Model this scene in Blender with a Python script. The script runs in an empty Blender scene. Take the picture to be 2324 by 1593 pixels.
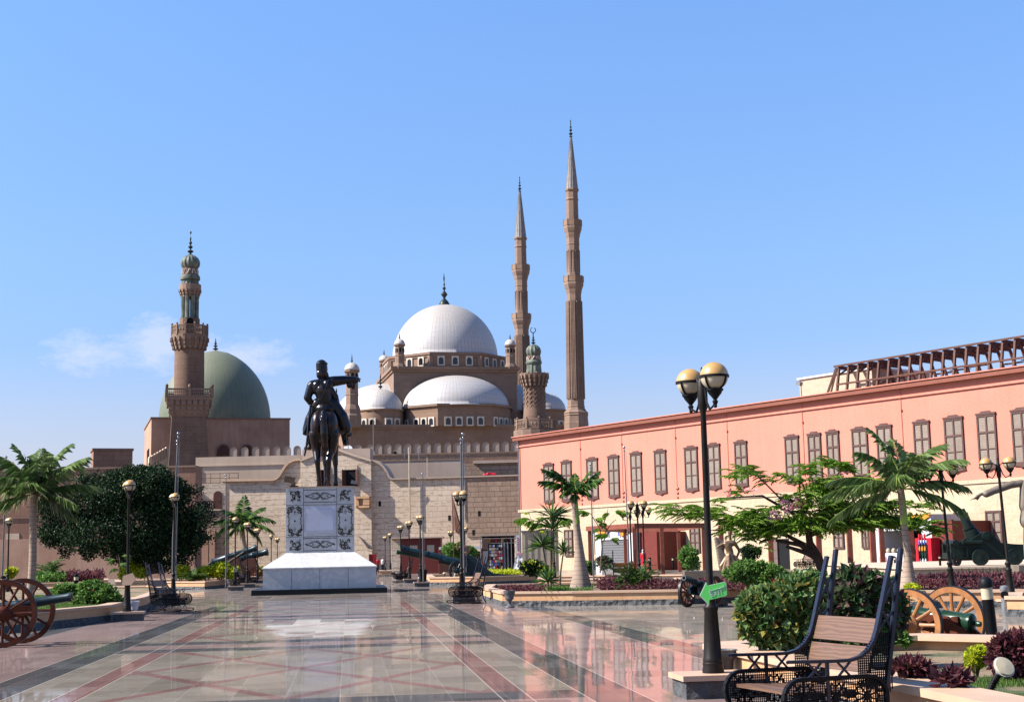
import bpy, math, random
from mathutils import Vector, Matrix, Euler
random.seed(7)
PI=math.pi
sc=bpy.context.scene
col=sc.collection
# ---------------------------------------------------------------- camera model
F=3300.;CX=1162.;CY=796.5;H0=1257.;ROLL=.021;EYE=1.65
PIT=math.atan((H0-CY)/F)
cp,sp=math.cos(PIT),math.sin(PIT);cr,sr=math.cos(ROLL),math.sin(ROLL)
FW=Vector((0,cp,sp));R0=Vector((1,0,0));U0=Vector((0,-sp,cp))
RT=R0*cr-U0*sr;UP=U0*cr+R0*sr
cam=bpy.data.objects.new('camera',bpy.data.cameras.new('camera'));col.objects.link(cam)
M=Matrix((RT,UP,-FW)).transposed().to_4x4();M.translation=Vector((0,0,EYE));cam.matrix_world=M
cam.data.sensor_width=36;cam.data.lens=36*F/2324;cam.data.clip_end=6000;cam.data.clip_start=.1
sc.camera=cam
def ray(px,py):return FW+RT*((px-CX)/F)-UP*((py-CY)/F)
def g(px,py,z=0.):
    d=ray(px,py);t=(z-EYE)/d.z;return Vector((d.x*t,d.y*t,z))
def at(px,py,Y):
    d=ray(px,py);t=Y/d.y;return Vector((d.x*t,Y,EYE+d.z*t))
def gd(px,Y,z=0.):  # point at height z, depth Y, image column px
    y=1257.
    for _ in range(6):
        p=at(px,y,Y);y+=(p.z-z)*F/Y
    p=at(px,y,Y);return Vector((p.x,Y,z))
class Plane:
    def __init__(s,px,Y,yaw):
        s.o=gd(px,Y);s.yaw=math.radians(yaw);s.d=Vector((math.cos(s.yaw),math.sin(s.yaw),0));s.n=Vector((-s.d.y,s.d.x,0))
    def m(s,px,py,off=0.):
        r=ray(px,py);o=s.o+s.n*off
        t=(o-Vector((0,0,EYE))).dot(s.n)/r.dot(s.n)
        p=Vector((0,0,EYE))+r*t
        return (p-o).dot(s.d),p.z
    def w(s,x,y,z=0):return s.o+s.d*x+s.n*y+Vector((0,0,z))
# ---------------------------------------------------------------- materials
KA=.53
def nm(name):
    m=bpy.data.materials.new(name);m.use_nodes=True;nt=m.node_tree;nt.nodes.clear()
    return m,nt
class N:
    def __init__(s,nt):s.t=nt
    def n(s,ty,**k):
        x=s.t.nodes.new(ty)
        for a,v in k.items():
            if a=='i':
                for q,w in v.items():
                    if isinstance(w,bpy.types.NodeSocket):s.t.links.new(w,x.inputs[q])
                    else:x.inputs[q].default_value=w
            else:setattr(x,a,v)
        return x
    def math(s,op,a,b=0,c=0,clamp=False):
        x=s.n('ShaderNodeMath',operation=op,use_clamp=clamp)
        for i,v in enumerate((a,b,c)):
            if isinstance(v,bpy.types.NodeSocket):s.t.links.new(v,x.inputs[i])
            else:x.inputs[i].default_value=v
        return x.outputs[0]
    def mix(s,f,a,b,bt='MIX'):
        x=s.n('ShaderNodeMix',data_type='RGBA',blend_type=bt)
        for i,v in ((0,f),(6,a),(7,b)):
            if isinstance(v,bpy.types.NodeSocket):s.t.links.new(v,x.inputs[i])
            else:x.inputs[i].default_value=v if i==0 else (*v,1) if len(v)==3 else v
        return x.outputs[2]
    def noise(s,vec,scale,detail=4,rough=.55,out=0):
        x=s.n('ShaderNodeTexNoise',i={'Scale':scale,'Detail':detail,'Roughness':rough})
        if vec is not None:s.t.links.new(vec,x.inputs['Vector'])
        return x.outputs[out]
    def ramp(s,f,pts):
        x=s.n('ShaderNodeValToRGB');s.t.links.new(f,x.inputs[0]);e=x.color_ramp.elements
        while len(e)<len(pts):e.new(.5)
        for q,(p,c) in zip(e,pts):
            q.position=p;q.color=(c,c,c,1) if isinstance(c,(int,float)) else (*c,1)
        return x.outputs[0]
    def out(s,col,rough=.7,metal=0,bump=None,bstr=.3,bdist=.02,spec=.5,sub=None,dust=None,**k):
        b=s.n('ShaderNodeBsdfPrincipled')
        if isinstance(col,bpy.types.NodeSocket):
            vm=s.n('ShaderNodeVectorMath',operation='SCALE',i={0:col,'Scale':KA});col=vm.outputs[0]
        for q,v in (('Base Color',col),('Roughness',rough),('Metallic',metal),('Specular IOR Level',spec)):
            if isinstance(v,bpy.types.NodeSocket):s.t.links.new(v,b.inputs[q])
            else:b.inputs[q].default_value=(*v,1) if q=='Base Color' else v
        for q,v in k.items():b.inputs[q.replace('_',' ')].default_value=v
        if bump is not None:
            bp=s.n('ShaderNodeBump',i={'Height':bump,'Strength':bstr,'Distance':bdist});s.t.links.new(bp.outputs[0],b.inputs['Normal'])
        o=s.n('ShaderNodeOutputMaterial');fin=b.outputs[0]
        if dust is not None:
            df=s.n('ShaderNodeBsdfDiffuse',i={'Color':col});mx_=s.n('ShaderNodeMixShader',i={0:dust,1:b.outputs[0],2:df.outputs[0]});fin=mx_.outputs[0]
        s.t.links.new(fin,o.inputs[0]);return b
def tc(n):return n.n('ShaderNodeTexCoord').outputs['Object']
def mp(n,vec,sc=(1,1,1),rot=(0,0,0),loc=(0,0,0)):return n.n('ShaderNodeMapping',i={'Vector':vec,'Scale':sc,'Rotation':rot,'Location':loc}).outputs[0]
def wallvec(n):
    s=n.n('ShaderNodeSeparateXYZ',i={0:tc(n)});a=n.math('ADD',s.outputs[0],s.outputs[1])
    return n.n('ShaderNodeCombineXYZ',i={0:a,1:s.outputs[2],2:0.}).outputs[0]
def plain(name,c,rough=.6,metal=0,var=.15,scale=3.,bump=.0,spec=.25,streak=False,**k):
    m,nt=nm(name);n=N(nt);v=tc(n)
    if streak:v=mp(n,v,(1,1,.12))
    f=n.noise(v,scale,6,.6)
    a=tuple(x*(1-var) for x in c);b=tuple(min(1,x*(1+var)) for x in c)
    cc=n.mix(n.ramp(f,[(.3,0.),(.7,1.)]),a,b)
    r=n.math('ADD',n.math('MULTIPLY',n.noise(tc(n),scale*2.3,3),.25),rough-.12,clamp=True)
    n.out(cc,r,metal,f if bump else None,bump,.02,spec,**k);return m
def masonry(name,c1,c2,mort,bw=.9,bh=.45,ms=.012,stain=(.16,.1,.07),st=.4,bump=.5,rough=.85,sq=.5,patch=None):
    m,nt=nm(name);n=N(nt);v=wallvec(n)
    dist=n.noise(v,.6,3,.5,1)
    vv=n.n('ShaderNodeVectorMath',operation='ADD',i={0:v,1:n.n('ShaderNodeVectorMath',operation='SCALE',i={0:dist,'Scale':.12}).outputs[0]}).outputs[0]
    b=n.n('ShaderNodeTexBrick',offset=.5,offset_frequency=2,squash=1.35,squash_frequency=3,i={'Vector':vv,'Color1':(*c1,1),'Color2':(*c2,1),'Mortar':(*mort,1),'Scale':1.,'Mortar Size':ms,'Mortar Smooth':.3,'Bias':-.1,'Brick Width':bw,'Row Height':bh})
    big=n.ramp(n.noise(v,.13,5,.6),[(.35,0.),(.65,1.)])
    cc=n.mix(n.math('MULTIPLY',big,st),b.outputs[0],stain)
    if patch:
        vo=n.n('ShaderNodeTexBrick',offset=.37,offset_frequency=2,squash=1.,i={'Vector':vv,'Color1':(0,0,0,1),'Color2':(1,1,1,1),'Mortar':(0,0,0,1),'Mortar Size':0.,'Bias':0.,'Brick Width':bw*2,'Row Height':bh})
        cc=n.mix(n.math('MULTIPLY',n.ramp(vo.outputs[0],[(.86,0.),(.9,1.)]),.55),cc,patch)
    strk=n.ramp(n.noise(mp(n,v,(1.3,.1,1)),1.,5,.6),[(.42,0.),(.75,1.)])
    cc=n.mix(n.math('MULTIPLY',strk,st*.8),cc,stain)
    fine=n.noise(tc(n),5.,6,.65)
    cc=n.mix(.35,cc,n.ramp(fine,[(.25,.25),(.75,.9)]),'OVERLAY')
    h=n.math('ADD',n.math('MULTIPLY',b.outputs['Fac'],-1.),n.math('MULTIPLY',fine,.6))
    n.out(cc,rough,0,h,bump,.05,.25);return m
def plaster(name,c,stain,st=.5,rough=.85,sx=1.,scale=.25):
    m,nt=nm(name);n=N(nt);v=wallvec(n)
    f=n.ramp(n.noise(v,scale,6,.62),[(.38,0.),(.68,1.)])
    s=n.ramp(n.noise(mp(n,v,(1.6*sx,.09,1)),1.,5,.6),[(.45,0.),(.72,1.)])
    cc=n.mix(n.math('MULTIPLY',f,st),c,stain);cc=n.mix(n.math('MULTIPLY',s,st*.8),cc,stain)
    fine=n.noise(tc(n),7.,5,.6);cc=n.mix(.2,cc,n.ramp(fine,[(.3,.3),(.7,.8)]),'OVERLAY')
    n.out(cc,rough,0,fine,.15,.02,.25);return m
def leafm(name,cols,rough=.5,trans=.35):
    m,nt=nm(name);n=N(nt);r=n.n('ShaderNodeNewGeometry').outputs['Random Per Island']
    cc=n.ramp(r,[(i/max(1,len(cols)-1),c) for i,c in enumerate(cols)])
    big=n.ramp(n.noise(tc(n),1.3,3),[(.3,.35),(.7,.75)]);cc=n.mix(.45,cc,big,'OVERLAY')
    cc=n.n('ShaderNodeVectorMath',operation='SCALE',i={0:cc,'Scale':KA*1.1}).outputs[0]
    b=n.n('ShaderNodeBsdfPrincipled',i={'Base Color':cc,'Roughness':rough+.1,'Specular IOR Level':.15})
    t=n.n('ShaderNodeBsdfTranslucent',i={'Color':cc});x=n.n('ShaderNodeMixShader',i={0:trans,1:b.outputs[0],2:t.outputs[0]})
    o=n.n('ShaderNodeOutputMaterial');nt.links.new(x.outputs[0],o.inputs[0]);return m
def domem(name,c,line,nseg,nrow,stain,rough=.38,metal=.35,lw=.06,bstr=.5):
    m,nt=nm(name);n=N(nt);v=tc(n);s=n.n('ShaderNodeSeparateXYZ',i={0:v})
    a=n.math('ARCTAN2',s.outputs[1],s.outputs[0]);a=n.math('FRACT',n.math('ADD',n.math('MULTIPLY',a,nseg/(2*PI)),nseg*2+.5))
    d=n.math('ABSOLUTE',n.math('SUBTRACT',a,.5));l1=n.math('LESS_THAN',d,lw)
    el=n.math('ARCTAN2',s.outputs[2],n.math('SQRT',n.math('ADD',n.math('MULTIPLY',s.outputs[0],s.outputs[0]),n.math('MULTIPLY',s.outputs[1],s.outputs[1]))))
    e=n.math('FRACT',n.math('MULTIPLY',el,nrow/(PI/2)));l2=n.math('MULTIPLY',n.math('LESS_THAN',e,.05),.5)
    l=n.math('MAXIMUM',l1,l2)
    f=n.ramp(n.noise(v,.35,5,.6),[(.35,0.),(.7,1.)]);cc=n.mix(n.math('MULTIPLY',f,.5),c,stain)
    top=n.math('MULTIPLY',n.ramp(el,[(.35,0.),(.9,1.)]),.55);cc=n.mix(top,cc,stain)
    cc=n.mix(n.math('MULTIPLY',l,.6),cc,line)
    n.out(cc,rough,metal,l,bstr,.08,.5);return m
MT={}
def build_materials():
    M=MT
    M['fortL']=masonry('red_fort_stone',(.44,.25,.17),(.34,.18,.12),(.22,.12,.08),1.3,.6,stain=(.25,.12,.08),st=.35)
    M['gate']=masonry('tan_ashlar',(1.,.8,.6),(.85,.66,.48),(.5,.36,.25),1.15,.62,.02,stain=(.62,.45,.31),st=.35,patch=(.4,.25,.16),bump=.7)
    M['rough']=masonry('weathered_rubble',(.52,.38,.28),(.42,.3,.22),(.22,.14,.1),.95,.6,.03,stain=(.3,.19,.13),st=.6,bump=1.)
    M['mosque']=masonry('brown_mosque_stone',(.4,.26,.18),(.34,.215,.145),(.25,.155,.105),1.6,.8,.01,stain=(.21,.13,.09),st=.5,bump=.25)
    M['mosque2']=masonry('light_brown_mosque_stone',(.38,.255,.19),(.32,.21,.155),(.24,.155,.11),1.6,.8,.012,stain=(.2,.13,.095),st=.4,bump=.25)
    M['minaret']=masonry('dark_minaret_stone',(.3,.185,.13),(.24,.145,.1),(.4,.27,.2),1.1,.5,.014,stain=(.13,.075,.055),st=.5,bump=.4)
    M['oldplaster']=plaster('ochre_plaster',(.66,.4,.28),(.42,.22,.14),.75)
    M['plaster']=plaster('pale_plaster',(.8,.62,.46),(.6,.42,.3),.45)
    M['plaster2']=plaster('grey_pink_plaster',(.6,.47,.38),(.46,.33,.25),.45)
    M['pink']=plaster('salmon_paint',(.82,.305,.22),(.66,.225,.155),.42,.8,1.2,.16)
    M['pinkshade']=plain('salmon_cornice_shade',(.3,.1,.065),.7,var=.1)  # salmon darkened so the colour carries the shade of the roof overhang
    M['cream']=masonry('cream_limestone',(.68,.54,.39),(.62,.48,.34),(.52,.38,.25),1.3,.55,.01,stain=(.66,.45,.24),st=.35,bump=.25,rough=.75)
    M['shut']=None
    m,nt=nm('louvred_shutter');n=N(nt);v=tc(n);s=n.n('ShaderNodeSeparateXYZ',i={0:v})
    w=n.math('FRACT',n.math('MULTIPLY',s.outputs[2],9.))
    cc=n.mix(n.ramp(w,[(.0,0.),(.5,1.)]),(.2,.145,.11),(.42,.34,.27));ri=n.n('ShaderNodeObjectInfo').outputs['Random'];cc=n.mix(n.math('MULTIPLY',ri,.4),cc,(.16,.12,.1));cc=n.mix(n.math('MULTIPLY',n.ramp(n.noise(v,2.5,5,.6),[(.4,0.),(.7,1.)]),.3),cc,(.14,.1,.08));n.out(cc,.6,0,w,.4,.03);M['shut']=m
    M['frame']=plain('mauve_window_frame',(.14,.07,.06),.6)
    M['white']=plain('white_window_stone',(.8,.7,.6),.7)
    M['glass']=plain('dark_glass',(.015,.017,.02),.15,spec=.6)
    M['dark']=plain('dark_interior',(.008,.008,.01),.9)
    M['lead']=domem('silver_lead_dome',(.66,.63,.63),(.2,.2,.21),88,15,(.66,.58,.48),.5,.12,.05)
    M['lead2']=domem('silver_lead_small_dome',(.66,.63,.63),(.2,.2,.21),40,8,(.66,.58,.48),.5,.12,.05)
    M['green']=domem('green_glazed_dome',(.135,.165,.1),(.05,.07,.05),60,34,(.27,.28,.17),.55,0,.03,.35)
    M['teal']=plain('weathered_teal_tiles',(.17,.195,.155),.6,var=.55,scale=1.2,bump=.3)
    M['finial']=plain('dark_bronze_finial',(.045,.06,.055),.45,.4)
    M['sand']=masonry('planter_sandstone',(.85,.52,.29),(.75,.44,.23),(.55,.31,.17),1.6,.9,.006,stain=(.75,.33,.15),st=.55,bump=.15,rough=.6)
    M['cap']=plain('sandstone_coping',(.74,.5,.34),.55,var=.12,scale=1.5,bump=.05)
    m,nt=nm('rough_basalt');n=N(nt);v=tc(n);x=n.n('ShaderNodeTexVoronoi',i={'Vector':v,'Scale':6.});f=n.noise(v,9.,6,.65)
    n.out(n.mix(f,(.05,.055,.06),(.16,.165,.17)),.75,0,n.math('ADD',x.outputs[0],f),1.,.08);M['basalt']=m
    m,nt=nm('veined_marble');n=N(nt);v=tc(n);d=n.noise(v,1.2,5,.6,1);vv=n.n('ShaderNodeVectorMath',operation='ADD',i={0:v,1:d}).outputs[0]
    f=n.noise(vv,1.6,7,.7);x=n.ramp(f,[(.40,0.),(.5,1.),(.58,0.)])
    cc=n.mix(n.math('MULTIPLY',x,.5),(.88,.85,.82),(.45,.44,.43));cc=n.mix(n.ramp(n.noise(v,.5,3),[(.4,0.),(.7,.35)]),cc,(.8,.78,.76))
    n.out(cc,.3);M['marble']=m
    M['panelw']=plain('smooth_lilac_grey_marble',(.8,.8,.92),.35,var=.04)
    M['inlay']=plain('dark_inlay',(.05,.045,.035),.5,var=.3,scale=8)
    M['granite']=plain('black_granite',(.01,.011,.013),.4,var=.3,scale=20,spec=.2)
    m,nt=nm('dark_bronze');n=N(nt);v=tc(n);f=n.noise(v,1.6,5,.6)
    n.out(n.mix(n.ramp(f,[(.5,0.),(.76,1.)]),(.014,.013,.016),(.1,.036,.016)),n.math('ADD',n.math('MULTIPLY',f,.2),.16),.5,n.noise(v,7.,3),.12,.03);M['bronze']=m
    M['bronze2']=plain('warm_bronze',(.26,.165,.1),.38,.5,var=.35,scale=3,bump=.1)
    M['terra']=plain('terracotta_bronze',(.3,.15,.1),.5,.1,var=.3,scale=2)
    M['clay']=plain('grey_brown_statue',(.25,.2,.155),.6,.1,var=.3,scale=1.5,bump=.1)
    M['iron']=plain('black_iron',(.01,.01,.012),.5,.0,var=.3,scale=6,spec=.12)
    M['navy']=plain('navy_black_iron',(.016,.02,.042),.32,.0,var=.3,scale=6,spec=.35)
    M['pole']=plain('lamp_post_paint',(.018,.014,.012),.45,.0,var=.4,scale=5,spec=.15)
    M['globe']=plain('yellowed_globe',(.7,.4,.12),.35,var=.16,scale=6,spec=.6)
    M['globeb']=plain('milky_globe',(.7,.6,.42),.3,var=.1,scale=4)
    M['gold']=plain('brass',(.5,.35,.12),.3,.8)
    M['steel']=plain('galvanised_steel',(.3,.3,.31),.45,.4,var=.2,scale=8)
    M['silver']=plain('silver_painted_metal',(.17,.17,.18),.5,.2,var=.15,scale=5)
    M['chrome']=plain('polished_steel',(.6,.6,.62),.15,.95)
    m,nt=nm('bench_wood');n=N(nt);v=tc(n);w=n.n('ShaderNodeTexWave',wave_type='RINGS',i={'Vector':mp(n,v,(.9,3,6)),'Scale':1.6,'Distortion':9.,'Detail':3.,'Detail Scale':1.2})
    n.out(n.mix(w.outputs[0],(.15,.075,.042),(.23,.12,.07)),.5,0,w.outputs[0],.1,.005);M['wood']=m
    M['wheelred']=plain('red_brown_wheel_wood',(.13,.032,.015),.5,var=.4,scale=5,spec=.12)
    M['wheelyel']=plain('orange_varnished_wood',(.46,.19,.065),.45,var=.3,scale=5)
    M['wheeldk']=plain('dark_wheel_wood',(.11,.045,.03),.4,var=.3,scale=6)
    M['tyre']=plain('iron_tyre',(.03,.025,.025),.45,.4)
    M['gun']=plain('teal_black_gun_paint',(.008,.03,.04),.35,.0,var=.3,scale=4,spec=.25)
    M['gungrn']=plain('green_gun_paint',(.018,.06,.03),.28,.1,var=.3,scale=4)
    M['mortar']=plain('dark_green_gun_paint',(.012,.024,.02),.5,.0,var=.4,scale=3,spec=.15)
    M['rust']=plain('rust_brown_steel',(.13,.05,.032),.6,var=.25,scale=4)
    M['maroon']=plain('maroon_panel',(.2,.035,.025),.6,var=.12)
    M['pergola']=plain('red_brown_timber',(.3,.085,.05),.5,var=.2)
    M['door']=plain('crimson_panel',(.38,.02,.025),.5)
    M['red']=plain('bright_red_paint',(.7,.02,.04),.35)
    M['whitep']=plain('white_paint',(.8,.8,.82),.5,var=.05)
    M['orange']=plain('orange_fascia',(.75,.32,.03),.5,var=.3,scale=2)
    M['bluep']=plain('blue_paint',(.05,.1,.4),.5)
    M['creamp']=plain('cream_panel',(.6,.5,.36),.6)
    M['signg']=plain('green_sign',(.2,1.,.2),.4,var=.03)
    M['skin']=plain('skin',(.35,.2,.14),.6)
    M['soil']=plain('dry_soil',(.22,.14,.085),.95,var=.35,scale=4,bump=.6)
    M['doorw']=plain('old_mauve_door_wood',(.2,.14,.125),.7,var=.2,scale=5,streak=True)
    M['brownw']=plain('brown_balcony_wood',(.12,.045,.03),.6)
    m,nt=nm('lawn_soil');n=N(nt);v=tc(n);f=n.ramp(n.noise(v,.9,5,.6),[(.4,0.),(.52,1.)])
    n.out(n.mix(f,n.mix(n.noise(v,30.,3),(.05,.08,.02),(.11,.14,.04)),(.34,.23,.13)),.95,0,n.noise(v,40.,3),.8,.03);M['lawn']=m
    m,nt=nm('palm_trunk');n=N(nt);v=tc(n);s=n.n('ShaderNodeSeparateXYZ',i={0:v});w=n.math('FRACT',n.math('ADD',n.math('MULTIPLY',s.outputs[2],7.),n.math('MULTIPLY',n.noise(v,3.,2),.6)))
    n.out(n.mix(n.ramp(w,[(0.,0.),(.25,1.)]),(.2,.125,.085),n.mix(n.noise(v,5.),(.36,.25,.18),(.5,.38,.29))),.8,0,w,.4,.03);M['ptrunk']=m
    M['shaft']=plain('green_crownshaft',(.34,.48,.07),.4,var=.3)
    M['bark']=plain('dark_bark',(.07,.04,.03),.8,var=.3,scale=6,bump=.4)
    M['ficus']=leafm('dark_glossy_leaves',[(.008,.022,.01),(.018,.045,.016),(.045,.1,.03)],.4,.2)
    M['flame']=leafm('bright_feathery_leaves',[(.1,.22,.02),(.2,.42,.03),(.36,.6,.06),(.14,.3,.03)],.5,.5)
    M['palm']=leafm('palm_leaflets',[(.07,.13,.03),(.16,.26,.07),(.36,.46,.2)],.35,.3)
    M['palmd']=leafm('deep_green_palm_leaflets',[(.02,.06,.025),(.06,.14,.04),(.2,.36,.05)],.35,.3)
    M['palmdry']=leafm('dry_palm_leaflets',[(.2,.13,.06),(.26,.18,.08)],.6,.2)
    M['shrub']=leafm('mid_green_leaves',[(.06,.15,.03),(.13,.28,.05),(.26,.44,.1),(.09,.18,.04)],.45,.35)
    M['bush']=leafm('speckled_bush_leaves',[(.05,.13,.04),(.1,.23,.07),(.22,.36,.12),(.34,.5,.2),(.45,.36,.08),(.07,.17,.05)],.4,.35)
    M['bushr']=leafm('purple_green_leaves',[(.06,.14,.05),(.1,.2,.06),(.16,.06,.08),(.08,.18,.06),(.05,.12,.04),(.2,.07,.1),(.16,.28,.1)],.4,.3)
    M['lime']=leafm('lime_yellow_leaves',[(.38,.5,.02),(.65,.75,.03),(.9,.9,.07),(.3,.42,.02)],.5,.45)
    M['purple']=leafm('purple_leaves',[(.07,.02,.03),(.15,.04,.06),(.3,.11,.11),(.06,.03,.03)],.45,.3)
    M['flower']=leafm('pink_blossom',[(1.,.24,.36),(1.,.5,.56),(1.,.8,.78)],.6,.4)
    M['redleaf']=leafm('red_leaves',[(.4,.02,.04),(.5,.05,.08)],.5,.4)
    M['grass']=leafm('grass_blades',[(.08,.16,.03),(.14,.25,.05),(.22,.3,.09)],.6,.4)
    M['stem']=plain('plant_stem',(.2,.14,.09),.8)
    return
build_materials()
# ---------------------------------------------------------------- mesh builder
class MB:
    def __init__(s):s.v=[];s.f=[]
    def add(s,v,f):
        o=len(s.v);s.v+= [tuple(p) for p in v];s.f+=[tuple(i+o for i in q) for q in f];return s
    def box(s,x0,x1,y0,y1,z0,z1,m=None):
        v=[(x,y,z) for z in (z0,z1) for y in (y0,y1) for x in (x0,x1)]
        if m is not None:v=[m@Vector(p) for p in v]
        return s.add(v,[(0,2,3,1),(4,5,7,6),(0,1,5,4),(2,6,7,3),(0,4,6,2),(1,3,7,5)])
    def cbox(s,c,sz,rot=(0,0,0)):
        m=Matrix.Translation(c)@Euler(rot).to_matrix().to_4x4();a,b,d=[q/2 for q in sz]
        return s.box(-a,a,-b,b,-d,d,m)
    def lathe(s,prof,n=24,c=(0,0,0),a0=0,a1=2*PI,mod=None,rotz=0,m=None):
        full=abs(a1-a0-2*PI)<1e-6;k=n if full else n+1;v=[]
        for r,z in prof:
            for i in range(k):
                a=a0+(a1-a0)*i/n+rotz;rr=r*(mod(a,z) if mod else 1)
                p=Vector((c[0]+rr*math.cos(a),c[1]+rr*math.sin(a),c[2]+z));v.append(m@p if m is not None else p)
        f=[]
        for j in range(len(prof)-1):
            for i in range(n):
                i2=(i+1)%k;f.append((j*k+i,j*k+i2,(j+1)*k+i2,(j+1)*k+i))
        if full and prof[0]!=prof[-1]:
            if prof[0][0]>1e-4:f.append(tuple(range(k))[::-1])
            if prof[-1][0]>1e-4:f.append(tuple((len(prof)-1)*k+i for i in range(k)))
        return s.add(v,f)
    def tube(s,pts,r,n=8,cap=True):
        pts=[Vector(p) for p in pts];R=r if isinstance(r,(list,tuple)) else [r]*len(pts)
        v=[];t0=(pts[1]-pts[0]).normalized();u=t0.orthogonal().normalized()
        for i,p in enumerate(pts):
            t=(pts[min(i+1,len(pts)-1)]-pts[max(i-1,0)]).normalized()
            u=(u-t*u.dot(t)).normalized();w=t.cross(u)
            for k in range(n):
                a=2*PI*k/n;v.append(p+(u*math.cos(a)+w*math.sin(a))*R[i])
        f=[(j*n+k,j*n+(k+1)%n,(j+1)*n+(k+1)%n,(j+1)*n+k) for j in range(len(pts)-1) for k in range(n)]
        if cap:f+= [tuple(range(n))[::-1],tuple((len(pts)-1)*n+k for k in range(n))]
        return s.add(v,f)
    def bar(s,p,q,w,h=None):
        p,q=Vector(p),Vector(q);d=q-p;L=d.length;h=h or w
        rot=d.to_track_quat('X','Z').to_matrix().to_4x4();m=Matrix.Translation(p)@rot
        return s.box(0,L,-w/2,w/2,-h/2,h/2,m)
    def ell(s,c,r,n=16,m=12,rot=None):
        c=Vector(c);r=(r,r,r) if not isinstance(r,(tuple,list)) else r
        rm=Euler(rot).to_matrix() if rot else None;v=[]
        for j in range(1,m):
            ph=PI*j/m
            for i in range(n):
                a=2*PI*i/n;p=Vector((r[0]*math.sin(ph)*math.cos(a),r[1]*math.sin(ph)*math.sin(a),-r[2]*math.cos(ph)))
                v.append(c+(rm@p if rm else p))
        a,b=Vector((0,0,-r[2])),Vector((0,0,r[2]))
        v+=[c+(rm@a if rm else a),c+(rm@b if rm else b)];f=[]
        for j in range(m-2):
            for i in range(n):f.append((j*n+i,j*n+(i+1)%n,(j+1)*n+(i+1)%n,(j+1)*n+i))
        B=len(v)-2
        for i in range(n):f.append((B,(i+1)%n,i));f.append((B+1,(m-2)*n+i,(m-2)*n+(i+1)%n))
        return s.add(v,f)
    def caps(s,p,r1,q,r2,n=12):   # tapered capsule
        p,q=Vector(p),Vector(q);d=(q-p);L=d.length
        if L<1e-5:return s.ell(p,r1)
        d/=L;P=[];R=[]
        for k in range(5):
            a=PI/2*k/4;P.append(p-d*(r1*math.cos(a)));R.append(max(r1*math.sin(a),1e-4))
        for k in range(1,5):
            t=k/5;P.append(p+d*L*t);R.append(r1+(r2-r1)*t)
        for k in range(5):
            a=PI/2*k/4;P.append(q+d*(r2*math.sin(a)));R.append(max(r2*math.cos(a),1e-4))
        return s.tube(P,R,n)
    def prism(s,poly,a,b,axis='y',m=None):  # poly in (x,z) extruded along y (axis y) or (x,y) along z, or (y,z) along x
        def P(u,w,t):
            p=Vector((u,t,w) if axis=='y' else (u,w,t) if axis=='z' else (t,u,w));return m@p if m is not None else p
        n=len(poly);v=[P(u,w,a) for u,w in poly]+[P(u,w,b) for u,w in poly]
        f=[tuple(range(n)),tuple(range(2*n-1,n-1,-1))]+[(i,n+i,n+(i+1)%n,(i+1)%n) for i in range(n)]
        return s.add(v,f)
    def build(s,name,mat,parent=None,smooth=False,loc=(0,0,0),rz=0,fix=True):
        me=bpy.data.meshes.new(name);me.from_pydata(s.v,[],s.f);me.validate()
        if fix and len(s.f)<60000:
            import bmesh
            bm=bmesh.new();bm.from_mesh(me);bmesh.ops.recalc_face_normals(bm,faces=bm.faces);bm.to_mesh(me);bm.free()
        if smooth:
            me.polygons.foreach_set('use_smooth',[True]*len(me.polygons))
            if smooth!='all':me.set_sharp_from_angle(angle=math.radians(38))
        me.materials.append(MT[mat] if isinstance(mat,str) else mat)
        o=bpy.data.objects.new(name,me);col.objects.link(o);o.location=loc;o.rotation_euler=(0,0,rz)
        if parent:o.parent=parent
        return o
def empty(name,label,cat,loc=(0,0,0),rz=0,group=None):
    o=bpy.data.objects.new(name,None);col.objects.link(o);o.empty_display_size=.2
    o.location=loc;o.rotation_euler=(0,0,rz);o['label']=label;o['category']=cat;o['kind']='thing'
    if group:o['group']=group
    return o
def tag(o,label,cat,group=None,kind=None):
    if label:o['label']=label
    if cat:o['category']=cat
    if group:o['group']=group
    if kind:o['kind']=kind
    return o
def copy_tree(o,parent=None):
    c=o.copy();col.objects.link(c)
    if parent:c.parent=parent
    for ch in [q for q in KIDS(o)]:copy_tree(ch,c)
    return c
def KIDS(o):return [q for q in list(o.children)]
def rough_blob(mb,name,mat,parent,vox=.03,sm=4,loc=(0,0,0),scale=None,rz=0,disp=None):
    """fuse overlapping solids into one continuous surface"""
    me=bpy.data.meshes.new(name+'_src');me.from_pydata(mb.v,[],mb.f);me.validate()
    import bmesh
    bm=bmesh.new();bm.from_mesh(me);bmesh.ops.recalc_face_normals(bm,faces=bm.faces);bm.to_mesh(me);bm.free()
    o=bpy.data.objects.new(name,me);col.objects.link(o)
    r=o.modifiers.new('r','REMESH');r.mode='VOXEL';r.voxel_size=vox
    if sm:
        q=o.modifiers.new('s','SMOOTH');q.iterations=sm;q.factor=.5
    dg=bpy.context.evaluated_depsgraph_get();dg.update()
    nmx=bpy.data.meshes.new_from_object(o.evaluated_get(dg))
    o.modifiers.clear();o.data=nmx;bpy.data.meshes.remove(me);nmx.name=name
    nmx.polygons.foreach_set('use_smooth',[True]*len(nmx.polygons))
    nmx.materials.clear();nmx.materials.append(MT[mat]);o.location=loc;o.rotation_euler=(0,0,rz)
    if scale:o.scale=(scale,)*3
    if parent:o.parent=parent
    return o
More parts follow.
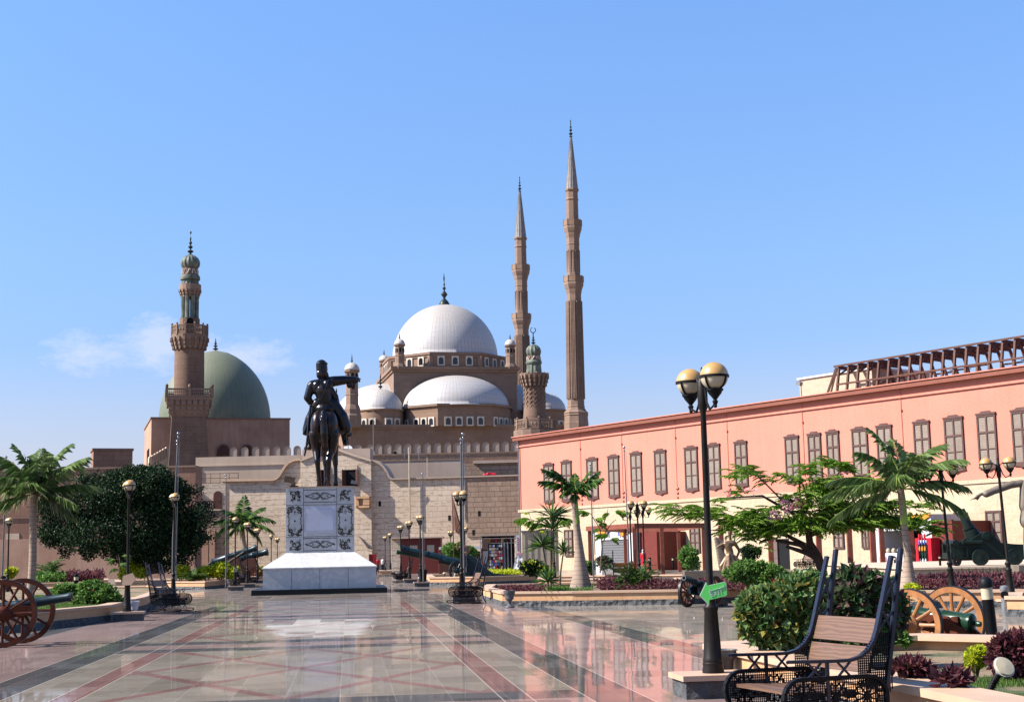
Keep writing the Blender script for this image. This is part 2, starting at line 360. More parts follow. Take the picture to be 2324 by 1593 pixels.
# ---------------------------------------------------------------- foliage helpers
def rv():
    while 1:
        p=Vector((random.uniform(-1,1),random.uniform(-1,1),random.uniform(-1,1)))
        if .05<p.length<1:return p.normalized()
def leaf(mb,p,d,nrm,L,W,fold=.25):
    d=d.normalized();s=d.cross(nrm)
    if s.length<1e-3:s=d.orthogonal()
    s.normalize();n=s.cross(d)
    a=p;b=p+d*L*.45+s*W*.5+n*W*fold;c=p+d*L;e=p+d*L*.45-s*W*.5+n*W*fold
    mb.add((a,b,c,e),((0,1,2),(0,2,3)))
def cloud(mb,c,r,n,L,W=None,shell=.55,up=.3,zmin=None):
    W=W or L*.5;c=Vector(c)
    for _ in range(n):
        q=rv();t=shell+(1-shell)*random.random();p=Vector((q.x*r[0],q.y*r[1],q.z*r[2]))*t+c
        if zmin is not None and p.z<zmin:continue
        k=random.uniform(.7,1.3);leaf(mb,p,(rv()+q*.7+Vector((0,0,up-.2))),(q+rv()*.8+Vector((0,0,up))),L*k,W*k)
def frond(mb,base,az,el,length,droop,nl,ll,w,stiff=.0,rr=None,lift=.3,twist=0):
    """pinnate leaf: returns rachis points, leaflets go to mb, rachis to rr"""
    h=Vector((math.cos(az),math.sin(az),0));pts=[];p=Vector(base);e=el;N_=10
    pts.append(p.copy())
    for i in range(N_):
        e-=droop/N_*(.5+1.0*i/N_);p=p+(h*math.cos(e)+Vector((0,0,math.sin(e))))*(length/N_);pts.append(p.copy())
    if rr is not None:rr.tube(pts,[.022*length/2*(1-.85*i/N_)+.004 for i in range(N_+1)],4,False)
    side=Vector((-h.y,h.x,0))
    for i in range(nl):
        t=(.12+.88*(i+.5)/nl)*N_;k=min(int(t),N_-1);q=pts[k].lerp(pts[k+1],t-k);tt=(pts[k+1]-pts[k]).normalized()
        up=side.cross(tt)*-1
        if up.z<0:up=-up
        u=t/N_;l=ll*(math.sin(PI*min(1,.18+.8*u))**.6)*random.uniform(.85,1.12)
        for sg in (-1,1):
            d=side*sg*(1-.55*u)+tt*(.45+.75*u)+up*(lift*random.uniform(.4,1.3))+Vector((random.uniform(-.12,.12),random.uniform(-.12,.12),-.4*(1-stiff)+random.uniform(-.3,.15)))
            d.normalize();s=tt.cross(d);
            if s.length<1e-3:continue
            wv=tt*w*.5;mid=q+d*l*.5;end=q+d*l+Vector((0,0,-l*.42*(1-stiff)))
            mb.add((q-wv*.7,q+wv*.7,mid+wv,end,mid-wv),((0,1,2),(0,2,3),(0,3,4)))
    return pts
# ================================================================= sky, sun
SUNEL=math.radians(40);SAZ=math.radians(8.5)   # sun stands left of the view, slightly behind the viewer
w=bpy.data.worlds.new('World');sc.world=w;w.use_nodes=True;nt=w.node_tree;nt.nodes.clear();n=N(nt)
sky=n.n('ShaderNodeTexSky',sky_type='NISHITA',sun_disc=False,sun_elevation=SUNEL,sun_rotation=math.radians(-90)-SAZ,altitude=100.,air_density=1.0,dust_density=.6,ozone_density=2.2)
gam=n.n('ShaderNodeHueSaturation',i={'Hue':.5,'Saturation':1.,'Value':1.,'Color':sky.outputs[0]}).outputs[0]
gen=n.n('ShaderNodeTexCoord').outputs['Generated'];s=n.n('ShaderNodeSeparateXYZ',i={0:gen})
az=n.math('ARCTAN2',s.outputs[0],s.outputs[1]);el=n.math('ARCSINE',s.outputs[2])
gam=n.mix(1.,gam,n.ramp(el,[(.04,(.72,.6,.72)),(.1,(.74,.69,.84)),(.14,(.66,.73,.94)),(.2,(.73,.84,1.01)),(.34,(.83,1.01,1.25)),(.45,(.88,1.12,1.42))]),'MULTIPLY')
def puff(a0,e0,sa,se,rot=0.):
    da=n.math('DIVIDE',n.math('SUBTRACT',az,math.radians(a0)),math.radians(sa));de=n.math('DIVIDE',n.math('SUBTRACT',el,math.radians(e0)),math.radians(se))
    de=n.math('ADD',de,n.math('MULTIPLY',da,rot))
    return n.math('SUBTRACT',1.,n.math('SQRT',n.math('ADD',n.math('MULTIPLY',da,da),n.math('MULTIPLY',de,de))),clamp=True)
cn=n.noise(n.n('ShaderNodeCombineXYZ',i={0:n.math('MULTIPLY',az,26.),1:n.math('MULTIPLY',el,50.),2:0.}).outputs[0],2.4,8,.68)
def pa(px,py):
    r=ray(px,py).normalized();return math.degrees(math.atan2(r.x,r.y)),math.degrees(math.asin(r.z))
tot=None
for (px,py,sx,sy,k) in ((200,800,110,55,.8),(355,780,75,75,1.25),(440,800,80,60,1.1),(560,810,130,50,.95)):
    a,e=pa(px,py);q=n.math('MULTIPLY',puff(a,e,sx/57.,sy/57.),k);tot=q if tot is None else n.math('MAXIMUM',tot,q)
cm=n.math('MULTIPLY',n.ramp(n.math('ADD',n.math('MULTIPLY',tot,.55),n.math('MULTIPLY',cn,1.1)),[(.56,0.),(1.05,1.)]),n.math('GREATER_THAN',tot,.001))
bright=n.mix(n.math('MULTIPLY',cm,.34),gam,(5.6,5.2,6.2))
bg=n.n('ShaderNodeBackground',i={'Color':bright,'Strength':.076});o=n.n('ShaderNodeOutputWorld');nt.links.new(bg.outputs[0],o.inputs[0])
sd=Vector((-math.cos(SUNEL)*math.cos(SAZ),-math.cos(SUNEL)*math.sin(SAZ),math.sin(SUNEL)))
L=bpy.data.lights.new('sun','SUN');L.energy=5.;L.angle=math.radians(.5);L.color=(1,.94,.86)
lo=bpy.data.objects.new('sun',L);col.objects.link(lo);lo.rotation_euler=(-sd).to_track_quat('-Z','Y').to_euler();lo.location=(-60,0,80)
sc.view_settings.view_transform='Standard';sc.view_settings.look='None';sc.view_settings.gamma=1.;sc.view_settings.exposure=1.38
sc.cycles.max_bounces=6;sc.cycles.use_denoising=True;sc.cycles.transparent_max_bounces=8
# ================================================================= ground and plaza
m,nt=nm('dusty_ground');n=N(nt);n.out(n.mix(n.noise(tc(n),.1,6),(.36,.26,.17),(.45,.34,.23)),.95);MT['ground']=m
b=MB();b.add([(-4000,-400,-.004),(4000,-400,-.004),(4000,5200,-.004),(-4000,5200,-.004)],[(0,1,2,3)]);tag(b.build('ground','ground'),None,None,kind='structure')
TH=math.radians(-6.5)
def puv(u,v,z=0.):
    u-=.77;return Vector((u*math.cos(TH)+v*math.sin(TH),-u*math.sin(TH)+v*math.cos(TH),z))
m,nt=nm('polished_marble_paving');n=N(nt);v0=tc(n);s=n.n('ShaderNodeSeparateXYZ',i={0:v0});X,Y=s.outputs[0],s.outputs[1]
U=n.math('ADD',n.math('SUBTRACT',n.math('MULTIPLY',X,math.cos(TH)),n.math('MULTIPLY',Y,math.sin(TH))),.77)
V=n.math('ADD',n.math('MULTIPLY',X,math.sin(TH)),n.math('MULTIPLY',Y,math.cos(TH)))
AU=n.math('ABSOLUTE',U)
def band(x,a,bb):return n.math('MULTIPLY',n.math('GREATER_THAN',x,a),n.math('LESS_THAN',x,bb))
iu=n.math('FLOOR',n.math('DIVIDE',U,.65));off=n.math('MULTIPLY',n.math('FLOORED_MODULO',iu,2.),.5)
vr=n.math('ADD',n.math('DIVIDE',V,1.05),off)
cell=n.n('ShaderNodeCombineXYZ',i={0:iu,1:n.math('FLOOR',vr),2:0.}).outputs[0]
wn=n.n('ShaderNodeTexWhiteNoise',noise_dimensions='2D',i={'Vector':cell})
vein=n.noise(mp(n,v0,(1,.8,1)),3.,7,.7);vein2=n.noise(v0,.8,5,.6)
GR=n.mix(vein,(.26,.222,.18),(.38,.33,.275));RD=n.mix(vein,(.24,.125,.115),(.33,.18,.165));DK=n.mix(vein,(.055,.058,.066),(.13,.135,.145));PK=n.mix(vein,(.29,.2,.185),(.4,.285,.265));GY=n.mix(vein,(.3,.26,.22),(.4,.345,.29))
vmod=n.math('FLOORED_MODULO',n.math('SUBTRACT',V,27.7),12.95)
tr=n.math('MULTIPLY',band(vmod,0,3.2),n.math('LESS_THAN',AU,3.5))
lat=None
for sg in (1,-1):
    q=n.math('DIVIDE',n.math('ADD',U,n.math('MULTIPLY',n.math('SUBTRACT',V,22.8),.48*sg)),2.35)
    q=n.math('ABSOLUTE',n.math('SUBTRACT',n.math('FRACT',n.math('ADD',q,100.5)),.5))
    q=n.math('LESS_THAN',q,.05);lat=q if lat is None else n.math('MAXIMUM',lat,q)
lat=n.math('MULTIPLY',lat,n.math('LESS_THAN',AU,2.52))
c=n.mix(lat,GR,RD);c=n.mix(band(AU,2.52,2.86),c,RD)
c=n.mix(tr,c,DK);c=n.mix(n.math('MULTIPLY',tr,band(vmod,.95,2.25)),c,PK)
c=n.mix(band(AU,3.5,4.15),c,DK);c=n.mix(band(AU,4.15,6.15),c,PK);c=n.mix(band(AU,6.15,6.85),c,DK);c=n.mix(n.math('GREATER_THAN',AU,6.85),c,GY)
far=n.math('GREATER_THAN',V,54.);c=n.mix(n.math('MULTIPLY',far,n.math('LESS_THAN',AU,6.85)),c,n.mix(wn.outputs[0],(.24,.2,.17),(.33,.27,.24)))
c=n.mix(n.math('MULTIPLY',n.math('SUBTRACT',wn.outputs[0],.5),.28),c,(.5,.47,.43))
c=n.mix(n.math('MULTIPLY',n.math('LESS_THAN',wn.outputs[0],.3),.22),c,(.1,.09,.08))
ju=n.math('LESS_THAN',n.math('FRACT',n.math('DIVIDE',U,.65)),.016);jv=n.math('LESS_THAN',n.math('FRACT',vr),.014)
jt=n.math('MAXIMUM',n.math('MULTIPLY',ju,.16),n.math('MULTIPLY',jv,.2))
for e_ in (2.52,2.86,3.5,4.15,6.15,6.85):jt=n.math('MAXIMUM',jt,n.math('MULTIPLY',n.math('LESS_THAN',n.math('ABSOLUTE',n.math('SUBTRACT',AU,e_)),.008),.5))
dirt=n.ramp(n.noise(mp(n,v0,(1,.6,1)),1.1,8,.7),[(.48,0.),(.62,1.)]);c=n.mix(n.math('MULTIPLY',dirt,.22),c,(.12,.1,.085));c=n.mix(jt,c,(.9,.8,.7))
spot=n.ramp(n.noise(v0,2.2,3,.5),[(.72,0.),(.76,.5)]);c=n.mix(spot,c,(.5,.46,.4))
nz=n.noise(mp(n,v0,(1,.35,1)),2.2,2,.5,1);nz2=n.noise(mp(n,v0,(1,.3,1)),9.,2,.5,1)
def VM(op,a,bb=None,sc_=None):
    x=n.n('ShaderNodeVectorMath',operation=op);nt.links.new(a,x.inputs[0])
    if bb is not None:
        if isinstance(bb,tuple):x.inputs[1].default_value=bb
        else:nt.links.new(bb,x.inputs[1])
    if sc_ is not None:x.inputs['Scale'].default_value=sc_
    return x.outputs[0]
half=(.5,.5,.5)
t=VM('SCALE',VM('SUBTRACT',wn.outputs[1],half),sc_=.006)
t=VM('ADD',t,VM('SCALE',VM('SUBTRACT',nz,half),sc_=.003));t=VM('ADD',t,VM('SCALE',VM('SUBTRACT',nz2,half),sc_=.0012))
geo=n.n('ShaderNodeNewGeometry').outputs['Normal'];nn_=VM('NORMALIZE',VM('ADD',t,geo))
rough=n.math('ADD',n.math('MULTIPLY',n.ramp(vein2,[(.35,0.),(.75,1.)]),.05),.022)
bs=n.out(c,rough,0,spec=.5,IOR=1.33,dust=n.math('ADD',.3,n.math('MULTIPLY',vein2,.22)));nt.links.new(nn_,bs.inputs['Normal']);MT['paving']=m
b=MB();b.add([(-90,-6,0),(60,-6,0),(110,150,0),(-110,172,0)],[(0,1,2,3)]);tag(b.build('plaza_paving','paving'),None,None,kind='structure')
# ================================================================= generic architectural bits
def arched(w,h,k=8,pointed=False):
    """outline (x,z) of an arched opening, width w, total height h, base at z=0"""
    r=w/2;p=[(-r,0),(r,0)]
    for i in range(k+1):
        a=PI*i/k;zz=math.sin(a)*r*(1.25 if pointed else 1.)
        p.append((r*math.cos(a),h-r*(1.25 if pointed else 1.)+zz))
    return p
def finial(mb,c,h,r,n=10,lumps=3):
    z=0;pr=[(r*.9,0),(r*.35,h*.06)];zz=h*.08
    for i in range(lumps):
        s=r*(1-.24*i);pr+=[(r*.18,zz),(s*.8,zz+h*.05),(s,zz+h*.085),(s*.7,zz+h*.13),(r*.16,zz+h*.17)];zz+=h*.2-h*.012*i
    pr+=[(r*.14,zz),(r*.32,zz+h*.05),(r*.2,zz+h*.12),(.001,h)]
    mb.lathe(pr,n,c)
def finial_obj(parent,c,h,r,lumps=3):
    b=MB();finial(b,(0,0,0),h,r,lumps=lumps);return b.build('finial','finial',parent,'s',c)
# ================================================================= great mosque
PM=Plane(897.2,340,12)
mos=empty('domed_mosque','huge brown stone mosque with silver lead domes and corner turrets','mosque',PM.o,PM.yaw)
z0=0
Wc=PM.m(1174.5,960)[0];zc=PM.m(1000,839)[1];zl=PM.m(1000,932)[1];zl2=PM.m(1000,972.6)[1]
b=MB();b.box(0,Wc,0,Wc,0,zc);cube=b.build('central_block','mosque2',mos)
b=MB();b.box(-.7,Wc+.7,-.7,Wc+.7,zc,zc+.7);b.box(-.35,Wc+.35,-.35,Wc+.35,zc-.6,zc);b.build('cornice','mosque',mos)
OFF=-9.5
# lower body
xl=PM.m(782,990,OFF)[0];xr=PM.m(1300,990,OFF)[0]
b=MB();b.box(xl,xr,OFF,Wc+10,0,zl2-.5);b.build('lower_wall','mosque',mos)
b=MB();b.box(xl-.4,xr+.4,OFF-.5,Wc+10.4,zl2-.5,zl2+.1);b.box(xl-.2,xr+.2,OFF-.25,Wc+10.2,zl2-1.,zl2-.5);b.build('string_course','mosque2',mos)
def window(parent,x,y,z,w,h,yaw=0.,fm='white',out_=.25):
    m=Matrix.Translation((x,y,z))@Matrix.Rotation(yaw,4,'Z');bb=MB()
    t=w*.16
    W2,H2=w/2,h
    out=[(-W2,0),(W2,0),(W2,H2),(-W2,H2)]
    bb.box(-W2,-W2+t,-out_,.12,0,H2,m);bb.box(W2-t,W2,-out_,.12,0,H2,m);bb.box(-W2+t,W2-t,-out_,.12,0,t*1.1,m)
    ap=arched(w-2*t,h-2.2*t,8);top=[(a,c+t*1.1) for a,c in ap[2:]]
    k=len(top)
    poly=[(W2-t,H2)]+[(-W2+t,H2)]+top[::-1]
    bb.prism(poly,-out_,.12,'y',m)
    f=bb.build('window',fm,parent)
    g_=MB();ap2=[(a*.99,c+t*1.1) for a,c in ap];g_.prism(ap2,-.06,.1,'y',m)
    for q in (-1,0,1):g_.box(q*w*.17-.03,q*w*.17+.03,-.1,-.06,t*1.1,h-2.6*t,m)
    g_.build('pane','glass',f);return f
# semi dome drum (polygonal) front
cx=Wc*.5;R1=128.9*(330/3300.)
zt=PM.m(1043,849,0)[1]
def polydrum(cx_,cy_,R,a0,a1,nf,z0_,z1,mat='mosque'):
    b=MB();pts=[(cx_+R*math.cos(a),cy_+R*math.sin(a)) for a in a0]
    b.prism(pts,z0_,z1,'z');b.build('drum',mat,mos)
    b=MB();q=[(cx_+(x-cx_)*1.035,cy_+(y-cy_)*1.035) for x,y in pts];b.prism(q,z1,z1+.55,'z');b.build('cornice','mosque2',mos);return pts
def facet_windows(pts,zb,h,w,per,skip=()):
    for i in range(len(pts)-1):
        (x0,y0),(x1,y1)=pts[i],pts[i+1];L=math.hypot(x1-x0,y1-y0);ya=math.atan2(y1-y0,x1-x0)
        if i in skip:continue
        for k in range(per[i] if isinstance(per,(list,tuple)) else per):
            pp=per[i] if isinstance(per,(list,tuple)) else per
            t=(k+.5)/pp;t=.5+(t-.5)*.82
            window(mos,x0+(x1-x0)*t,y0+(y1-y0)*t,zb,w,h,ya)
hw=PM.m(1000,946.5,OFF)[1]-PM.m(1000,968,OFF)[1]
zw=PM.m(1000,968,OFF)[1]
pts=polydrum(cx,1.,R1*1.05,[math.radians(a) for a in (-179,-150,-117,-63,-30,-1)],None,5,zl2-.3,zl)
facet_windows(pts,zw,hw,1.65,[2,3,4,3,2])
def dome(name,c,r,h,mat,a0=0,a1=2*PI,n=64,base=.25,pw=1.,mod=None,apex=0.):
    pr=[(r*1.015,-base),(r*1.015,0)]
    for i in range(19):
        a=PI/2*i/18;pr.append((max(r*math.cos(a)**pw,1e-3) if i<18 else 1e-3,h*math.sin(a)+apex*(1-math.cos(a))**3))
    b=MB();b.lathe(pr,n,(0,0,0),a0,a1,mod);return b.build(name,mat,mos,'all',c)
dome('semi_dome',(cx,1.,zl+.55),R1*.99,zt-zl-.9,'lead',-PI,0,64)
# side semidomes
dome('semi_dome',(0,Wc*.5,zl+.55),R1*.95,zt-zl-1.2,'lead',PI/2,PI*1.5,48)
dome('semi_dome',(Wc,Wc*.5,zl+.55),R1*.95,zt-zl-1.2,'lead',-PI/2,PI/2,48)
b=MB();b.lathe([(R1,0),(R1,zl-zl2+.5)],12,(0,Wc*.5,zl2-.1));b.lathe([(R1,0),(R1,zl-zl2+.5)],12,(Wc,Wc*.5,zl2-.1));b.build('side_drum','mosque',mos)
# main drum and dome
RD_=Wc*.5*1.0;Yc=Wc*.5
zd=PM.m(1011,807,2.)[1];Rm=121.8*(340+Wc*.5)/3300.
a_=PI/8
pts=[(cx+RD_*1.06*math.cos(a_+i*PI/4),Yc+RD_*1.06*math.sin(a_+i*PI/4)) for i in range(9)]
b=MB();b.prism(pts[:-1],zc+.7,zd,'z');b.build('drum','mosque',mos)
b=MB();b.prism([(cx+(x-cx)*1.03,Yc+(y-Yc)*1.03) for x,y in pts[:-1]],zd,zd+.6,'z');b.prism([(cx+(x-cx)*1.015,Yc+(y-Yc)*1.015) for x,y in pts[:-1]],zd-.5,zd,'z');b.build('cornice','mosque2',mos)
for i in range(8):
    (x0,y0),(x1,y1)=pts[i],pts[(i+1)];ym=(y0+y1)/2
    if ym>Yc+2:continue
    ya=math.atan2(y1-y0,x1-x0)
    for k in range(3):
        t=.5+((k+.5)/3-.5)*.85;window(mos,x0+(x1-x0)*t,y0+(y1-y0)*t,zc+1.,1.75,2.35,ya)
    b=MB();mm=Matrix.Translation((x0,y0,0));b.cbox((x0,y0,(zc+zd)/2+.2),(.9,.9,zd-zc-.9),(0,0,ya+PI/8));b.build('pilaster','mosque2',mos)
zmt=PM.m(1011.7,692.7,Yc)[1]
dome('main_dome',(cx,Yc,zd+.6),Rm,zmt-zd-.6,'lead',n=96)
# main finial
b=MB();b.lathe([(1.25,-.2),(1.3,.1),(1.25,.5),(.95,1.1),(.5,1.6),(.25,1.9)],16,mod=lambda a,z:1+.06*abs(math.cos(a*5)));b.lathe([(.2,1.8),(.35,2.2),(.85,2.9),(.35,3.6),(.15,3.9),(.2,4.1),(.5,4.45),(.2,4.8),(.1,5.1),(.28,5.4),(.08,5.9),(.12,6.3),(.2,6.9),(.01,8.4)],12);b.build('finial','finial',mos,'s',(cx,Yc,zmt-.2))
# small corner domes
def corner_dome(px,off,pr,ytop,ybase,fin):
    x,zb=PM.m(px,ybase,off);_,zt_=PM.m(px,ytop,off);dist=PM.w(x,off).y;r=pr*dist/3300.
    b=MB();b.lathe([(r*1.04,zl2-.3),(r*1.04,zb-.5),(r*1.1,zb-.3),(r*1.1,zb)],16,(x,off,0));b.build('drum','mosque',mos,'s')
    dome('small_dome',(x,off,zb),r,zt_-zb,'lead2',n=48)
    if fin:
        _,zf=PM.m(px,fin,off);finial_obj(mos,(x,off,zt_-.1),zf-zt_,.55)
    return x,r
xa,ra=corner_dome(863.9,-2.5,50.5,883,932,843.8)
for k,a in enumerate((-2.45,-2.05,-1.35,-.95)):
    window(mos,xa+ra*1.05*math.cos(a),-2.5+ra*1.05*math.sin(a),zw,1.7,hw,a+PI/2)
xb,rb=corner_dome(1231.4,4.,53,891,933,None)
for a in (-1.0,-.5,-.1):window(mos,xb+rb*1.05*math.cos(a),4+rb*1.05*math.sin(a),zw,1.7,hw,a+PI/2)
corner_dome(800,22.,40,905,934,None)
# turrets
def turret(px,off,pw,ydb,ydt,yft,ybot,big=False):
    x,zb=PM.m(px,ydb,off);_,zt_=PM.m(px,ydt,off);_,zf=PM.m(px,yft,off);_,zz=PM.m(px,ybot,off);r=pw*PM.w(x,off).y/6600.
    h=zb-zz;b=MB()
    if big:prof=[(r*1.25,0),(r*1.25,h*.2),(r*1.12,h*.24),(r*1.12,h*.31),(r*.86,h*.4),(r*.84,h*.56),(r*.9,h*.57),(r*.84,h*.58),(r*.8,h*.86),(r*.86,h*.87),(r*.8,h*.88),(r*.8,h*.95),(r*1.05,h*.975),(r*1.05,h)]
    else:prof=[(r*1.1,0),(r*1.1,h*.08),(r*.86,h*.22),(r*.84,h*.52),(r*.92,h*.54),(r*.84,h*.56),(r*.8,h*.93),(r*1.05,h*.965),(r*1.05,h)]
    b.lathe(prof,8,rotz=PI/8);t=b.build('turret','mosque2',mos,False,(x,off,zz))
    d=MB();pr=[(r*.98,0)]+[(max(.001,r*.98*math.cos(PI/2*i/8)),(zt_-zb)*math.sin(PI/2*i/8)) for i in range(1,9)];d.lathe(pr,16,mod=lambda a,z:1+.03*abs(math.cos(a*8)));d.build('turret_dome','lead2',t,'all',(0,0,h))
    f=MB();finial(f,(0,0,0),zf-zt_,.32);f.build('finial','finial',t,'s',(0,0,h+zt_-zb-.05))
    for i in range(8):
        a=PI/8+i*PI/4+PI/8
        wi=MB();mm=Matrix.Rotation(a+PI/2,4,'Z')@Matrix.Translation((0,-r*.78,0));hz=h*(.86 if not big else .9)
        wi.prism([(p,q*1.+h*(.68 if not big else .885)) for p,q in arched(r*.3,(h*.17 if not big else h*.06))],-.06,.1,'y',mm);wi.build('slit_window','dark',t)
turret(907,.5,26,783,769,754,837);turret(1158,.5,26,784.5,770,757,837);turret(871.7,24,24,819,806,791.5,866)
turret(1158,26,22,800,786,775,837) if False else None
turret(798.8,-11.,35,841,823,801,970,True)
# ================================================================= pencil minarets
def pencil(px,Y,label,pxl,ys,halfw):
    # ys: finial top, spire top, spire base, upper balcony top, lower balcony top, base top, bottom
    base=gd(px,Y);ro=empty('pencil_minaret',label,'minaret',base,math.radians(-14),'pencil minarets of the domed mosque');ro.rotation_euler=(0,math.radians(.45),math.radians(-14))
    Z=[at(px,y,Y).z for y in ys];k=Y/3300.;r=halfw*k;zf,zs,zsb,zub,zlb,zbt,zb=Z
    b=MB();q=8;R=PI/8
    # fluted shaft lower
    def flut(a,z):
        t=(a-R)%(PI/4)/(PI/4);c=math.cos(PI/8)/math.cos((t-.5)*PI/4)
        return c
    b=MB();b.lathe([(r*1.0,zbt),(r*.86,zlb-5.2*k*10*.55)],8,rotz=R)
    # raised ribs on each face
    zt_=zlb-6.;hb=zt_-zbt
    for i in range(8):
        a=R+PI/8+i*PI/4
        for j in (-1.5,-.5,.5,1.5):
            mm=Matrix.Rotation(a+PI/2,4,'Z');s0=j*r*.165
            ra=r*.985*math.cos(PI/8);rb_=r*.865*math.cos(PI/8);wd=r*.045
            v=[mm@Vector(p) for p in ((s0-wd,-ra-.3,zbt+2.),(s0+wd,-ra-.3,zbt+2.),(s0+wd,-ra+.2,zbt+2.),(s0-wd,-ra+.2,zbt+2.),(s0*.87-wd,-rb_-.3,zt_),(s0*.87+wd,-rb_-.3,zt_),(s0*.87+wd,-rb_+.2,zt_),(s0*.87-wd,-rb_+.2,zt_))]
            b.add(v,[(0,1,5,4),(1,2,6,5),(2,3,7,6),(3,0,4,7),(4,5,6,7),(3,2,1,0)])
    b.build('lower_shaft','mosque2',ro)
    b=MB();b.lathe([(r*1.45,zb-12),(r*1.45,zb),(r*1.42,zb+.3),(r*1.38,zb+(zbt-zb)*.45),(r*1.46,zb+(zbt-zb)*.5),(r*1.4,zb+(zbt-zb)*.58),(r*1.47,zb+(zbt-zb)*.66),(r*1.2,zb+(zbt-zb)*.82),(r*1.02,zbt),(r*1.06,zbt+.25),(r*1.0,zbt+.5)],8,rotz=R);b.build('base','mosque2',ro)
    def balcony(zt,rb_,rn):
        bb=MB();bb.lathe([(rn,zt-6.),(rn*1.04,zt-5.8),(rn,zt-5.6),(rn,zt-4.4),(rb_*.8,zt-3.6),(rb_*.82,zt-3.2),(rb_*.92,zt-2.6),(rb_,zt-2.),(rb_,zt-1.4)],8,rotz=R);o=bb.build('balcony','mosque2',ro)
        bb=MB()
        for i in range(8):
            a=R+i*PI/4;a2=a+PI/4;p=Vector((math.cos(a),math.sin(a),0))*rb_;q_=Vector((math.cos(a2),math.sin(a2),0))*rb_
            bb.bar(p+Vector((0,0,zt-.08)),q_+Vector((0,0,zt-.08)),.16,.14);bb.bar(p+Vector((0,0,zt-.75)),q_+Vector((0,0,zt-.75)),.1,1.25)
            bb.cbox((p.x,p.y,zt-.6),(.2,.2,1.5),(0,0,a))
        bb.build('railing','mosque',o)
    balcony(zlb,r*1.18,r*.86);balcony(zub,r*1.1,r*.78)
    b=MB();b.lathe([(r*.84,zlb-1.6),(r*.76,zub-5.9)],8,rotz=R)
    for i in range(8):
        a=R+PI/8+i*PI/4;mm=Matrix.Rotation(a+PI/2,4,'Z');rr=r*.79*math.cos(PI/8);s0=r*.17;z1,z2=zlb+1.,zub-7.5
        for s1 in (-s0,s0):b.box(s1-.07,s1+.07,-rr-.12,-rr+.2,z1,z2,mm)
        b.box(-s0,s0,-rr-.12,-rr+.2,z2,z2+.25,mm)
    b.build('middle_shaft','mosque2',ro)
    b=MB();hh=zsb-zub;b.lathe([(r*.76,zub-1.5),(r*.71,zub+hh*.62),(r*.8,zub+hh*.66),(r*.72,zub+hh*.7),(r*.71,zub+hh*.9),(r*.84,zub+hh*.95),(r*.84,zsb)],8,rotz=R);b.build('upper_shaft','mosque2',ro)
    b=MB();b.lathe([(r*.76,zsb-.05),(r*.72,zsb+.3),(r*.1,zs)],16);
    for i in range(16):
        a=i*PI/8;b.tube([(r*.74*math.cos(a),r*.74*math.sin(a),zsb),(r*.11*math.cos(a),r*.11*math.sin(a),zs)],.05,4)
    b.build('spire','slate',ro)
    finial_obj(ro,(0,0,zs-.1),zf-zs,.5,4)
MT['slate']=plain('grey_spire_lead',(.34,.31,.3),.6,.1,var=.2,scale=1.)
def avgpx(a,b_):return (a+b_)/2
pencil(1314,338,'taller and nearer pencil minaret at the right, the highest thing in view',None,(270,310,430,501,628,925,960),19.5)
pencil(1191.5,392,'second pencil minaret, standing behind the right corner of the silver domes',None,(399,434,540,602,713,905,940),18.5)
# ================================================================= carved medieval minarets
def oct_gallery(ro,zc_,r,h,nposts,mat='mosque2',knob=True,panel=True):
    b=MB()
    for i in range(nposts):
        a=i*2*PI/nposts+PI/nposts;a2=a+2*PI/nposts;p=Vector((r*math.cos(a),r*math.sin(a),0));q=Vector((r*math.cos(a2),r*math.sin(a2),0))
        b.cbox((p.x,p.y,zc_+h*.5),(.28,.28,h),(0,0,a))
        b.ell((p.x,p.y,zc_+h+.16),.17,8,6);up=Vector((0,0,1))
        b.bar(p+up*(zc_+h*.93),q+up*(zc_+h*.93),.2,h*.12);b.bar(p+up*(zc_+.08),q+up*(zc_+.08),.2,.16)
        k=7
        for j in range(1,k):
            c1=p.lerp(q,j/k)
            b.cbox((c1.x,c1.y,zc_+h*.5),(.1,.1,h*.75),(0,0,a+PI/nposts))
            if j%2:b.ell((c1.x,c1.y,zc_+h*.5),(.17,.17,.2),6,5)
        for hh in (.3,.5,.7):b.bar(p+up*(zc_+h*hh),q+up*(zc_+h*hh),.07,.07)
    return b.build('balcony_railing',mat,ro)
def corbels(b,zt,r0,r1,h,n):
    for i in range(n):
        a=i*2*PI/n;ca,sa=math.cos(a),math.sin(a)
        for k in range(3):
            rr=r0+(r1-r0)*(k+.6)/3.3;z=zt-h+h*(k+.5)/3
            b.cbox((rr*ca,rr*sa,z),(.5,.3,h/3*1.05),(0,0,a))
Yg=222;G1=gd(425,Yg);gm=empty('carved_minaret','tall two-balcony medieval minaret with ribbed teal bulb, left of the green dome','minaret',G1,math.radians(14))
Zg=lambda y,px=425:at(px,y,Yg).z
k=Yg/3300.
zb=Zg(1062);z1=Zg(910);z1t=Zg(886);z2=Zg(768);z2t=Zg(742);
b=MB();w_=39*k
b.add([(-w_*1.28,-w_*1.28,zb-4),(w_*1.28,-w_*1.28,zb-4),(w_*1.28,w_*1.28,zb-4),(-w_*1.28,w_*1.28,zb-4),(-w_*1.1,-w_*1.1,zb+1.5),(w_*1.1,-w_*1.1,zb+1.5),(w_*1.1,w_*1.1,zb+1.5),(-w_*1.1,w_*1.1,zb+1.5),(-w_*.97,-w_*.97,z1-2.2),(w_*.97,-w_*.97,z1-2.2),(w_*.97,w_*.97,z1-2.2),(-w_*.97,w_*.97,z1-2.2)],
 [(a,(a+1)%4,4+(a+1)%4,4+a) for a in range(4)]+[(4+a,4+(a+1)%4,8+(a+1)%4,8+a) for a in range(4)]+[(8,9,10,11)]);b.build('tower','minaret',gm)
b=MB()
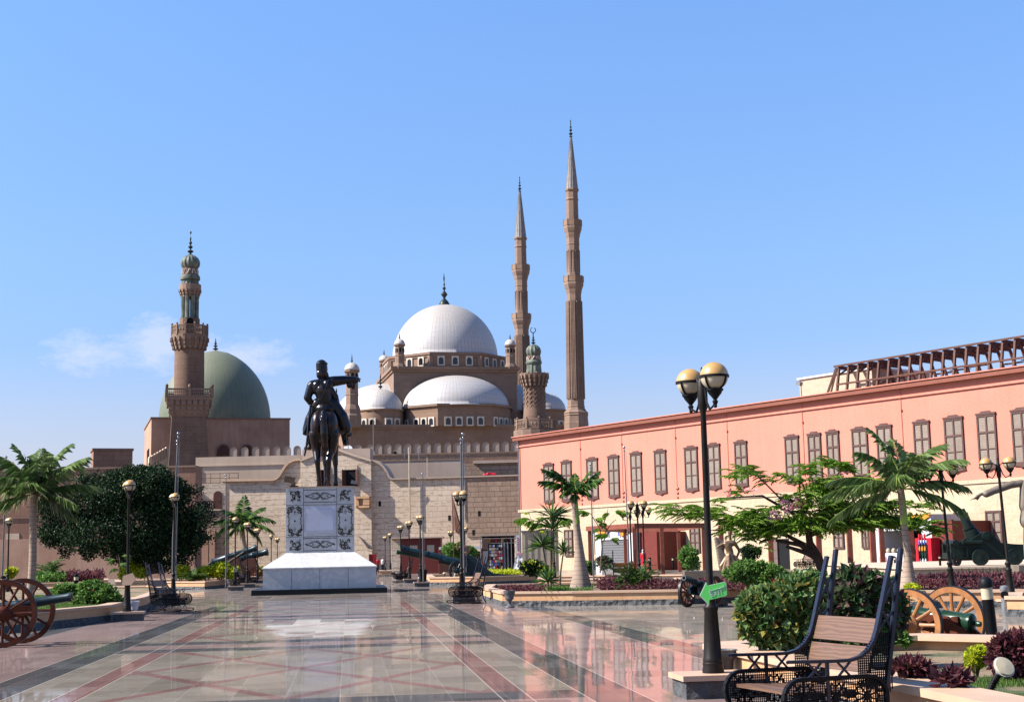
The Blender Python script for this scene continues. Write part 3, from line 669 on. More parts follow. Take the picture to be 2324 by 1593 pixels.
for q in range(4):
    mm=Matrix.Rotation(q*PI/2,4,'Z')
    for j in range(7):
        xx=-w_+j*w_/3
        for lv in range(3):b.box(xx-.3,xx+.3,-w_*(1.+.11*lv)-.12,-w_*.9,z1-2.4+lv*.75,z1-1.65+lv*.75,mm)
b.box(-w_*1.3,w_*1.3,-w_*1.3,w_*1.3,z1-.15,z1+.25);b.add([(-w_,-w_,z1-2.6),(w_,-w_,z1-2.6),(w_,w_,z1-2.6),(-w_,w_,z1-2.6),(-w_*1.22,-w_*1.22,z1-.1),(w_*1.22,-w_*1.22,z1-.1),(w_*1.22,w_*1.22,z1-.1),(-w_*1.22,w_*1.22,z1-.1)],[(0,1,5,4),(1,2,6,5),(2,3,7,6),(3,0,4,7)]);b.build('corbelled_cornice','mosque2',gm)
b=MB();R4=w_*1.28;h_=z1t-z1
for q in range(4):
    mm=Matrix.Rotation(q*PI/2,4,'Z')
    for j in range(3):
        xx=-R4+j*R4;b.box(xx-.22,xx+.22,-R4-.18,-R4+.18,z1+.25,z1t,mm);p=mm@Vector((xx,-R4,z1t+.3));b.ell(p,(.24,.24,.3),8,6)
    b.box(-R4,R4,-R4-.12,-R4+.12,z1t-.3,z1t-.05,mm);b.box(-R4,R4,-R4-.12,-R4+.12,z1+.25,z1+.5,mm)
    for j in range(-11,12):
        xx=j*R4/11.5;b.box(xx-.05,xx+.05,-R4-.05,-R4+.05,z1+.4,z1t-.2,mm)
    for zz in (.38,.62):b.box(-R4,R4,-R4-.06,-R4+.06,z1+h_*zz-.05,z1+h_*zz+.05,mm)
b.build('balcony_railing','mosque2',gm)
rs=33.5*k
b=MB();b.lathe([(rs*1.02,z1),(rs,z2-2.),(rs*1.06,z2-1.9),(rs*1.0,z2-1.7)],28);b.build('round_shaft','minaret',gm,'s')
b=MB();b.lathe([(rs,z2-1.8),(rs*1.12,z2-1.3),(rs*1.2,z2-.5),(rs*1.24,z2),(rs*1.26,z2+.3)],16);corbels(b,z2,rs,rs*1.26,1.8,20);b.build('corbelled_cornice','mosque2',gm)
oct_gallery(gm,z2+.3,rs*1.22,z2t-z2-.2,12)
zk=Zg(724);rl=20.5*k
b=MB();b.lathe([(rl*1.12,z2),(rl*1.1,zk)],8);bt=b.build('lantern_base','minaret',gm)
b=MB();b.prism([(x,zz+z2+.5) for x,zz in arched(1.,2.5)],-rl*1.14,-rl*.9,'y');b.build('doorway','dark',bt)
zc2=Zg(676)
b=MB()
for i in range(8):
    a=i*PI/4+PI/8;b.lathe([(.42,zk),(.36,zk+.3),(.36,zc2-.3),(.45,zc2+.2)],8,(rl*.78*math.cos(a),rl*.78*math.sin(a),0))
b.build('lantern_columns','teal',gm,'s')
b=MB();zf_=Zg(660);b.lathe([(rl*.75,zc2),(rl*1.05,zc2+.5),(rl*1.1,zf_-.2),(rl*1.22,zf_),(rl*1.22,zf_+.9)],16);corbels(b,zc2+1.2,rl*.8,rl*1.15,1.2,16);b.build('stalactite_cornice','mosque2',gm)
zq=Zg(632)
b=MB();b.lathe([(rl*1.03,zf_+.6),(rl*.93,zq-.3)],64,mod=lambda a,z:1-.08*abs(math.sin(a*8)));b.lathe([(rl*1.08,zq-.3),(rl*1.12,zq),(rl*1.04,zq+.4)],24);b.build('fluted_drum','teal',gm,'s')
zq2=Zg(610)
def squiggle(ro,r,za,zbb,n=9):
    b=MB()
    for i in range(n):
        a=i*2*PI/n;pts=[]
        for j in range(7):
            t=j/6;aa=a+t*2*PI/n*.8;zz=za+(zbb-za)*(.5+.38*math.sin(t*5+i*1.7));pts.append((r*math.cos(aa),r*math.sin(aa),zz))
        b.tube(pts,.07,4)
        b.tube([(r*math.cos(a+.1),r*math.sin(a+.1),za+.15),(r*math.cos(a+.1),r*math.sin(a+.1),zbb-.15)],.07,4)
    b.build('inscription','white',ro)
b=MB();b.lathe([(rl*.9,zq+.3),(rl*.86,zq2)],24);b.build('inscription_band','minaret',gm,'s');squiggle(gm,rl*.9,zq+.45,zq2-.1)
zbt=Zg(578)
b=MB();H=zbt-zq2;pr=[(rl*.84,0),(rl*1.0,H*.12),(rl*1.09,H*.32),(rl*1.06,H*.52),(rl*.9,H*.72),(rl*.6,H*.88),(rl*.25,H*.97),(.12,H)]
b.lathe(pr,96,(0,0,zq2),mod=lambda a,z:1-.09*abs(math.sin(a*7)));b.build('ribbed_bulb','teal',gm,'s')
finial_obj(gm,(0,0,zbt-.1),Zg(528)-zbt,.5,5)
# right carved minaret
Yh=232;G2=gd(1222,Yh);hm=empty('carved_minaret','stubby minaret with chevron-carved shaft and teal ribbed bulb beside the salmon roof edge','minaret',G2,math.radians(10));k=Yh/3300.
Zh=lambda y:at(1224,y,Yh).z
b=MB();r=24*k;zA=Zh(945);zB=Zh(870);b.lathe([(r*1.5,zA-14),(r*1.5,zA-3.5),(r*1.25,zA-1.5),(r*1.12,zA),(r,zA+2),(r*.96,zB)],32)
b.build('round_shaft','minaret',hm,'s')
b=MB()
for i in range(14):
    a0=i*2*PI/14
    for j in range(7):
        zz=zA+1.2+j*.74;q=r*1.0
        b.tube([(q*math.cos(a0),q*math.sin(a0),zz),(q*1.02*math.cos(a0+PI/14),q*1.02*math.sin(a0+PI/14),zz+.55),(q*math.cos(a0+PI/7),q*math.sin(a0+PI/7),zz)],.1,4)
b.build('chevron_carving','mosque2',hm)
b=MB();b.lathe([(r*.98,zB-.4),(r*1.2,zB+.8),(r*1.35,zB+1.2),(r*1.38,zB+1.5)],16);corbels(b,zB+1.3,r,r*1.35,1.8,18);b.build('corbelled_cornice','mosque2',hm)
oct_gallery(hm,zB+1.4,r*1.32,Zh(851)-zB-1.4,10)
b=MB();zL=Zh(955);b.lathe([(r*2.1,zL-6),(r*2.1,zL-1.6),(r*1.7,zL-1.8),(r*1.2,zL-3.),(r*1.1,zL-5)][::-1],16);b.lathe([(r*1.4,zL-5),(r*1.95,zL-2.),(r*2.0,zL-1.5),(r*1.2,zL-1.4)],16);corbels(b,zL-1.8,r*1.3,r*1.95,2.6,16);b.build('lower_cornice','mosque2',hm)
oct_gallery(hm,zL-1.4,r*1.9,1.55,10)
zC=Zh(822);rl=16.5*k
b=MB();b.lathe([(rl*1.12,zB),(rl*1.1,Zh(845)),(rl*1.0,zC-.3)],64,mod=lambda a,z:1-.1*abs(math.sin(a*6)));b.lathe([(rl*1.08,zC-.3),(rl*1.14,zC),(rl*1.,zC+.3)],24);b.build('fluted_drum','teal',hm,'s')
zD=Zh(808);b=MB();b.lathe([(rl*.96,zC+.2),(rl*.96,zD)],24);b.build('inscription_band','minaret',hm,'s');squiggle(hm,rl*.98,zC+.25,zD)
zE=Zh(781);H=zE-zD;b=MB();b.lathe([(rl*.84,0),(rl*1.0,H*.15),(rl*1.08,H*.4),(rl*.98,H*.65),(rl*.66,H*.86),(rl*.25,H*.97),(.12,H)],96,(0,0,zD),mod=lambda a,z:1-.1*abs(math.sin(a*6)));b.build('ribbed_bulb','teal',hm,'s')
finial_obj(hm,(0,0,zE-.1),Zh(752)-zE,.4,4)
b=MB();b.tube([(.42*math.cos(t*2*PI/14+1.9),0,Zh(749)+.42*math.sin(t*2*PI/14+1.9)) for t in range(13)],.07,5);b.build('crescent','finial',hm)
# ================================================================= green domed mosque
PG=Plane(339,230,17)
gq=empty('green_domed_mosque','square ochre plastered mosque block carrying one large green dome','mosque',PG.o,PG.yaw)
Wg,zg=PG.m(657.5,952);zg=PG.m(500,951)[1]
b=MB();b.box(0,Wg,0,Wg*.98,0,zg);b.build('wall','oldplaster',gq)
b=MB();b.box(-.15,Wg+.15,-.15,Wg*.98+.15,zg,zg+.25);b.build('roof_edge','mosque2',gq)
xg,zgb=PG.m(488,950,Wg*.5);rg=125*(PG.w(xg,Wg*.5).y)/3300.;_,zgt=PG.m(491,797,Wg*.5)
b=MB();H=zgt-zg;pr=[(rg,-1.),(rg,0)]+[(max(.001,rg*(1-(i/20.)**2.25)**.62),H*i/20.) for i in range(1,21)];pr.insert(-1,(rg*.06,H*.985))
b.lathe(pr,96);b.build('green_dome','green',gq,'all',(xg,Wg*.5,zg+.2))
finial_obj(gq,(xg,Wg*.5,zgt),PG.m(491,766,Wg*.5)[1]-zgt,.5,3)
for px,w2 in ((455,1.9),(507,2.2),(560,2.2)):
    x,_=PG.m(px,1030);zz=PG.m(px,1034)[1];hh=PG.m(px,1008)[1]-zz
    b=MB();b.prism([(x+p,q+zz) for p,q in arched(w2*1.1,hh*1.05,12,True)],-.12,.1,'y');f=b.build('arched_window','mosque2',gq)
    b=MB();b.prism([(x+p*.86,q*.94+zz) for p,q in arched(w2*1.1,hh*1.0,12,True)],-.16,.1,'y');b.build('grille','brownw',f)
for j in range(3):
    b=MB();b.box(-.12,.1,5+j*2.2,6.1+j*2.2,PG.m(330,1055)[1],PG.m(330,1012)[1]);b.build('slit_window','dark',gq)
# stepped merlon parapet left of the tower
b=MB();PP=Plane(338,226,34);pa_=empty('stepped_parapet','short sloping run of round-topped merlons left of the carved minaret','parapet',PP.o,PP.yaw)
n7=7
for i in range(n7):
    x,zz=PP.m(342+i*6.2,1050-i*3.6);b=MB();b.prism([(x+p,q+zz-1.2) for p,q in arched(.75,2.2)],-.25,.25,'y');b.build('merlon','plaster',pa_)
x0,za=PP.m(338,1062);x1,zb_=PP.m(385,1036);b=MB();b.prism([(x0,za-2),(x1,za-2),(x1,zb_+.1),(x0,za+.1)],-.3,.3,'y');b.build('wall','plaster',pa_)
# ================================================================= crenellated wall
PC=Plane(500,215,0)
cw=empty('crenellated_wall','long wall of round-topped stone merlons below the silver domes','wall',PC.o,0)
xl,zc0=PC.m(455,1031);xr,_=PC.m(1186,1031);_,zct=PC.m(1000,1031)
b=MB();b.box(xl,xr,0,1.2,0,zct);b.build('wall','rough',cw)
b=MB();b.box(xl,xr,-.12,1.3,zct,zct+.22);b.build('coping','mosque2',cw)
pxs=[529,554.6,579.4,603,627,651,674,697,720,743,766,789,812.3,839.5,859,880,903,925,946.6,969.7,992.7,1015.8,1037.5,1060,1081,1102.6,1125.6,1147.3,1169]
mh=MB();mh.prism(arched(.98,1.5,10),-.25,.25,'y');mm_=mh.build('merlon','plaster2',cw,loc=(PC.m(pxs[0],1031)[0],.5,zct+.2))
tr_=MB()
tr_.tube([(-.5,-.27,0),(-.5,-.27,1.01)]+[(.5*math.cos(PI-PI*i/8),-.27,1.01+.5*math.sin(PI-PI*i/8)) for i in range(9)],.06,4);tr_.build('arch_trim','mosque2',mm_)
for p in pxs[1:]:
    c=copy_tree(mm_,cw);c.location=(PC.m(p,1031)[0],.5,zct+.2)
# roof clutter
def thing_box(name,label,cat,mat,px0,px1,py0,py1,Y,depth=.6,group=None,extra=None):
    a=at(px0,py1,Y);c=at(px1,py0,Y);b=MB();b.box(-(c.x-a.x)/2,(c.x-a.x)/2,0,depth,0,c.z-a.z)
    o=b.build(name,mat,loc=((a.x+c.x)/2,Y,a.z));tag(o,label,cat,group);return o
for (p0,p1,y0,y1,lab) in ((690,712,1020,1031,'white air conditioner box on the gate roof left of the horse'),(838,850,1025,1033,'air conditioner box right of the gable top'),(893,903,1022,1032,'grey unit box among the aerials on the plaster roof'),(800,812,1020,1031,'pale box beside the satellite dish')):
    a=at(p0,y1,205);c=at(p1,y0,205);t=empty('air_conditioner',lab,'air conditioner',((a.x+c.x)/2,205,a.z),0,'roof units behind the gate wall');w2=(c.x-a.x)/2;h=c.z-a.z
    b=MB();b.box(-w2,w2,0,.5,0,h);b.build('casing','creamp',t);b=MB();b.lathe([(h*.38,0),(h*.38,.03)],16,m=Matrix.Translation((-w2*.3,-.0,h/2))@Matrix.Rotation(PI/2,4,'X'));b.build('fan_grille','dark',t)
p=at(790,1024,200);t=empty('satellite_dish','white satellite dish on the roof just right of the bronze horse','satellite dish',(p.x,200,p.z-.6))
b=MB();b.lathe([(.02,0),(.35,.05),(.62,.2)],20,m=Matrix.Translation((0,0,.8))@Matrix.Rotation(math.radians(60),4,'X'));b.build('dish','whitep',t,'s');b=MB();b.tube([(0,0,-1),(0,0,.8)],.04,6);b.build('mast','steel',t)
for i,(px,yt,yb,lab) in enumerate(((847.6,932,1031,'very tall thin whip aerial in front of the small silver dome'),(930,1015,1180,'tall wooden pole strapped up the gate wall'),(970,1038,1082,'short wooden stick standing on the gate wall'),(918,1017,1040,'left of two short antennas on the roof wall'),(951,1017,1043,'right of two short antennas on the roof wall'))):
    Y=171 if i in(1,2) else 190;a=at(px,yb,Y);c=at(px,yt,Y);b=MB();b.tube([(0,0,0),(0,0,c.z-a.z)],.09 if i in(1,) else .05,6)
    if i>2:
        for q in range(4):b.bar((-.25,0,(c.z-a.z)*(.4+.18*q)),(.25,0,(c.z-a.z)*(.4+.18*q)),.05)
    if i==1:b.bar((0,0,(c.z-a.z)*.35),(1.2,0,(c.z-a.z)*.35+.4),.1)
    o=b.build('pole','creamp' if i in(1,2) else 'steel',loc=(a.x,Y,a.z));tag(o,lab,'pole' if i in(1,2) else 'aerial')
# ================================================================= left fort wall and small tower
PF=Plane(200,150,-1.)
fl=empty('fort_wall','long reddish block-built fort wall across the left background','wall',PF.o,PF.yaw)
xl,_=PF.m(-420,1068);xr,_=PF.m(444,1062);zt=PF.m(200,1065)[1]
b=MB();b.box(xl,xr,0,3,0,zt);b.build('wall','fortL',fl)
b=MB();b.box(xl,xr,-.12,3.1,zt,zt+.18);b.box(xl,xr,-.1,0,zt-4.9,zt-4.75);b.build('coping','mosque2',fl)
for px,py in ((143,1093),(187,1092),(60,1095)):
    x,z=PF.m(px,py);b=MB();b.prism([(x+p,q+z) for p,q in arched(.62,.62,8)],-.08,.05,'y');b.build('arched_window','dark',fl)
x,z=PF.m(28,1235);b=MB();b.box(x-.7,x+.7,-.06,0,z,z+1.1);b.build('repair_patch','plaster',fl)
# low dado of darker red plaster
b=MB();b.box(xl,xr,-.14,0,0,PF.m(100,1222)[1]);b.build('dado','oldplaster',fl)
a,zz=PF.m(196,1064);c,_=PF.m(301,1064);PT=Plane(215,165,20)
t=empty('corner_tower','small flat-roofed stone tower standing above the left fort wall','tower',PT.o,PT.yaw)
x0,zt2=PT.m(212,1022);x1,_=PT.m(301,1022);b=MB();b.box(x0,x1,0,(x1-x0)*.9,0,zt2);b.build('wall','fortL',t)
b=MB();b.box(x0-.12,x1+.12,-.12,(x1-x0)*.9+.1,zt2,zt2+.25);b.build('roof_slab','mosque2',t)
b=MB();b.box(-.06,.05,1.6,1.95,PT.m(215,1052)[1],PT.m(215,1042)[1]);b.build('slit_window','dark',t)
# ================================================================= balcony recess wall
PR_=Plane(440,168,-2);rc=empty('balcony_wall','tan stone wall with a wooden balcony and arched brown door beside the big dark tree','wall',PR_.o,PR_.yaw)
xa,_=PR_.m(395,1100);xb,_=PR_.m(512,1100);zt=PR_.m(450,1098)[1];zbal=PR_.m(470,1160)[1]
b=MB();b.box(xa,xb,0,2,zbal,zt);b.build('wall','gate',rc)
b=MB();b.box(xa,xb,-2.2,2,0,zbal);b.build('lower_wall','rough',rc)
b=MB();b.box(PR_.m(440,1160)[0],xb,-2.35,-.01,zbal,zbal+.15);b.build('balcony_floor','gate',rc)
x0,_=PR_.m(441,1160,-2.2);x1,_=PR_.m(500,1160,-2.2);zr=PR_.m(470,1136,-2.2)[1];b=MB();b.box(x0,x1,-2.25,-2.1,zr-.12,zr);b.box(x0,x1,-2.25,-2.1,zbal+.15,zbal+.3)
for i in range(13):
    x=x0+(x1-x0)*i/12;b.box(x-.06-(.1 if i in(3,) else 0),x+.06+(.1 if i in(3,)else 0),-2.22,-2.12,zbal+.2,zr)
b.build('railing','brownw',rc)
x,_=PR_.m(494.5,1160);b=MB();b.prism([(x+p,q+zbal+.1) for p,q in arched(1.0,2.2)],-.1,.1,'y');b.build('arched_door','brownw',rc)
x,_=PR_.m(448,1120);b=MB();b.box(x-.3,x+.6,-.25,0,PR_.m(450,1160)[1],PR_.m(450,1118)[1]);b.build('pilaster','plaster',rc)
# doorway below the tree
x,_=PR_.m(468,1285,-2.2);b=MB();b.box(x-1.,x+1.,-2.4,-2.2,0,5.);o=b.build('pale_doorway','oldplaster',rc)
# orange brick band
# ================================================================= pale plaster upper walls
PU=Plane(445,181,-2.);pu=empty('plaster_wall','pale peeling plaster wall with a thin pipe rail above the balcony','wall',PU.o,PU.yaw)
x0,_=PU.m(444,1060);x1,zt=PU.m(700,1032);zm=PU.m(500,1056)[1]
b=MB();b.box(x0,x1,0,3,4,zt);b.build('wall','plaster',pu);b=MB();b.box(x0,x1,-.12,0,zm-.1,zm+.06);b.box(x0-.3,x0+.25,-.2,.3,4,zm-.05);b.build('string_course','plaster',pu)
b=MB();zz1=PU.m(460,1075,-.6)[1];zz2=PU.m(460,1096,-.6)[1];xa,_=PU.m(395,1080,-.6);xb,_=PU.m(541,1080,-.6)
for z in (zz1,(zz1+zz2)/2,zz2):b.tube([(xa,-.6,z),(xb,-.6,z)],.035,5)
for i in range(8):
    x=xa+(xb-xa)*i/7;b.tube([(x,-.6,zz2-.5),(x,-.6,zz1)],.035,5)
b.build('pipe_rail','rust',pu)
PV=Plane(860,181,-4);pv=empty('plaster_wall','grey-pink rendered upper wall right of the gable','wall',PV.o,PV.yaw)
x0,_=PV.m(855,1060);x1,zt=PV.m(1046,1043);b=MB();b.box(x0,x1,0,2,4,zt);b.build('wall','plaster2',pv);b=MB();b.box(x0,x1,-.06,2.06,zt,zt+.12);b.build('coping','mosque2',pv)
# terrace recess at the right
PW_=Plane(1050,190,-4);pw=empty('terrace_wall','dark weathered terrace back wall with concrete ledges beside the salmon building','wall',PW_.o,PW_.yaw)
x0,_=PW_.m(1048,1060);x1,z1=PW_.m(1192,1049);_,z2=PW_.m(1120,1036)
b=MB();b.box(x0,x1,0,2,4,z1);b.build('wall','rough',pw)
b=MB();b.box(x0+1.5,x1,-.4,2,z1,z1+.35);b.build('ledge','plaster2',pw);b=MB();b.box(x0,x1,1.,6,z1-1,z2);b.build('upper_wall','minaret',pw)
a=at(1113,1080.5,173.2);b=MB();b.caps((-.7,0,.2),.2,(.6,0,.22),.17);b.caps((-.3,-.1,.38),.13,(.5,.1,.34),.12)
tag(rough_blob(b,'cloth_bundle','red',None,.05,4,(a.x,173.2,a.z-.05)),'red cloth bundle lying on the terrace edge by the salmon building','bundle')
# ================================================================= gate wall with curved gable
PQ=Plane(842,172,-7);gw=empty('gate_wall','tan ashlar gate wall with scrolled shoulders and a central gable behind the statue','wall',PQ.o,PQ.yaw)
def Q(px,py,off=0):return PQ.m(px,py,off)
prof=[(503,1092.3),(623,1090.5),(630,1087),(636,1081),(642,1071),(649,1060),(656,1052.5),(663,1048.7),(672,1045.5),(684,1044.5)]
L=[Q(*p) for p in prof];b=MB();b.prism([(L[0][0],0)]+L+[(L[-1][0],0)],0,2.5,'y');b.build('left_wall','gate',gw)
b=MB()
for p,q in zip(L,L[1:]):b.bar((p[0],1.1,p[1]+.1),(q[0],1.1,q[1]+.1),3.1,.26)
b.build('coping','cap',gw)
prof=[(842,1047),(851,1048),(860.6,1053),(867,1058),(872.4,1063),(878,1072),(881,1078),(884,1085),(890,1089),(1189,1080)]
Rr=[Q(*p) for p in prof];b=MB();b.prism([(Rr[0][0],0)]+Rr+[(Rr[-1][0],0)],0,2.5,'y');b.build('right_wall','gate',gw)
b=MB()
for i,(p,q) in enumerate(zip(Rr,Rr[1:])):b.bar((p[0],1.1,p[1]+.1),(q[0],1.1,q[1]+.1),2.8,.22 if i<8 else .16)
b.build('coping','plaster2',gw)
prof=[(682,1047),(716,1034),(762,1020.5),(800,1034),(842,1047)]
C=[Q(*p,-.6) for p in prof];b=MB();b.prism([(C[0][0],0)]+C+[(C[-1][0],0)],-.6,2.4,'y');b.build('gable_wall','gate',gw)
b=MB()
for p,q in zip(C,C[1:]):b.bar((p[0],.3,p[1]+.08),(q[0],.3,q[1]+.08),2.2,.2)
b.build('coping','plaster',gw)
x0,zt=Q(688,1022,2);x1,_=Q(841.5,1022,2);b=MB();b.box(x0,x1,1.6,3.2,Q(688,1060,2)[1],zt);b.build('roof_parapet','plaster2',gw)
x0,zt=Q(1058,1086,-.12);x1,zb=Q(1187,1215,-.12);b=MB();b.box(x0,x1,-.12,0,zb,zt);b.build('weathered_facing','rough',gw)
def open_window(px0,px1,py0,py1):
    x0,z1=Q(px0,py0,-.6);x1,z0=Q(px1,py1,-.6);b=MB();t=.18
    b.box(x0-t,x1+t,-.72,-.5,z1,z1+.5);b.box(x0-t,x0,-.7,-.5,z0,z1);b.box(x1,x1+t,-.7,-.5,z0,z1);f=b.build('window','gate',gw)
    b=MB();b.box(x0,x1,-.63,-.5,z0,z1);b.build('opening','dark',f)
    for s,xx in ((-1,x0),(1,x1)):
        b=MB();b.box(-.02,.03,-.62,0,z0,z1)
        for k in range(12):b.box(-.05,.05,-.55,-.05,z0+(z1-z0)*(k+.2)/12,z0+(z1-z0)*(k+.6)/12)
        b.build('shutter','brownw',f,loc=(xx,-.65,0),rz=-s*math.radians(35)*-1)
open_window(785,808,1066,1103);open_window(731,744,1066,1103)
x0,z1=Q(810,1127,-.6);x1,z0=Q(841,1152,-.6);b=MB();b.box(x0,x1,-1.2,-.58,z0,z0+.25);b.box(x0,x1,-1.3,-.58,z1-.25,z1);b.box(x0,x0+.35,-1.2,-.58,z0,z1)
for k in range(4):b.box(x1-.75,x1,-1.25-.03*(k%2),-.58,z0+(z1-z0)*k/4,z0+(z1-z0)*(k+1)/4-.02)
b.build('stone_corbel_box','sand',gw)
b=MB();b.box(x0+.35,x1-.75,-.9,-.6,z0+.25,z1-.25);b.build('corbel_panel','oldplaster',gw)
# curved buttress trace
pts=[Q(806,1212,-.7),Q(815,1218,-.7),(Q(826,1232,-.7)),Q(836,1246,-.7),Q(846,1249,-.7),Q(846,1292,-.7)]
b=MB();b.prism([(pts[0][0]-2,0),(pts[0][0]-2,pts[0][1])]+pts[:-1]+[(pts[-1][0],0)],-1.1,-.6,'y');b.build('buttress','gate',gw)
b=MB()
for p,q in zip(pts,pts[1:-1]):b.bar((p[0],-.9,p[1]),(q[0],-.9,q[1]),.5,.18)
b.build('buttress_edge','plaster',gw)
for px,lab in ((1030,0),(1056,0)):pass
for px,py in ((862,1143),(1020,1175),(1075,1208),(1088,1165)):
    x,z=Q(px,py);b=MB();b.box(x-.15,x+.15,-.14 if px>1050 else -.03,.1,z-.3,z+.3);b.build('drain_hole','dark',gw)
b=MB()
for px in (1054,1048):
    x,z=Q(px,1050);b.tube([(x,-.15,z),(x,-.15,Q(px,1180)[1])],.06,5)
b.build('conduit','steel',gw)
# dado at base
# ================================================================= salmon building
PB=Plane(1182,150,-56.26);pb=empty('salmon_building','long salmon-painted barracks over a cream stone ground floor with tall mauve shutters','building',PB.o,PB.yaw)
ztop=(PB.m(1500,945)[1]+PB.m(1185,993)[1])/2;zs=PB.m(1500,1143)[1];zs=(PB.m(1190,1161.5)[1]+PB.m(2193,1092)[1])/2
ztop=(PB.m(1185,995)[1]+PB.m(2300,833)[1])/2
LEN=PB.m(2324,900)[0]+6
b=MB();b.box(0,LEN,0,16,zs,ztop-.3);b.build('upper_wall','pink',pb)
b=MB();b.box(.05,LEN,-.1,16,0,zs);b.build('ground_floor_wall','cream',pb)
b=MB();b.box(-.3,LEN,-.5,16.2,ztop-.34,ztop+.02);b.build('cornice','pinkshade',pb);b=MB();b.box(-.4,LEN,-.6,16.4,ztop+.02,ztop+.1);b.build('coping','pink',pb)  # lower band painted dark as overhang shade, thin pink edge above it
b=MB();b.box(-.1,LEN,-.14,0,ztop-1.,ztop-.86);b.build('moulding','pink',pb)
b=MB();b.box(0,LEN,-.2,.02,zs-.12,zs+.14);b.build('string_course','cream',pb)
def pwin(px0,px1,py0,py1,crest=True,low=False):
    off=-.12 if low else 0
    x0,z1=PB.m(px0,(py0),off);x1,z0=PB.m(px1,py1,off);_,z1b=PB.m(px1,py0,off);w=x1-x0;b=MB();t=.13;y=off-.12
    b.box(x0,x0+t,y,off+.05,z0,z1);b.box(x1-t,x1,y,off+.05,z0,z1);b.box(x0+t,x1-t,y,off+.05,z1-t,z1);b.box(x0+t,x1-t,y,off+.05,z0,z0+t)
    xm=(x0+x1)/2;b.box(xm-.06,xm+.06,y+.01,off,z0+t,z1-t);H=z1-z0
    b.box(x0+t,xm-.06,y+.01,off,z0+H*.64,z0+H*.64+.13);b.box(xm+.06,x1-t,y+.01,off,z0+H*.64,z0+H*.64+.13)
    b.box(x0+t,xm-.06,y+.02,off,z0+H*.33,z0+H*.33+.06);b.box(xm+.06,x1-t,y+.02,off,z0+H*.33,z0+H*.33+.06)
    if crest:
        c=[(x0-.05,z1),(x1+.05,z1),(x1+.05,z1+.12),(xm+w*.28,z1+.14),(xm+w*.2,z1+.25),(xm-w*.2,z1+.25),(xm-w*.28,z1+.14),(x0-.05,z1+.12)];b.prism(c,y-.04,off+.05,'y')
        c=[(x0-.04,z0),(x1+.04,z0),(x1+.04,z0-.1),(xm+w*.2,z0-.16),(xm,z0-.3),(xm-w*.2,z0-.16),(x0-.04,z0-.1)];b.prism(c,y-.02,off+.05,'y')
    f=b.build('window','frame',pb);b=MB();b.box(x0+t,x1-t,off-.05,off+.04,z0+t,z1-t);b.build('shutter','shut',f)
for q in ((1234.4,1259,1056,1137),(1274.5,1299.2,1050,1134),(1331.8,1359.4,1044,1128),(1380.6,1407.7,1038,1124.5),(1431.3,1459.2,1031,1119),(1485.6,1515,1026,1115),(1554,1586.6,1019,1109),(1606,1637.8,1012,1104),(1667.5,1699.4,1006,1099),(1781.6,1817.5,994,1091),(1833.9,1867.9,988,1085),(1875.8,1909,983,1078),(1933.7,1974.3,977,1078),(1989.7,2030,970,1073),(2073.3,2116.2,961,1067),(2142.8,2192.7,952,1063),(2217,2267.5,943,1057),(2295.4,2350,935,1050)):pwin(*q)
for q in ((1281.5,1301.6,1202,1262),(1350,1370,1200,1258),(1390,1411,1198,1257),(1493.8,1516.3,1190,1256),(1565.8,1590.5,1187,1253),(1890,1917,1172,1244),(1954,1975,1170,1244),(2165,2200,1163,1236),(2237,2278,1159,1232)):pwin(*q,crest=False,low=True)
x0,z1=PB.m(1746,1223,-.12);x1,_=PB.m(1766,1223,-.12);b=MB();b.box(x0,x1,-.28,-.1,0,z1)
for k in range(4):b.box(x0-.02,x1+.02,-.3,-.28,z1*(.1+.27*k),z1*(.1+.27*k)+.1)
b.build('plank_door','doorw',pb);x2,_=PB.m(1790,1223,-.12);b=MB();b.box(x1,x2,-.14,-.1,0,z1);b.build('dark_doorway','dark',pb)
for px in (1317,1411,1533.5,1651.6,1824,2050):
    x,_=PB.m(px,1000);b=MB();b.tube([(x,-.05,ztop-.4),(x,-.05,zs+.9)],.022,6)
    for z,r in ((ztop-.95,.14),(ztop-1.9,.08),(zs+1.15,.2),(zs+.75,.15),(zs+.35,.1)):b.cbox((x,-.07,z),(r*2,.12,.12))
    b.build('downpipe','pink',pb)
b=MB()
x,_=PB.m(1186,1100);b.tube([(.25,-.15,ztop-.4),(.25,-.15,.2)],.07,6);b.build('corner_pipe','steel',pb)
# rooftop steel frame
rf=empty('roof_frame','long rusty steel portal frame standing on the salmon building roof','steel frame',PB.w(0,0,0),PB.yaw)
xs=[];
pxl=[1896+24.3*i+.32*i*i for i in range(18)]
x0,_=PB.m(1889,850,1.2);step=None
xsA,_=PB.m(1899,850,1.2);xsB,_=PB.m(2300,800,1.2);nF=17;dx=(xsB-xsA)/(nF-1.)
zt_f=(PB.m(1896,836,1.4)[1]+PB.m(2324,766,1.4)[1])/2;Dp=4.6
for i in range(-0,nF+4):
    x=xsA+dx*i;b=MB();b.bar((x,1.1,ztop+.1),(x,1.5,zt_f),.17);b.bar((x,Dp+1.2,ztop+.1),(x,Dp+.3,zt_f),.17)
    b.bar((x,1.5,zt_f),(x,Dp+.3,zt_f-.1),.2,.26);b.bar((x,1.5,zt_f-.55),(x,2.3,zt_f-.15),.12);b.build('portal','rust',rf)
xe=xsA+dx*(nF+3);b=MB()
for y,z in ((1.35,zt_f+.12),(Dp+.3,zt_f+.05),((1.4+Dp)/2,zt_f+.1)):b.bar((xsA-.4,y,z),(xe,y,z),.1,.14)
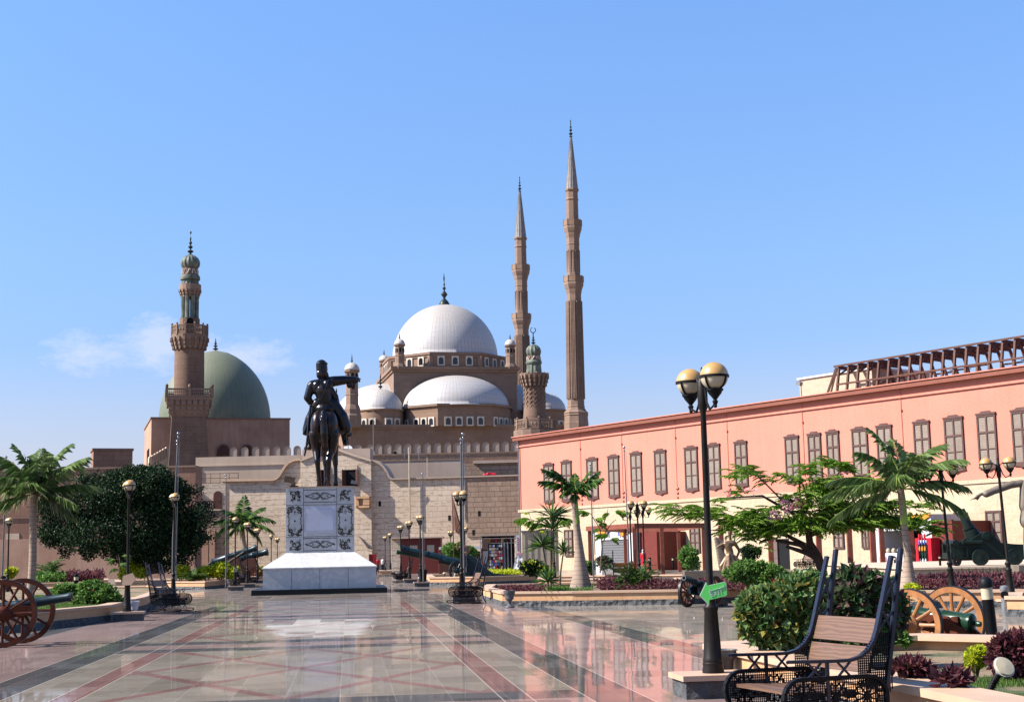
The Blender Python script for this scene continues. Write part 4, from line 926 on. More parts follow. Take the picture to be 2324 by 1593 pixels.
b.bar((xsA,1.12,ztop+.85),(xe,1.12,ztop+.85),.1,.14);b.bar((xsA,Dp+1.,ztop+.85),(xe,Dp+1.,ztop+.85),.1,.14)
b.bar((xsA-1.1,1.1,ztop+.1),(xsA-.2,1.4,zt_f),.15);b.bar((xsA-.7,1.1,ztop+.1),(xsA-.1,1.4,zt_f),.12);b.bar((xsA-1.1,Dp+1,ztop+.1),(xsA-.2,Dp,zt_f),.15)
b.build('rails','rust',rf)
b=MB()
for i in range(2,nF+3,2):
    x=xsA+dx*i;b.cbox((x,2.6+(i%3)*.6,ztop+.95+.2*(i%2)),(dx*1.5,.5,.06))
b.box(xsA,xe,3.3,3.6,zt_f-.1,zt_f-.04);b.build('planks','rust',rf)
x0,za=PB.m(1815,880,3.);x1,zb=PB.m(1893,846,3.);hb=MB();t=empty('rooftop_room','cream rooftop room with pale coping left of the rusty frame','building',PB.w(0,0,0),PB.yaw)
hb.box(x0,x1+4,3.,10,ztop,PB.m(1850,857,3.)[1]);hb.build('wall','creamp',t);hb=MB();z=PB.m(1850,857,3.)[1];hb.box(x0-.15,x1+4.1,2.85,10.1,z,z+.16);hb.build('coping','whitep',t)
p=PB.w(PB.m(1808,880)[0],.5,ztop);t=empty('floodlight','small grey floodlight on a thin mast at the salmon roof edge','floodlight',p,PB.yaw)
b=MB();b.tube([(0,0,0),(0,0,1.35)],.04,6);b.build('mast','steel',t);b=MB();b.cbox((-.18,0,1.3),(.45,.3,.3),(0,.3,0));b.build('lamp_head','steel',t)
# ================================================================= stalls, kiosks, pergola
def gobj(name,label,cat,px,Y,z=0.,yaw=0.,group=None):
    p=gd(px,Y,z);return empty(name,label,cat,p,math.radians(yaw),group)
def zat(py,px,Y):return at(px,py,Y).z
# maroon kiosk
Y=140;t=gobj('maroon_kiosk','maroon kiosk with pale flat roof and two cream panels in front of the gate wall','kiosk',910,Y);k=Y/3300.
W=90*k;H=zat(1221,950,Y)
b=MB();b.box(0,W,0,3,0,H);b.build('wall','maroon',t);b=MB();b.box(-.95,W+.25,-.3,3.2,H,H+.12);b.build('roof','plaster',t)
b=MB();b.box(-.9,-.02,.2,3,0,H);b.build('side_wall','gate',t)
for x0,x1 in ((.2*W,.42*W),(.66*W,.84*W)):
    b=MB();b.box(x0,x1,-.05,0,H*.6,H*.8);b.build('panel','creamp',t)
t=gobj('red_panel','plain crimson panel standing against the wall right of the white pedestal','panel',837.5,132);b=MB();W=17*.04;b.box(0,W,0,.1,.0,zat(1257,846,132));b.build('panel','door',t);b=MB();b.box(0,.04,-.05,0,0,2);b.box(W-.04,W,-.05,0,0,2);b.build('frame','maroon',t)
# white beam
Y=133;a=gd(997,Y);c=gd(1094,Y);z1=zat(1244,1040,Y);t=empty('metal_awning','low white metal awning strip beside the maroon kiosk','awning',(a.x,Y,0));b=MB();b.box(0,c.x-a.x,0,1.2,z1-.08,z1+.16);b.build('fascia','whitep',t);b=MB()
for i in range(4):b.tube([((c.x-a.x)*i/3,.1,0),((c.x-a.x)*i/3,.1,z1)],.05,6)
b.build('posts','maroon',t);b=MB();b.box(0,c.x-a.x,1.,1.1,0,z1-.3);b.build('back_panel','brownw',t)
# souvenir stall
Y=126;t=gobj('souvenir_stall','souvenir stall with hanging prints, racks and a grey tarpaulin roof','market stall',1092,Y);k=Y/3300.
px=lambda p:(p-1092)*k
H=zat(1212,1140,Y)
b=MB();b.box(px(1092),px(1183),.1,2.5,H-.12,H);b.build('roof','plaster2',t)
b=MB();b.box(px(1094),px(1168),2.2,2.3,0,H-.1);b.build('back_wall','dark',t)
b=MB()
for p in (1092,1108,1140,1161,1180):b.tube([(px(p),0,0),(px(p),0,H-.3)],.035,6)
for z in (H-.35,H-.75):b.tube([(px(1092),0,z),(px(1180),0,z)],.03,6)
b.build('frame_pipes','steel',t)
cl=['red','whitep','gold','maroon','bluep','creamp','pergola','steel','orange','flower','lime']
random.seed(3)
for (p0,p1,y0,y1) in ((1097,1108,1222,1247),(1097,1108,1250,1280)):
    b=MB();b.box(px(p0),px(p1),-.06,0,zat(y1,1100,Y),zat(y0,1100,Y));b.build('hanging_print',('frame','steel')[y0>1240],t)
b=MB();
for i in range(7):
    for j in range(9):
        x=px(1112+i*4.2);z=.3+j*.26;bb=MB();bb.cbox((x+.05,-.1,z),(.13,.05,.2));bb.build('souvenir',random.choice(('steel','frame','creamp','plaster2','iron','maroon','red','bluep','whitep','steel','creamp')),t)
for i in range(9):
    bb=MB();bb.cbox((px(1104+i*7.5),.5,H-.35-random.random()*.2),(.24,.05,.4),(0,random.uniform(-.3,.3),0));bb.build('hanging_cloth',random.choice(['maroon','frame','orange','brownw','red']),t)
b=MB();b.box(px(1143),px(1147),-.05,.4,0,H*.8);b.box(px(1151),px(1154),-.05,.4,0,H*.8);b.build('shelf_side','steel',t)
# feather flag & display board
Y=122;t=gobj('display_board','slanted white display board with a pink banner leaning by the stall','board',1174,Y);k=Y/3300.
b=MB();b.add([(-.35,0,.25),(.3,-.2,.25),(.5,.1,1.75),(-.05,.1,1.75),(-.35,.05,.25),(.3,-.15,.25),(.5,.15,1.75),(-.05,.15,1.75)],[(0,1,2,3),(7,6,5,4),(0,4,5,1),(1,5,6,2),(2,6,7,3),(3,7,4,0)]);b.build('board','whitep',t)
b=MB();b.cbox((.2,.02,1.62),(.5,.05,.22));b.build('pink_header','flower',t)
b=MB();
for i in range(16):b.cbox((random.uniform(-.2,.35),-.08+random.uniform(0,.03),random.uniform(.4,1.4)),(.09,.04,.07))
b.build('printed_marks','frame',t)
b=MB();b.box(-.05,.25,0,.03,1.85,3.2);b.build('banner','whitep',t);b=MB()
for i in range(7):b.cbox((.1,-.02,1.95+i*.17),(.12,.03,.08),(0,.4*(i%3-1),0))
b.build('banner_marks','red',t)
# beige container
Y=136;t=gobj('tarpaulin_shed','beige panelled shed behind the dracaena plants','shed',1186,Y);k=Y/3300.
H=zat(1206,1200,Y);W=(1268-1186)*k;b=MB();b.box(0,W,0,3,0,H);b.build('wall','creamp',t);b=MB();b.box(-.1,W+.1,-.15,3,H,H+.1);b.build('roof','steel',t)
b=MB()
for i in range(6):b.box(W*(i+.5)/6-.03,W*(i+.5)/6+.03,-.04,0,0,H)
b.build('battens','plaster2',t)
# shop with roller shutter (on building frame)
def shop(pxl,pxr,ytop,label,opening,name='kiosk_shop'):
    off=-4.;x0,z1=PB.m(pxl,ytop,off);x1,_=PB.m(pxr,ytop,off);t=empty(name,label,'shop',PB.w(0,0,0),PB.yaw);w=x1-x0
    b=MB();b.box(x0,x0+w*.16,off,-.2,0,z1);b.box(x1-w*.16,x1,off,-.2,0,z1);b.box(x0+w*.16,x1-w*.16,off,-.2,z1*.72,z1);b.build('wall','whitep',t)
    for s in (0,1):
        xa=x0 if s==0 else x1-w*.36;pts=[(xa,z1+.02),(xa+w*.36,z1+.02)]+[(xa+w*.36*(1-i/8.),z1-z1*.17*math.sin(PI*(.5+.5*i/8.))-.1*0-z1*.04) for i in range(1,9)]
        if s==1:pts=[(x0+x1-p,q) for p,q in [(xa2,z) for xa2,z in [(x0+(p-xa),q) for p,q in pts]]]
        b=MB();b.prism(pts,off-.12,off,'y');b.build('orange_fascia','orange',t)
    b=MB();b.box(x0+w*.34,x0+w*.37,off-.15,off-.12,z1*.8,z1*.98);b.box(x1-w*.37,x1-w*.34,off-.15,off-.12,z1*.8,z1*.98);b.build('blue_trim','bluep',t)
    if opening=='shutter':
        b=MB()
        for i in range(24):b.box(x0+w*.16,x1-w*.16,off+.1+.04*(i%2),off+.3,z1*.72*i/24,z1*.72*(i+1)/24)
        b.build('roller_shutter','steel',t)
    else:
        b=MB();b.box(x0+w*.16,x1-w*.16,-1.,-.9,0,z1*.72);b.build('dark_interior','dark',t)
        b=MB();b.box(x0+w*.18,x0+w*.62,off-.6,off+.2,0,z1*.31);b.build('counter','whitep',t)
        b=MB()
        for i in range(5):b.cbox((x0+w*(.24+.08*i),off-.62,z1*.2),(w*.04,.04,z1*.08))
        b.build('counter_posters','flower',t)
        b=MB()
        for i in range(5):b.ell((x0+w*(.22+.09*i),off-.2,z1*.31+.15),(.16,.16,.2),8,6)
        b.build('counter_goods','creamp',t)
    return t
shop(1350,1439,1199,'white kiosk with orange fascia and a closed grey roller shutter behind the pergola','shutter')
s2=shop(1975,2112,1172,'open white kiosk with yellow-orange fascia and a white counter behind the trees','open')
def partition(pxl,pxr,ytop,off,label):
    x0,z1=PB.m(pxl,ytop,off);x1,_=PB.m(pxr,ytop,off);t=empty('maroon_partition',label,'partition',PB.w(0,0,0),PB.yaw,'maroon partitions by the kiosks');b=MB();b.box(x0,x1,off,off+.15,0,z1);b.box(x1-.15,x1,off+.15,-.15,0,z1);b.build('panel','maroon',t);b=MB();b.box(x0,x1,off-.02,off+.2,z1,z1+.08);b.build('top_rail','rust',t)
partition(1441,1490,1208,-3.4,'maroon partition wall right of the shuttered kiosk');partition(2113,2160,1183,-4.2,'maroon partition wall right of the red drinks fridge')
# drinks fridge
x0,z1=PB.m(2076,1221,-5.2);x1,_=PB.m(2112,1221,-5.2);t=empty('drinks_fridge','tall bright red drinks fridge with glass door beside the kiosk','fridge',PB.w(x0,-5.2,0),PB.yaw)
w=x1-x0;b=MB();b.box(0,w,0,.9,0,z1);b.build('cabinet','red',t);b=MB();b.box(w*.2,w*.78,-.04,0,.35,z1*.8);b.build('glass_door','dark',t)
for i in range(5):
    for j in range(3):
        b=MB();b.lathe([(.07,0),(.07,.22),(.03,.3),(.03,.34)],8,(w*(.32+.17*j),-.06,.45+i*.42));b.build('bottle',('whitep','gungrn','orange','bluep','red')[i],t,'s')
b=MB();b.box(w*.25,w*.75,-.05,0,z1*.85,z1*.93);b.build('sign_strip','whitep',t)
# pergola
pg=empty('pergola','red-brown timber pergola frame in front of the shuttered kiosk','pergola',gd(1341,104))
O=Vector(pg.location);
def rel(px,Y):return gd(px,Y)-O
Hp=zat(1199,1341,104)
ps=[(1341,104),(1443,96),(1505,100),(1600,101),(1421,118),(1543,116)]
hh=[Hp,zat(1197,1443,96),zat(1200,1505,100),zat(1200,1600,101),Hp,Hp];Hp=sum(hh)/6
for px_,Y in ps:
    p=rel(px_,Y);b=MB();b.cbox((p.x,p.y,Hp/2),(.26,.26,Hp));b.build('post','pergola',pg)
def beam(a,c,z=0):
    p,q=rel(*a),rel(*c);b=MB();b.bar((p.x,p.y,Hp+.08+z),(q.x,q.y,Hp+.08+z),.16,.32);b.build('beam','pergola',pg)
beam((1335,104),(1446,95.8));beam((1441,96),(1612,101.2));beam((1341,104),(1421,118),.02);beam((1421,118),(1543,116),.01);beam((1600,101),(1543,116),.02)
for (a,Y) in ((1700,104),(1765,100),(1868,92),(1905,88),(1985,84),(2015,90),(2062,84)):
    pass
pg2=empty('pergola','second red-brown pergola in front of the open kiosk, behind the flowering tree','pergola',gd(1640,96));O=Vector(pg2.location)
ps=[(1640,96),(1752,92),(1862,88),(1932,90),(1985,82),(2005,96),(2072,86)]
for px_,Y in ps:
    p=rel(px_,Y);b=MB();b.cbox((p.x,p.y,Hp/2),(.3,.3,Hp));b.build('post','pergola',pg2)
for a,c in zip(ps,ps[1:]):
    p,q=rel(*a),rel(*c);b=MB();b.bar((p.x,p.y,Hp+.1),(q.x,q.y,Hp+.1),.18,.34);b.build('beam','pergola',pg2)
# terrace retaining wall at right
a=gd(2072,58);t=empty('terrace_retaining_wall','low stone retaining wall under the dark green siege mortar','wall',(a.x,58,0),math.radians(-3))
H=zat(1286,2150,58);b=MB();b.box(0,16,0,22,0,H-.08);b.build('wall','cream',t);b=MB();b.box(-.1,16,-.12,22,H-.08,H);b.build('coping','plaster',t);TERR=H
t=empty('iron_fence','row of dark iron palings in front of the terrace wall','fence',gd(2178,54.5))
b=MB()
for i in range(26):b.tube([(i*.13,0,.1),(i*.13,0,H-.1+.1*(i%2))],.014,5)
b.build('palings','iron',t);b=MB();b.box(0,3.3,-.02,.02,.25,.29);b.box(0,3.3,-.02,.02,H-.3,H-.26);b.build('rails','iron',t)
# ================================================================= pedestal and equestrian statue
pc=gd(728,70.6+0.2);ped=empty('statue_pedestal','white marble pedestal with dark scrollwork panels on a black granite step','pedestal',gd(728,71.0),TH*-1)
# local: x right, y away ; front of lower slab at y=-1.6-...
b=MB();b.box(-3.12,3.12,-2.9,4.4,0,.24);b.build('granite_step','granite',ped)
b=MB();b.box(-2.62,2.62,-2.35,3.9,.24,1.18);b.build('lower_slab','marble',ped)
b=MB();x,y0,y1=1.62,-1.05,2.7
b.add([(-2.67,-2.4,1.18),(2.67,-2.4,1.18),(2.67,3.95,1.18),(-2.67,3.95,1.18),(-2.67,-2.4,1.24),(2.67,-2.4,1.24),(2.67,3.95,1.24),(-2.67,3.95,1.24),(-x,y0,1.92),(x,y0,1.92),(x,y1,1.92),(-x,y1,1.92)],[(0,1,5,4),(1,2,6,5),(2,3,7,6),(3,0,4,7),(4,5,9,8),(5,6,10,9),(6,7,11,10),(7,4,8,11),(3,2,1,0)]);b.build('sloped_shoulder','marble',ped)
zT=5.0
b=MB();b.box(-x,x,y0,y1,1.92,zT);b.build('block','marble',ped)
b=MB();b.box(-x-.03,x+.03,y0-.03,y1+.03,zT,zT+.06);b.build('top_slab','cap',ped)
Hb=zT-1.92;f=y0
b=MB()
def jl(*a):
    b=MB();b.box(*a);b.build('joint_line','iron',ped)
for xx in (-.79,.79):jl(xx-.008,xx+.008,f-.006,f,1.95,zT)
for zz in (.245,.735):jl(-x,x,f-.0065,f-.0005,1.92+Hb*zz-.008,1.92+Hb*zz+.008)
for zz in (.03,.22,.775,.965):jl(-.77,.77,f-.008,f,1.92+Hb*zz-.012,1.92+Hb*zz+.012)
for a in (-1.3,-.0,1.32):jl(a-.007,a+.007,-2.356,-2.35,.26,1.16)
b=MB();b.box(-.6,.62,f-.03,f,1.92+Hb*.34,1.92+Hb*.66);b.box(-.72,.72,f-.012,f,1.92+Hb*.3,1.92+Hb*.71);b.build('name_panel','panelw',ped)
def scroll(b,pts,r=.02):
    r*=1.1
    b.tube([(p[0],f-.008,p[1]) for p in pts],[r*(1-.45*abs(2*i/(len(pts)-1)-1)) for i in range(len(pts))],6)
def spiral(cx_,cz,r,a0,turns,sg=1,n=14):return [(cx_+r*(1-.75*i/n)*math.cos(a0+sg*turns*2*PI*i/n),cz+r*(1-.75*i/n)*math.sin(a0+sg*turns*2*PI*i/n)) for i in range(n+1)]
def ornament(kind,cx_,cz,w,h):
    b=MB()
    if kind=='wide':
        for sx in (-1,1):
            P=lambda u,v:(cx_+sx*u*w,cz+v*h)
            for sz in (-1,1):
                scroll(b,[P(.0,.0),P(.1,sz*.22),P(.22,sz*.33),P(.32,sz*.2),P(.22,sz*.02)],.022)
                scroll(b,[P(.0,.0),P(.05,sz*.3),P(.12,sz*.4),P(.15,sz*.28)],.018)
                scroll(b,[P(.3,sz*.2),P(.37,sz*.12),P(.42,0)],.018)
            b.cbox((cx_+sx*w*.46,f-.005,cz),(w*.09,.02,h*.16),(0,PI/4,0))
    elif kind=='tall':
        for sx in (-1,1):
            for sz in (-1,1):
                P=lambda u,v:(cx_+sx*u*w,cz+sz*v*h)
                scroll(b,[P(.42,0),P(.36,.08),P(.46,.16),P(.4,.24),P(.33,.3)],.024)
                for (u,v,r) in ((.33,.4,.17),(.42,.3,.1),(.2,.44,.12),(.28,.33,.13)):scroll(b,spiral(cx_+sx*u*w,cz+sz*v*h,r*w,random.random()*6,.9,sx*sz),.032)
                scroll(b,[P(.33,.46),P(.15,.49),P(0,.42)],.024)
        for sz in (-1,1):
            scroll(b,[(cx_-.06*w,cz+sz*h*.26),(cx_,cz+sz*h*.34),(cx_+.06*w,cz+sz*h*.26)],.02);b.cbox((cx_,f-.005,cz+sz*h*.22),(.02,.02,.05))
        for a in (0,PI/2):b.cbox((cx_,f-.005,cz),(.09,.02,.035),(0,a+PI/4,0))
    else:
        sx,sz=kind
        for (u,v,r) in ((-.25,-.25,.22),(-.1,-.32,.16),(-.32,-.05,.16),(.05,0,.2),(.22,.25,.15),(-.28,.25,.14),(.28,-.28,.14),(0,.15,.12)):scroll(b,spiral(cx_+sx*u*w,cz+sz*v*h,r*w,random.random()*6,.85,sx),.028)
        scroll(b,[(cx_-sx*.42*w,cz+sz*.45*h),(cx_-sx*.38*w,cz+sz*.1*h),(cx_-sx*.3*w,cz-sz*.35*h),(cx_+sx*.1*w,cz-sz*.38*h),(cx_+sx*.45*w,cz-sz*.42*h)],.022)
        scroll(b,[(cx_-sx*.2*w,cz-sz*.2*h),(cx_+sx*.35*w,cz+sz*.4*h)],.022)
    b.build('scroll_inlay','inlay',ped,'s')
random.seed(5)
zz=lambda t:1.92+Hb*t
ornament('wide',0,zz(.87),1.4,.42);ornament('wide',0,zz(.125),1.4,.42)
for sx in (-1,1):
    ornament('tall',sx*1.2,zz(.49),.72,1.42)
    for top in (0,1):ornament((-sx*-1,1 if not top else -1),sx*1.2,zz(.87 if top else .125),.6,.58)
for px_,lab,s in ((660,'bulky bronze-grey floodlight on the left front corner of the pedestal top',1.),(805,'small pale floodlight on the right front corner of the pedestal top',.5)):
    p=gd(px_,69.9,zT+.06);t=empty('floodlight',lab,'floodlight',p,TH*-1);b=MB();b.cbox((-.05,0,.33*s),(.5*s,.4*s,.3*s),(0,math.radians(12),0));b.cbox((.12*s,0,.1*s),(.2*s,.25*s,.25*s));b.build('lamp_head','steel' if s<1 else 'bronze2',t);b=MB();b.cbox((.15*s,.0,.02),(.4*s,.3*s,.05));b.build('bracket','iron',t)
KS=72.3/3300.
st=empty('equestrian_statue','dark bronze rider on horseback seen from behind, right arm stretched out pointing','statue',gd(735,72.3,zT+.06))
def SP(px_,py,d=0):return Vector(((px_-735)*KS,d*KS,(1107.5-py)*KS))
def C(b,p,r1,q,r2,n=14):b.caps(SP(*p),r1*KS,SP(*q),r2*KS,n)
def E_(b,p,r,rot=None):b.ell(SP(*p),tuple(v*KS for v in r),18,12,rot)
b=MB()
E_(b,(722,965,0),(17,25,34));E_(b,(751,965,0),(17,25,34));E_(b,(736.5,958,2),(30,26,27));E_(b,(736.5,984,0),(27,20,26));C(b,(717,996,0),14,(719,1024,0),9.5);C(b,(756,996,0),14,(753,1024,0),9.5)
C(b,(736,960,5),29,(736,966,60),28);C(b,(736,966,60),28,(736,962,100),26);E_(b,(736,965,112),(26,24,32))
C(b,(736,945,118),22,(738,885,152),13);C(b,(738,882,152),12.5,(738,912,184),8);C(b,(738,892,160),12,(738,905,172),10)
for x0,x1,x2,x3 in ((717,719,723,725),(756,751,748,746)):
    C(b,(x0,985,-4),15.5,(x1,1022,2),10.5);C(b,(x1,1020,2),10.5,(x2-1,1046,-13),7.5);C(b,(x2-1,1046,-13),7.2,(x2,1054,-13),6.2);C(b,(x2,1054,-13),5.8,(x3,1086,-8),4.8);E_(b,(x3,1088,-8),(6,6.5,5.5));C(b,(x3,1090,-8),4.8,(x3,1098,-4),5)
    C(b,(x3,1099,-3),6.2,(x3,1106,-2),7.2)
for x0,sx in ((721,-1),(744,1)):
    C(b,(x0,985,108),13,(x0+2,1022,112),9);C(b,(x0+2,1022,112),8,(x0+4,1046,110),6.5);C(b,(x0+4,1046,110),5.2,(x0+5,1084,106),4.8);C(b,(x0+5,1088,106),5.5,(x0+5,1104,112),6.8)
hb_=rough_blob(b,'horse_body','bronze',st,.035,5)
b=MB();C(b,(737,936,-17),6,(738,950,-25),8.5);C(b,(738,950,-25),9,(740,985,-26),9.5);C(b,(740,985,-26),9.5,(741,1018,-19),6);C(b,(741,1018,-19),6,(741,1034,-15),2)
for i in range(7):C(b,(732+i*2.2,955,-32),1.5,(735+i*1.7,1024,-23),1.,6)
rough_blob(b,'tail','bronze',st,.022,3)
b=MB();C(b,(736,935,118),8,(738,880,140),5)
for s in (-1,1):C(b,(738+s*7,872,150),3.5,(738+s*8,862,152),1.)
rough_blob(b,'mane','bronze',st,.03,3)
b=MB()
C(b,(736,908,34),18,(730,882,33),21);E_(b,(726,874,33),(27,15,20));C(b,(706,868,33),12,(750,860,34),12);E_(b,(718,872,24),(11,7,13));E_(b,(741,870,24),(11,7,13))
C(b,(728,858,33),9,(729,842,33),8);E_(b,(729,834,35),(11,13,14))
C(b,(703,870,33),11,(694,897,30),9);C(b,(694,897,30),9,(706,916,36),6.5);E_(b,(710,919,38),(6,6,5))
C(b,(752,860,34),12.5,(778,856,46),10.5);C(b,(778,856,46),10,(800,854,56),7.5);E_(b,(806,854,60),(5.5,4.5,4.5))
for i,(dy,L_) in enumerate(((-2,6),(0.5,4),(2.5,3.5),(4,3))):C(b,(808,853+dy,61),1.7,(808+L_,853.5+dy+(0 if i==0 else 2),64),1.3,8)
C(b,(803,850,59),1.7,(808,848,63),1.4,8)
C(b,(697,980,46),7.5,(696,1008,50),6);C(b,(696,1011,42),5.5,(694,1012,64),4.8)
C(b,(775,978,46),8,(778,1000,50),6.5);C(b,(779,1003,40),6,(779,1003,64),5)
rough_blob(b,'rider_body','bronze',st,.03,4)
b=MB()
E_(b,(789,866,52),(8,6,9));E_(b,(797,866,56),(5.5,4.5,12));C(b,(786,856,50),8.5,(803,856,58),7);C(b,(748,880,32),8,(758,898,34),7);C(b,(758,895,34),7,(764,910,36),3.5)
rough_blob(b,'hanging_sleeve','bronze',st,.025,3)
# coat skirt with folds
b=MB();random.seed(4)
C(b,(718,912,34),15,(752,912,34),15);C(b,(716,914,34),14,(702,945,40),14);C(b,(702,945,40),15,(694,970,44),14);C(b,(753,914,34),15,(768,942,40),17);C(b,(768,942,40),18,(777,968,44),17);E_(b,(735,925,36),(27,24,18))
for i in range(9):
    C(b,(712+i*.8,918,24+i*3),3.4,(686+i*2.6,980+random.uniform(-3,4),34+i*4),4.4,8)
    C(b,(756-i*.6,918,24+i*3),3.4,(764+i*3.1,978+random.uniform(-3,5),32+i*4),4.6,8)
rough_blob(b,'coat_skirt','bronze',st,.028,2)
b=MB();C(b,(727,833,34),13.5,(726,822,34),13.5);E_(b,(727,818.5,34),(14,14,5));E_(b,(727,843,27),(12.5,7,11));E_(b,(721,846,27),(6,6,8));C(b,(737,842,30),5,(741,853,30),4)
rough_blob(b,'headdress','bronze',st,.022,3)
b=MB();b.tube([SP(744,858,20),SP(737,880,13),SP(729,900,15),SP(724,912,20)],1.*KS,6);b.build('shoulder_strap','bronze',st,'s')
b=MB();b.tube([SP(702,920,20),SP(699,950,14),SP(697,985,12),SP(694,1010,12),SP(689,1032,14)],[2.6*KS,2.4*KS,2.6*KS,2.6*KS,2.*KS],8);b.ell(SP(703,917,20),3.4*KS,8,6);b.build('scabbard','bronze',st,'s')
b=MB()
for s,x0 in ((-1,694),(1,779)):
    b.tube([SP(x0+6,965,48),SP(x0-6,1004,50),SP(x0-6,1015,50),SP(x0+6,1016,50),SP(x0+6,1003,50),SP(x0+4,965,48)],.9*KS,5)
b.build('stirrups','bronze',st)
# ================================================================= planters
def inset(poly,d):
    n=len(poly);o=[]
    ar=sum(poly[i][0]*poly[(i+1)%n][1]-poly[(i+1)%n][0]*poly[i][1] for i in range(n));s=1 if ar>0 else -1
    for i in range(n):
        p0,p1,p2=[Vector(poly[(i+k)%n]).to_2d() for k in (-1,0,1)]
        e1=(p1-p0).normalized();e2=(p2-p1).normalized();n1=Vector((-e1.y,e1.x))*s;n2=Vector((-e2.y,e2.x))*s
        m=(n1+n2);m=m/max(.3,m.length_squared)*2;o.append((p1.x+m.x*d,p1.y+m.y*d))
    return o
def ring(b,outer,inner,z0,z1):
    n=len(outer);v=[(*p,z0) for p in outer]+[(*p,z0) for p in inner]+[(*p,z1) for p in outer]+[(*p,z1) for p in inner];f=[]
    for i in range(n):
        j=(i+1)%n;f+=[(i,j,2*n+j,2*n+i),(n+i,3*n+i,3*n+j,n+j),(2*n+i,2*n+j,3*n+j,3*n+i),(i,n+i,n+j,j)]
    b.add(v,f)
def planter(pts,label,h=.46,hb=.17,cw=.34,soil='soil',sz=None,mitre=None):
    pts=[tuple(Vector(p).to_2d()) for p in pts];c=(sum(p[0] for p in pts)/len(pts),sum(p[1] for p in pts)/len(pts))
    t=empty('planter',label,'planter',(c[0],c[1],0));P=[(x-c[0],y-c[1]) for x,y in pts]
    b=MB();ring(b,inset(P,-.02),inset(P,.3),0,hb);b.build('basalt_base','basalt',t)
    b=MB();ring(b,P,inset(P,.28),hb,h-.07);b.build('wall','sand',t)
    b=MB();ring(b,inset(P,-.05),inset(P,cw),h-.07,h);b.build('coping','cap',t)
    b=MB();q=inset(P,.25);b.add([(*p,sz or h-.14) for p in q],[tuple(range(len(q)))]);b.build('soil',soil,t);return t
planter([(2.42,19.05),(2.52,19.35),(3.3,19.75),(4.6,20.2),(5.5,20.3),(6.5,19.4),(9.5,18.2),(10.5,9.0),(3.85,9.4),(3.5,12.1)],'nearest sandstone planter curving behind the big bench, with lawn and shrubs',.46,.2,.42,'lawn',.26)
planter([g(1096,1361),g(1140,1375.6),g(1300,1374.5),g(1539,1371.5),g(1760,1364),gd(1790,60),gd(1108,60)],'long sandstone planter with the bottle palm, cycad and purple ground cover')
planter([g(976,1328),g(1100,1327),g(1232,1322),gd(1245,96),gd(968,96)],'sandstone planter holding the green howitzer')
planter([gd(1222,70),gd(1420,68),gd(1606,65),gd(1612,74),gd(1225,80)],'low sandstone planter between the bottle palm and the pergola')
planter([gd(861,126),gd(888,126),gd(888,130),gd(861,130)],'small far sandstone planter under the twin far lamps right of the pedestal',.5,.12)
planter([gd(570,104),gd(655,104),gd(655,114),gd(570,114)],'far sandstone planter just left of the pedestal')
planter([g(262,1337),g(464,1337),g(533,1331),gd(545,100),gd(262,103)],'sandstone planter full of lime shrubs behind the left bench')
planter([gd(-60,95),gd(198,95),gd(244,102),gd(244,112),gd(-60,112)],'farthest left sandstone planter below the fort wall')
planter([g(-60,1441),g(0,1437),g(248,1409),g(330,1383),g(392,1351),gd(345,75),gd(-60,78)],'left sandstone planter with lawn behind the red-wheeled gun',.46,.17,.34,'lawn',.34)
planter([gd(2030,39.8),gd(2420,38.2),gd(2430,52),gd(2030,53)],'sandstone planter at the right with the dark purple hedge')
planter([g(2287,1399),g(2420,1401),gd(2420,36.6),gd(2292,36.6)],'short sandstone planter at the right edge beside the steel bin')
b=MB();b.box(-.75,.75,-.4,.4,0,.62);o=b.build('stone_block','clay',loc=gd(1594,60,.2));tag(o,'plain grey stone block beside the winged bronze figure','stone block')
# ================================================================= lamps
def globe_(b1,b2,b3,c,r=.165):
    c=Vector(c);pr=[(max(.001,r*math.cos(PI/2*i/10)),r*math.sin(PI/2*i/10)) for i in range(11)]
    b1.lathe(pr,28,c);b2.lathe([(r*.97,0)]+[(max(.03,r*.97*math.cos(PI/2*i/8)),-r*.97*math.sin(PI/2*i/8)) for i in range(1,8)],28,c)
    b3.lathe([(r*1.035,-.016),(r*1.05,0),(r*1.035,.014),(r*.99,.014),(r*.99,-.016),(r*1.035,-.016)],28,c)
    for k in range(4):
        a=PI/4+k*PI/2;b3.tube([(c.x+(r*1.01)*math.cos(t)*math.cos(a),c.y+(r*1.01)*math.cos(t)*math.sin(a),c.z-(r*1.01)*math.sin(t)) for t in [PI/2*.8*i/6 for i in range(7)]],.013,5)
    b3.lathe([(.02,-.30-.03),(.035,-.29),(.02,-.27),(.03,-.255),(.075,-.2),(.085,-.175),(.1,-.165),(.1,-.145),(.06,-.14)],14,c)
    b3.ell((c.x,c.y,c.z-.345),.022,8,6)
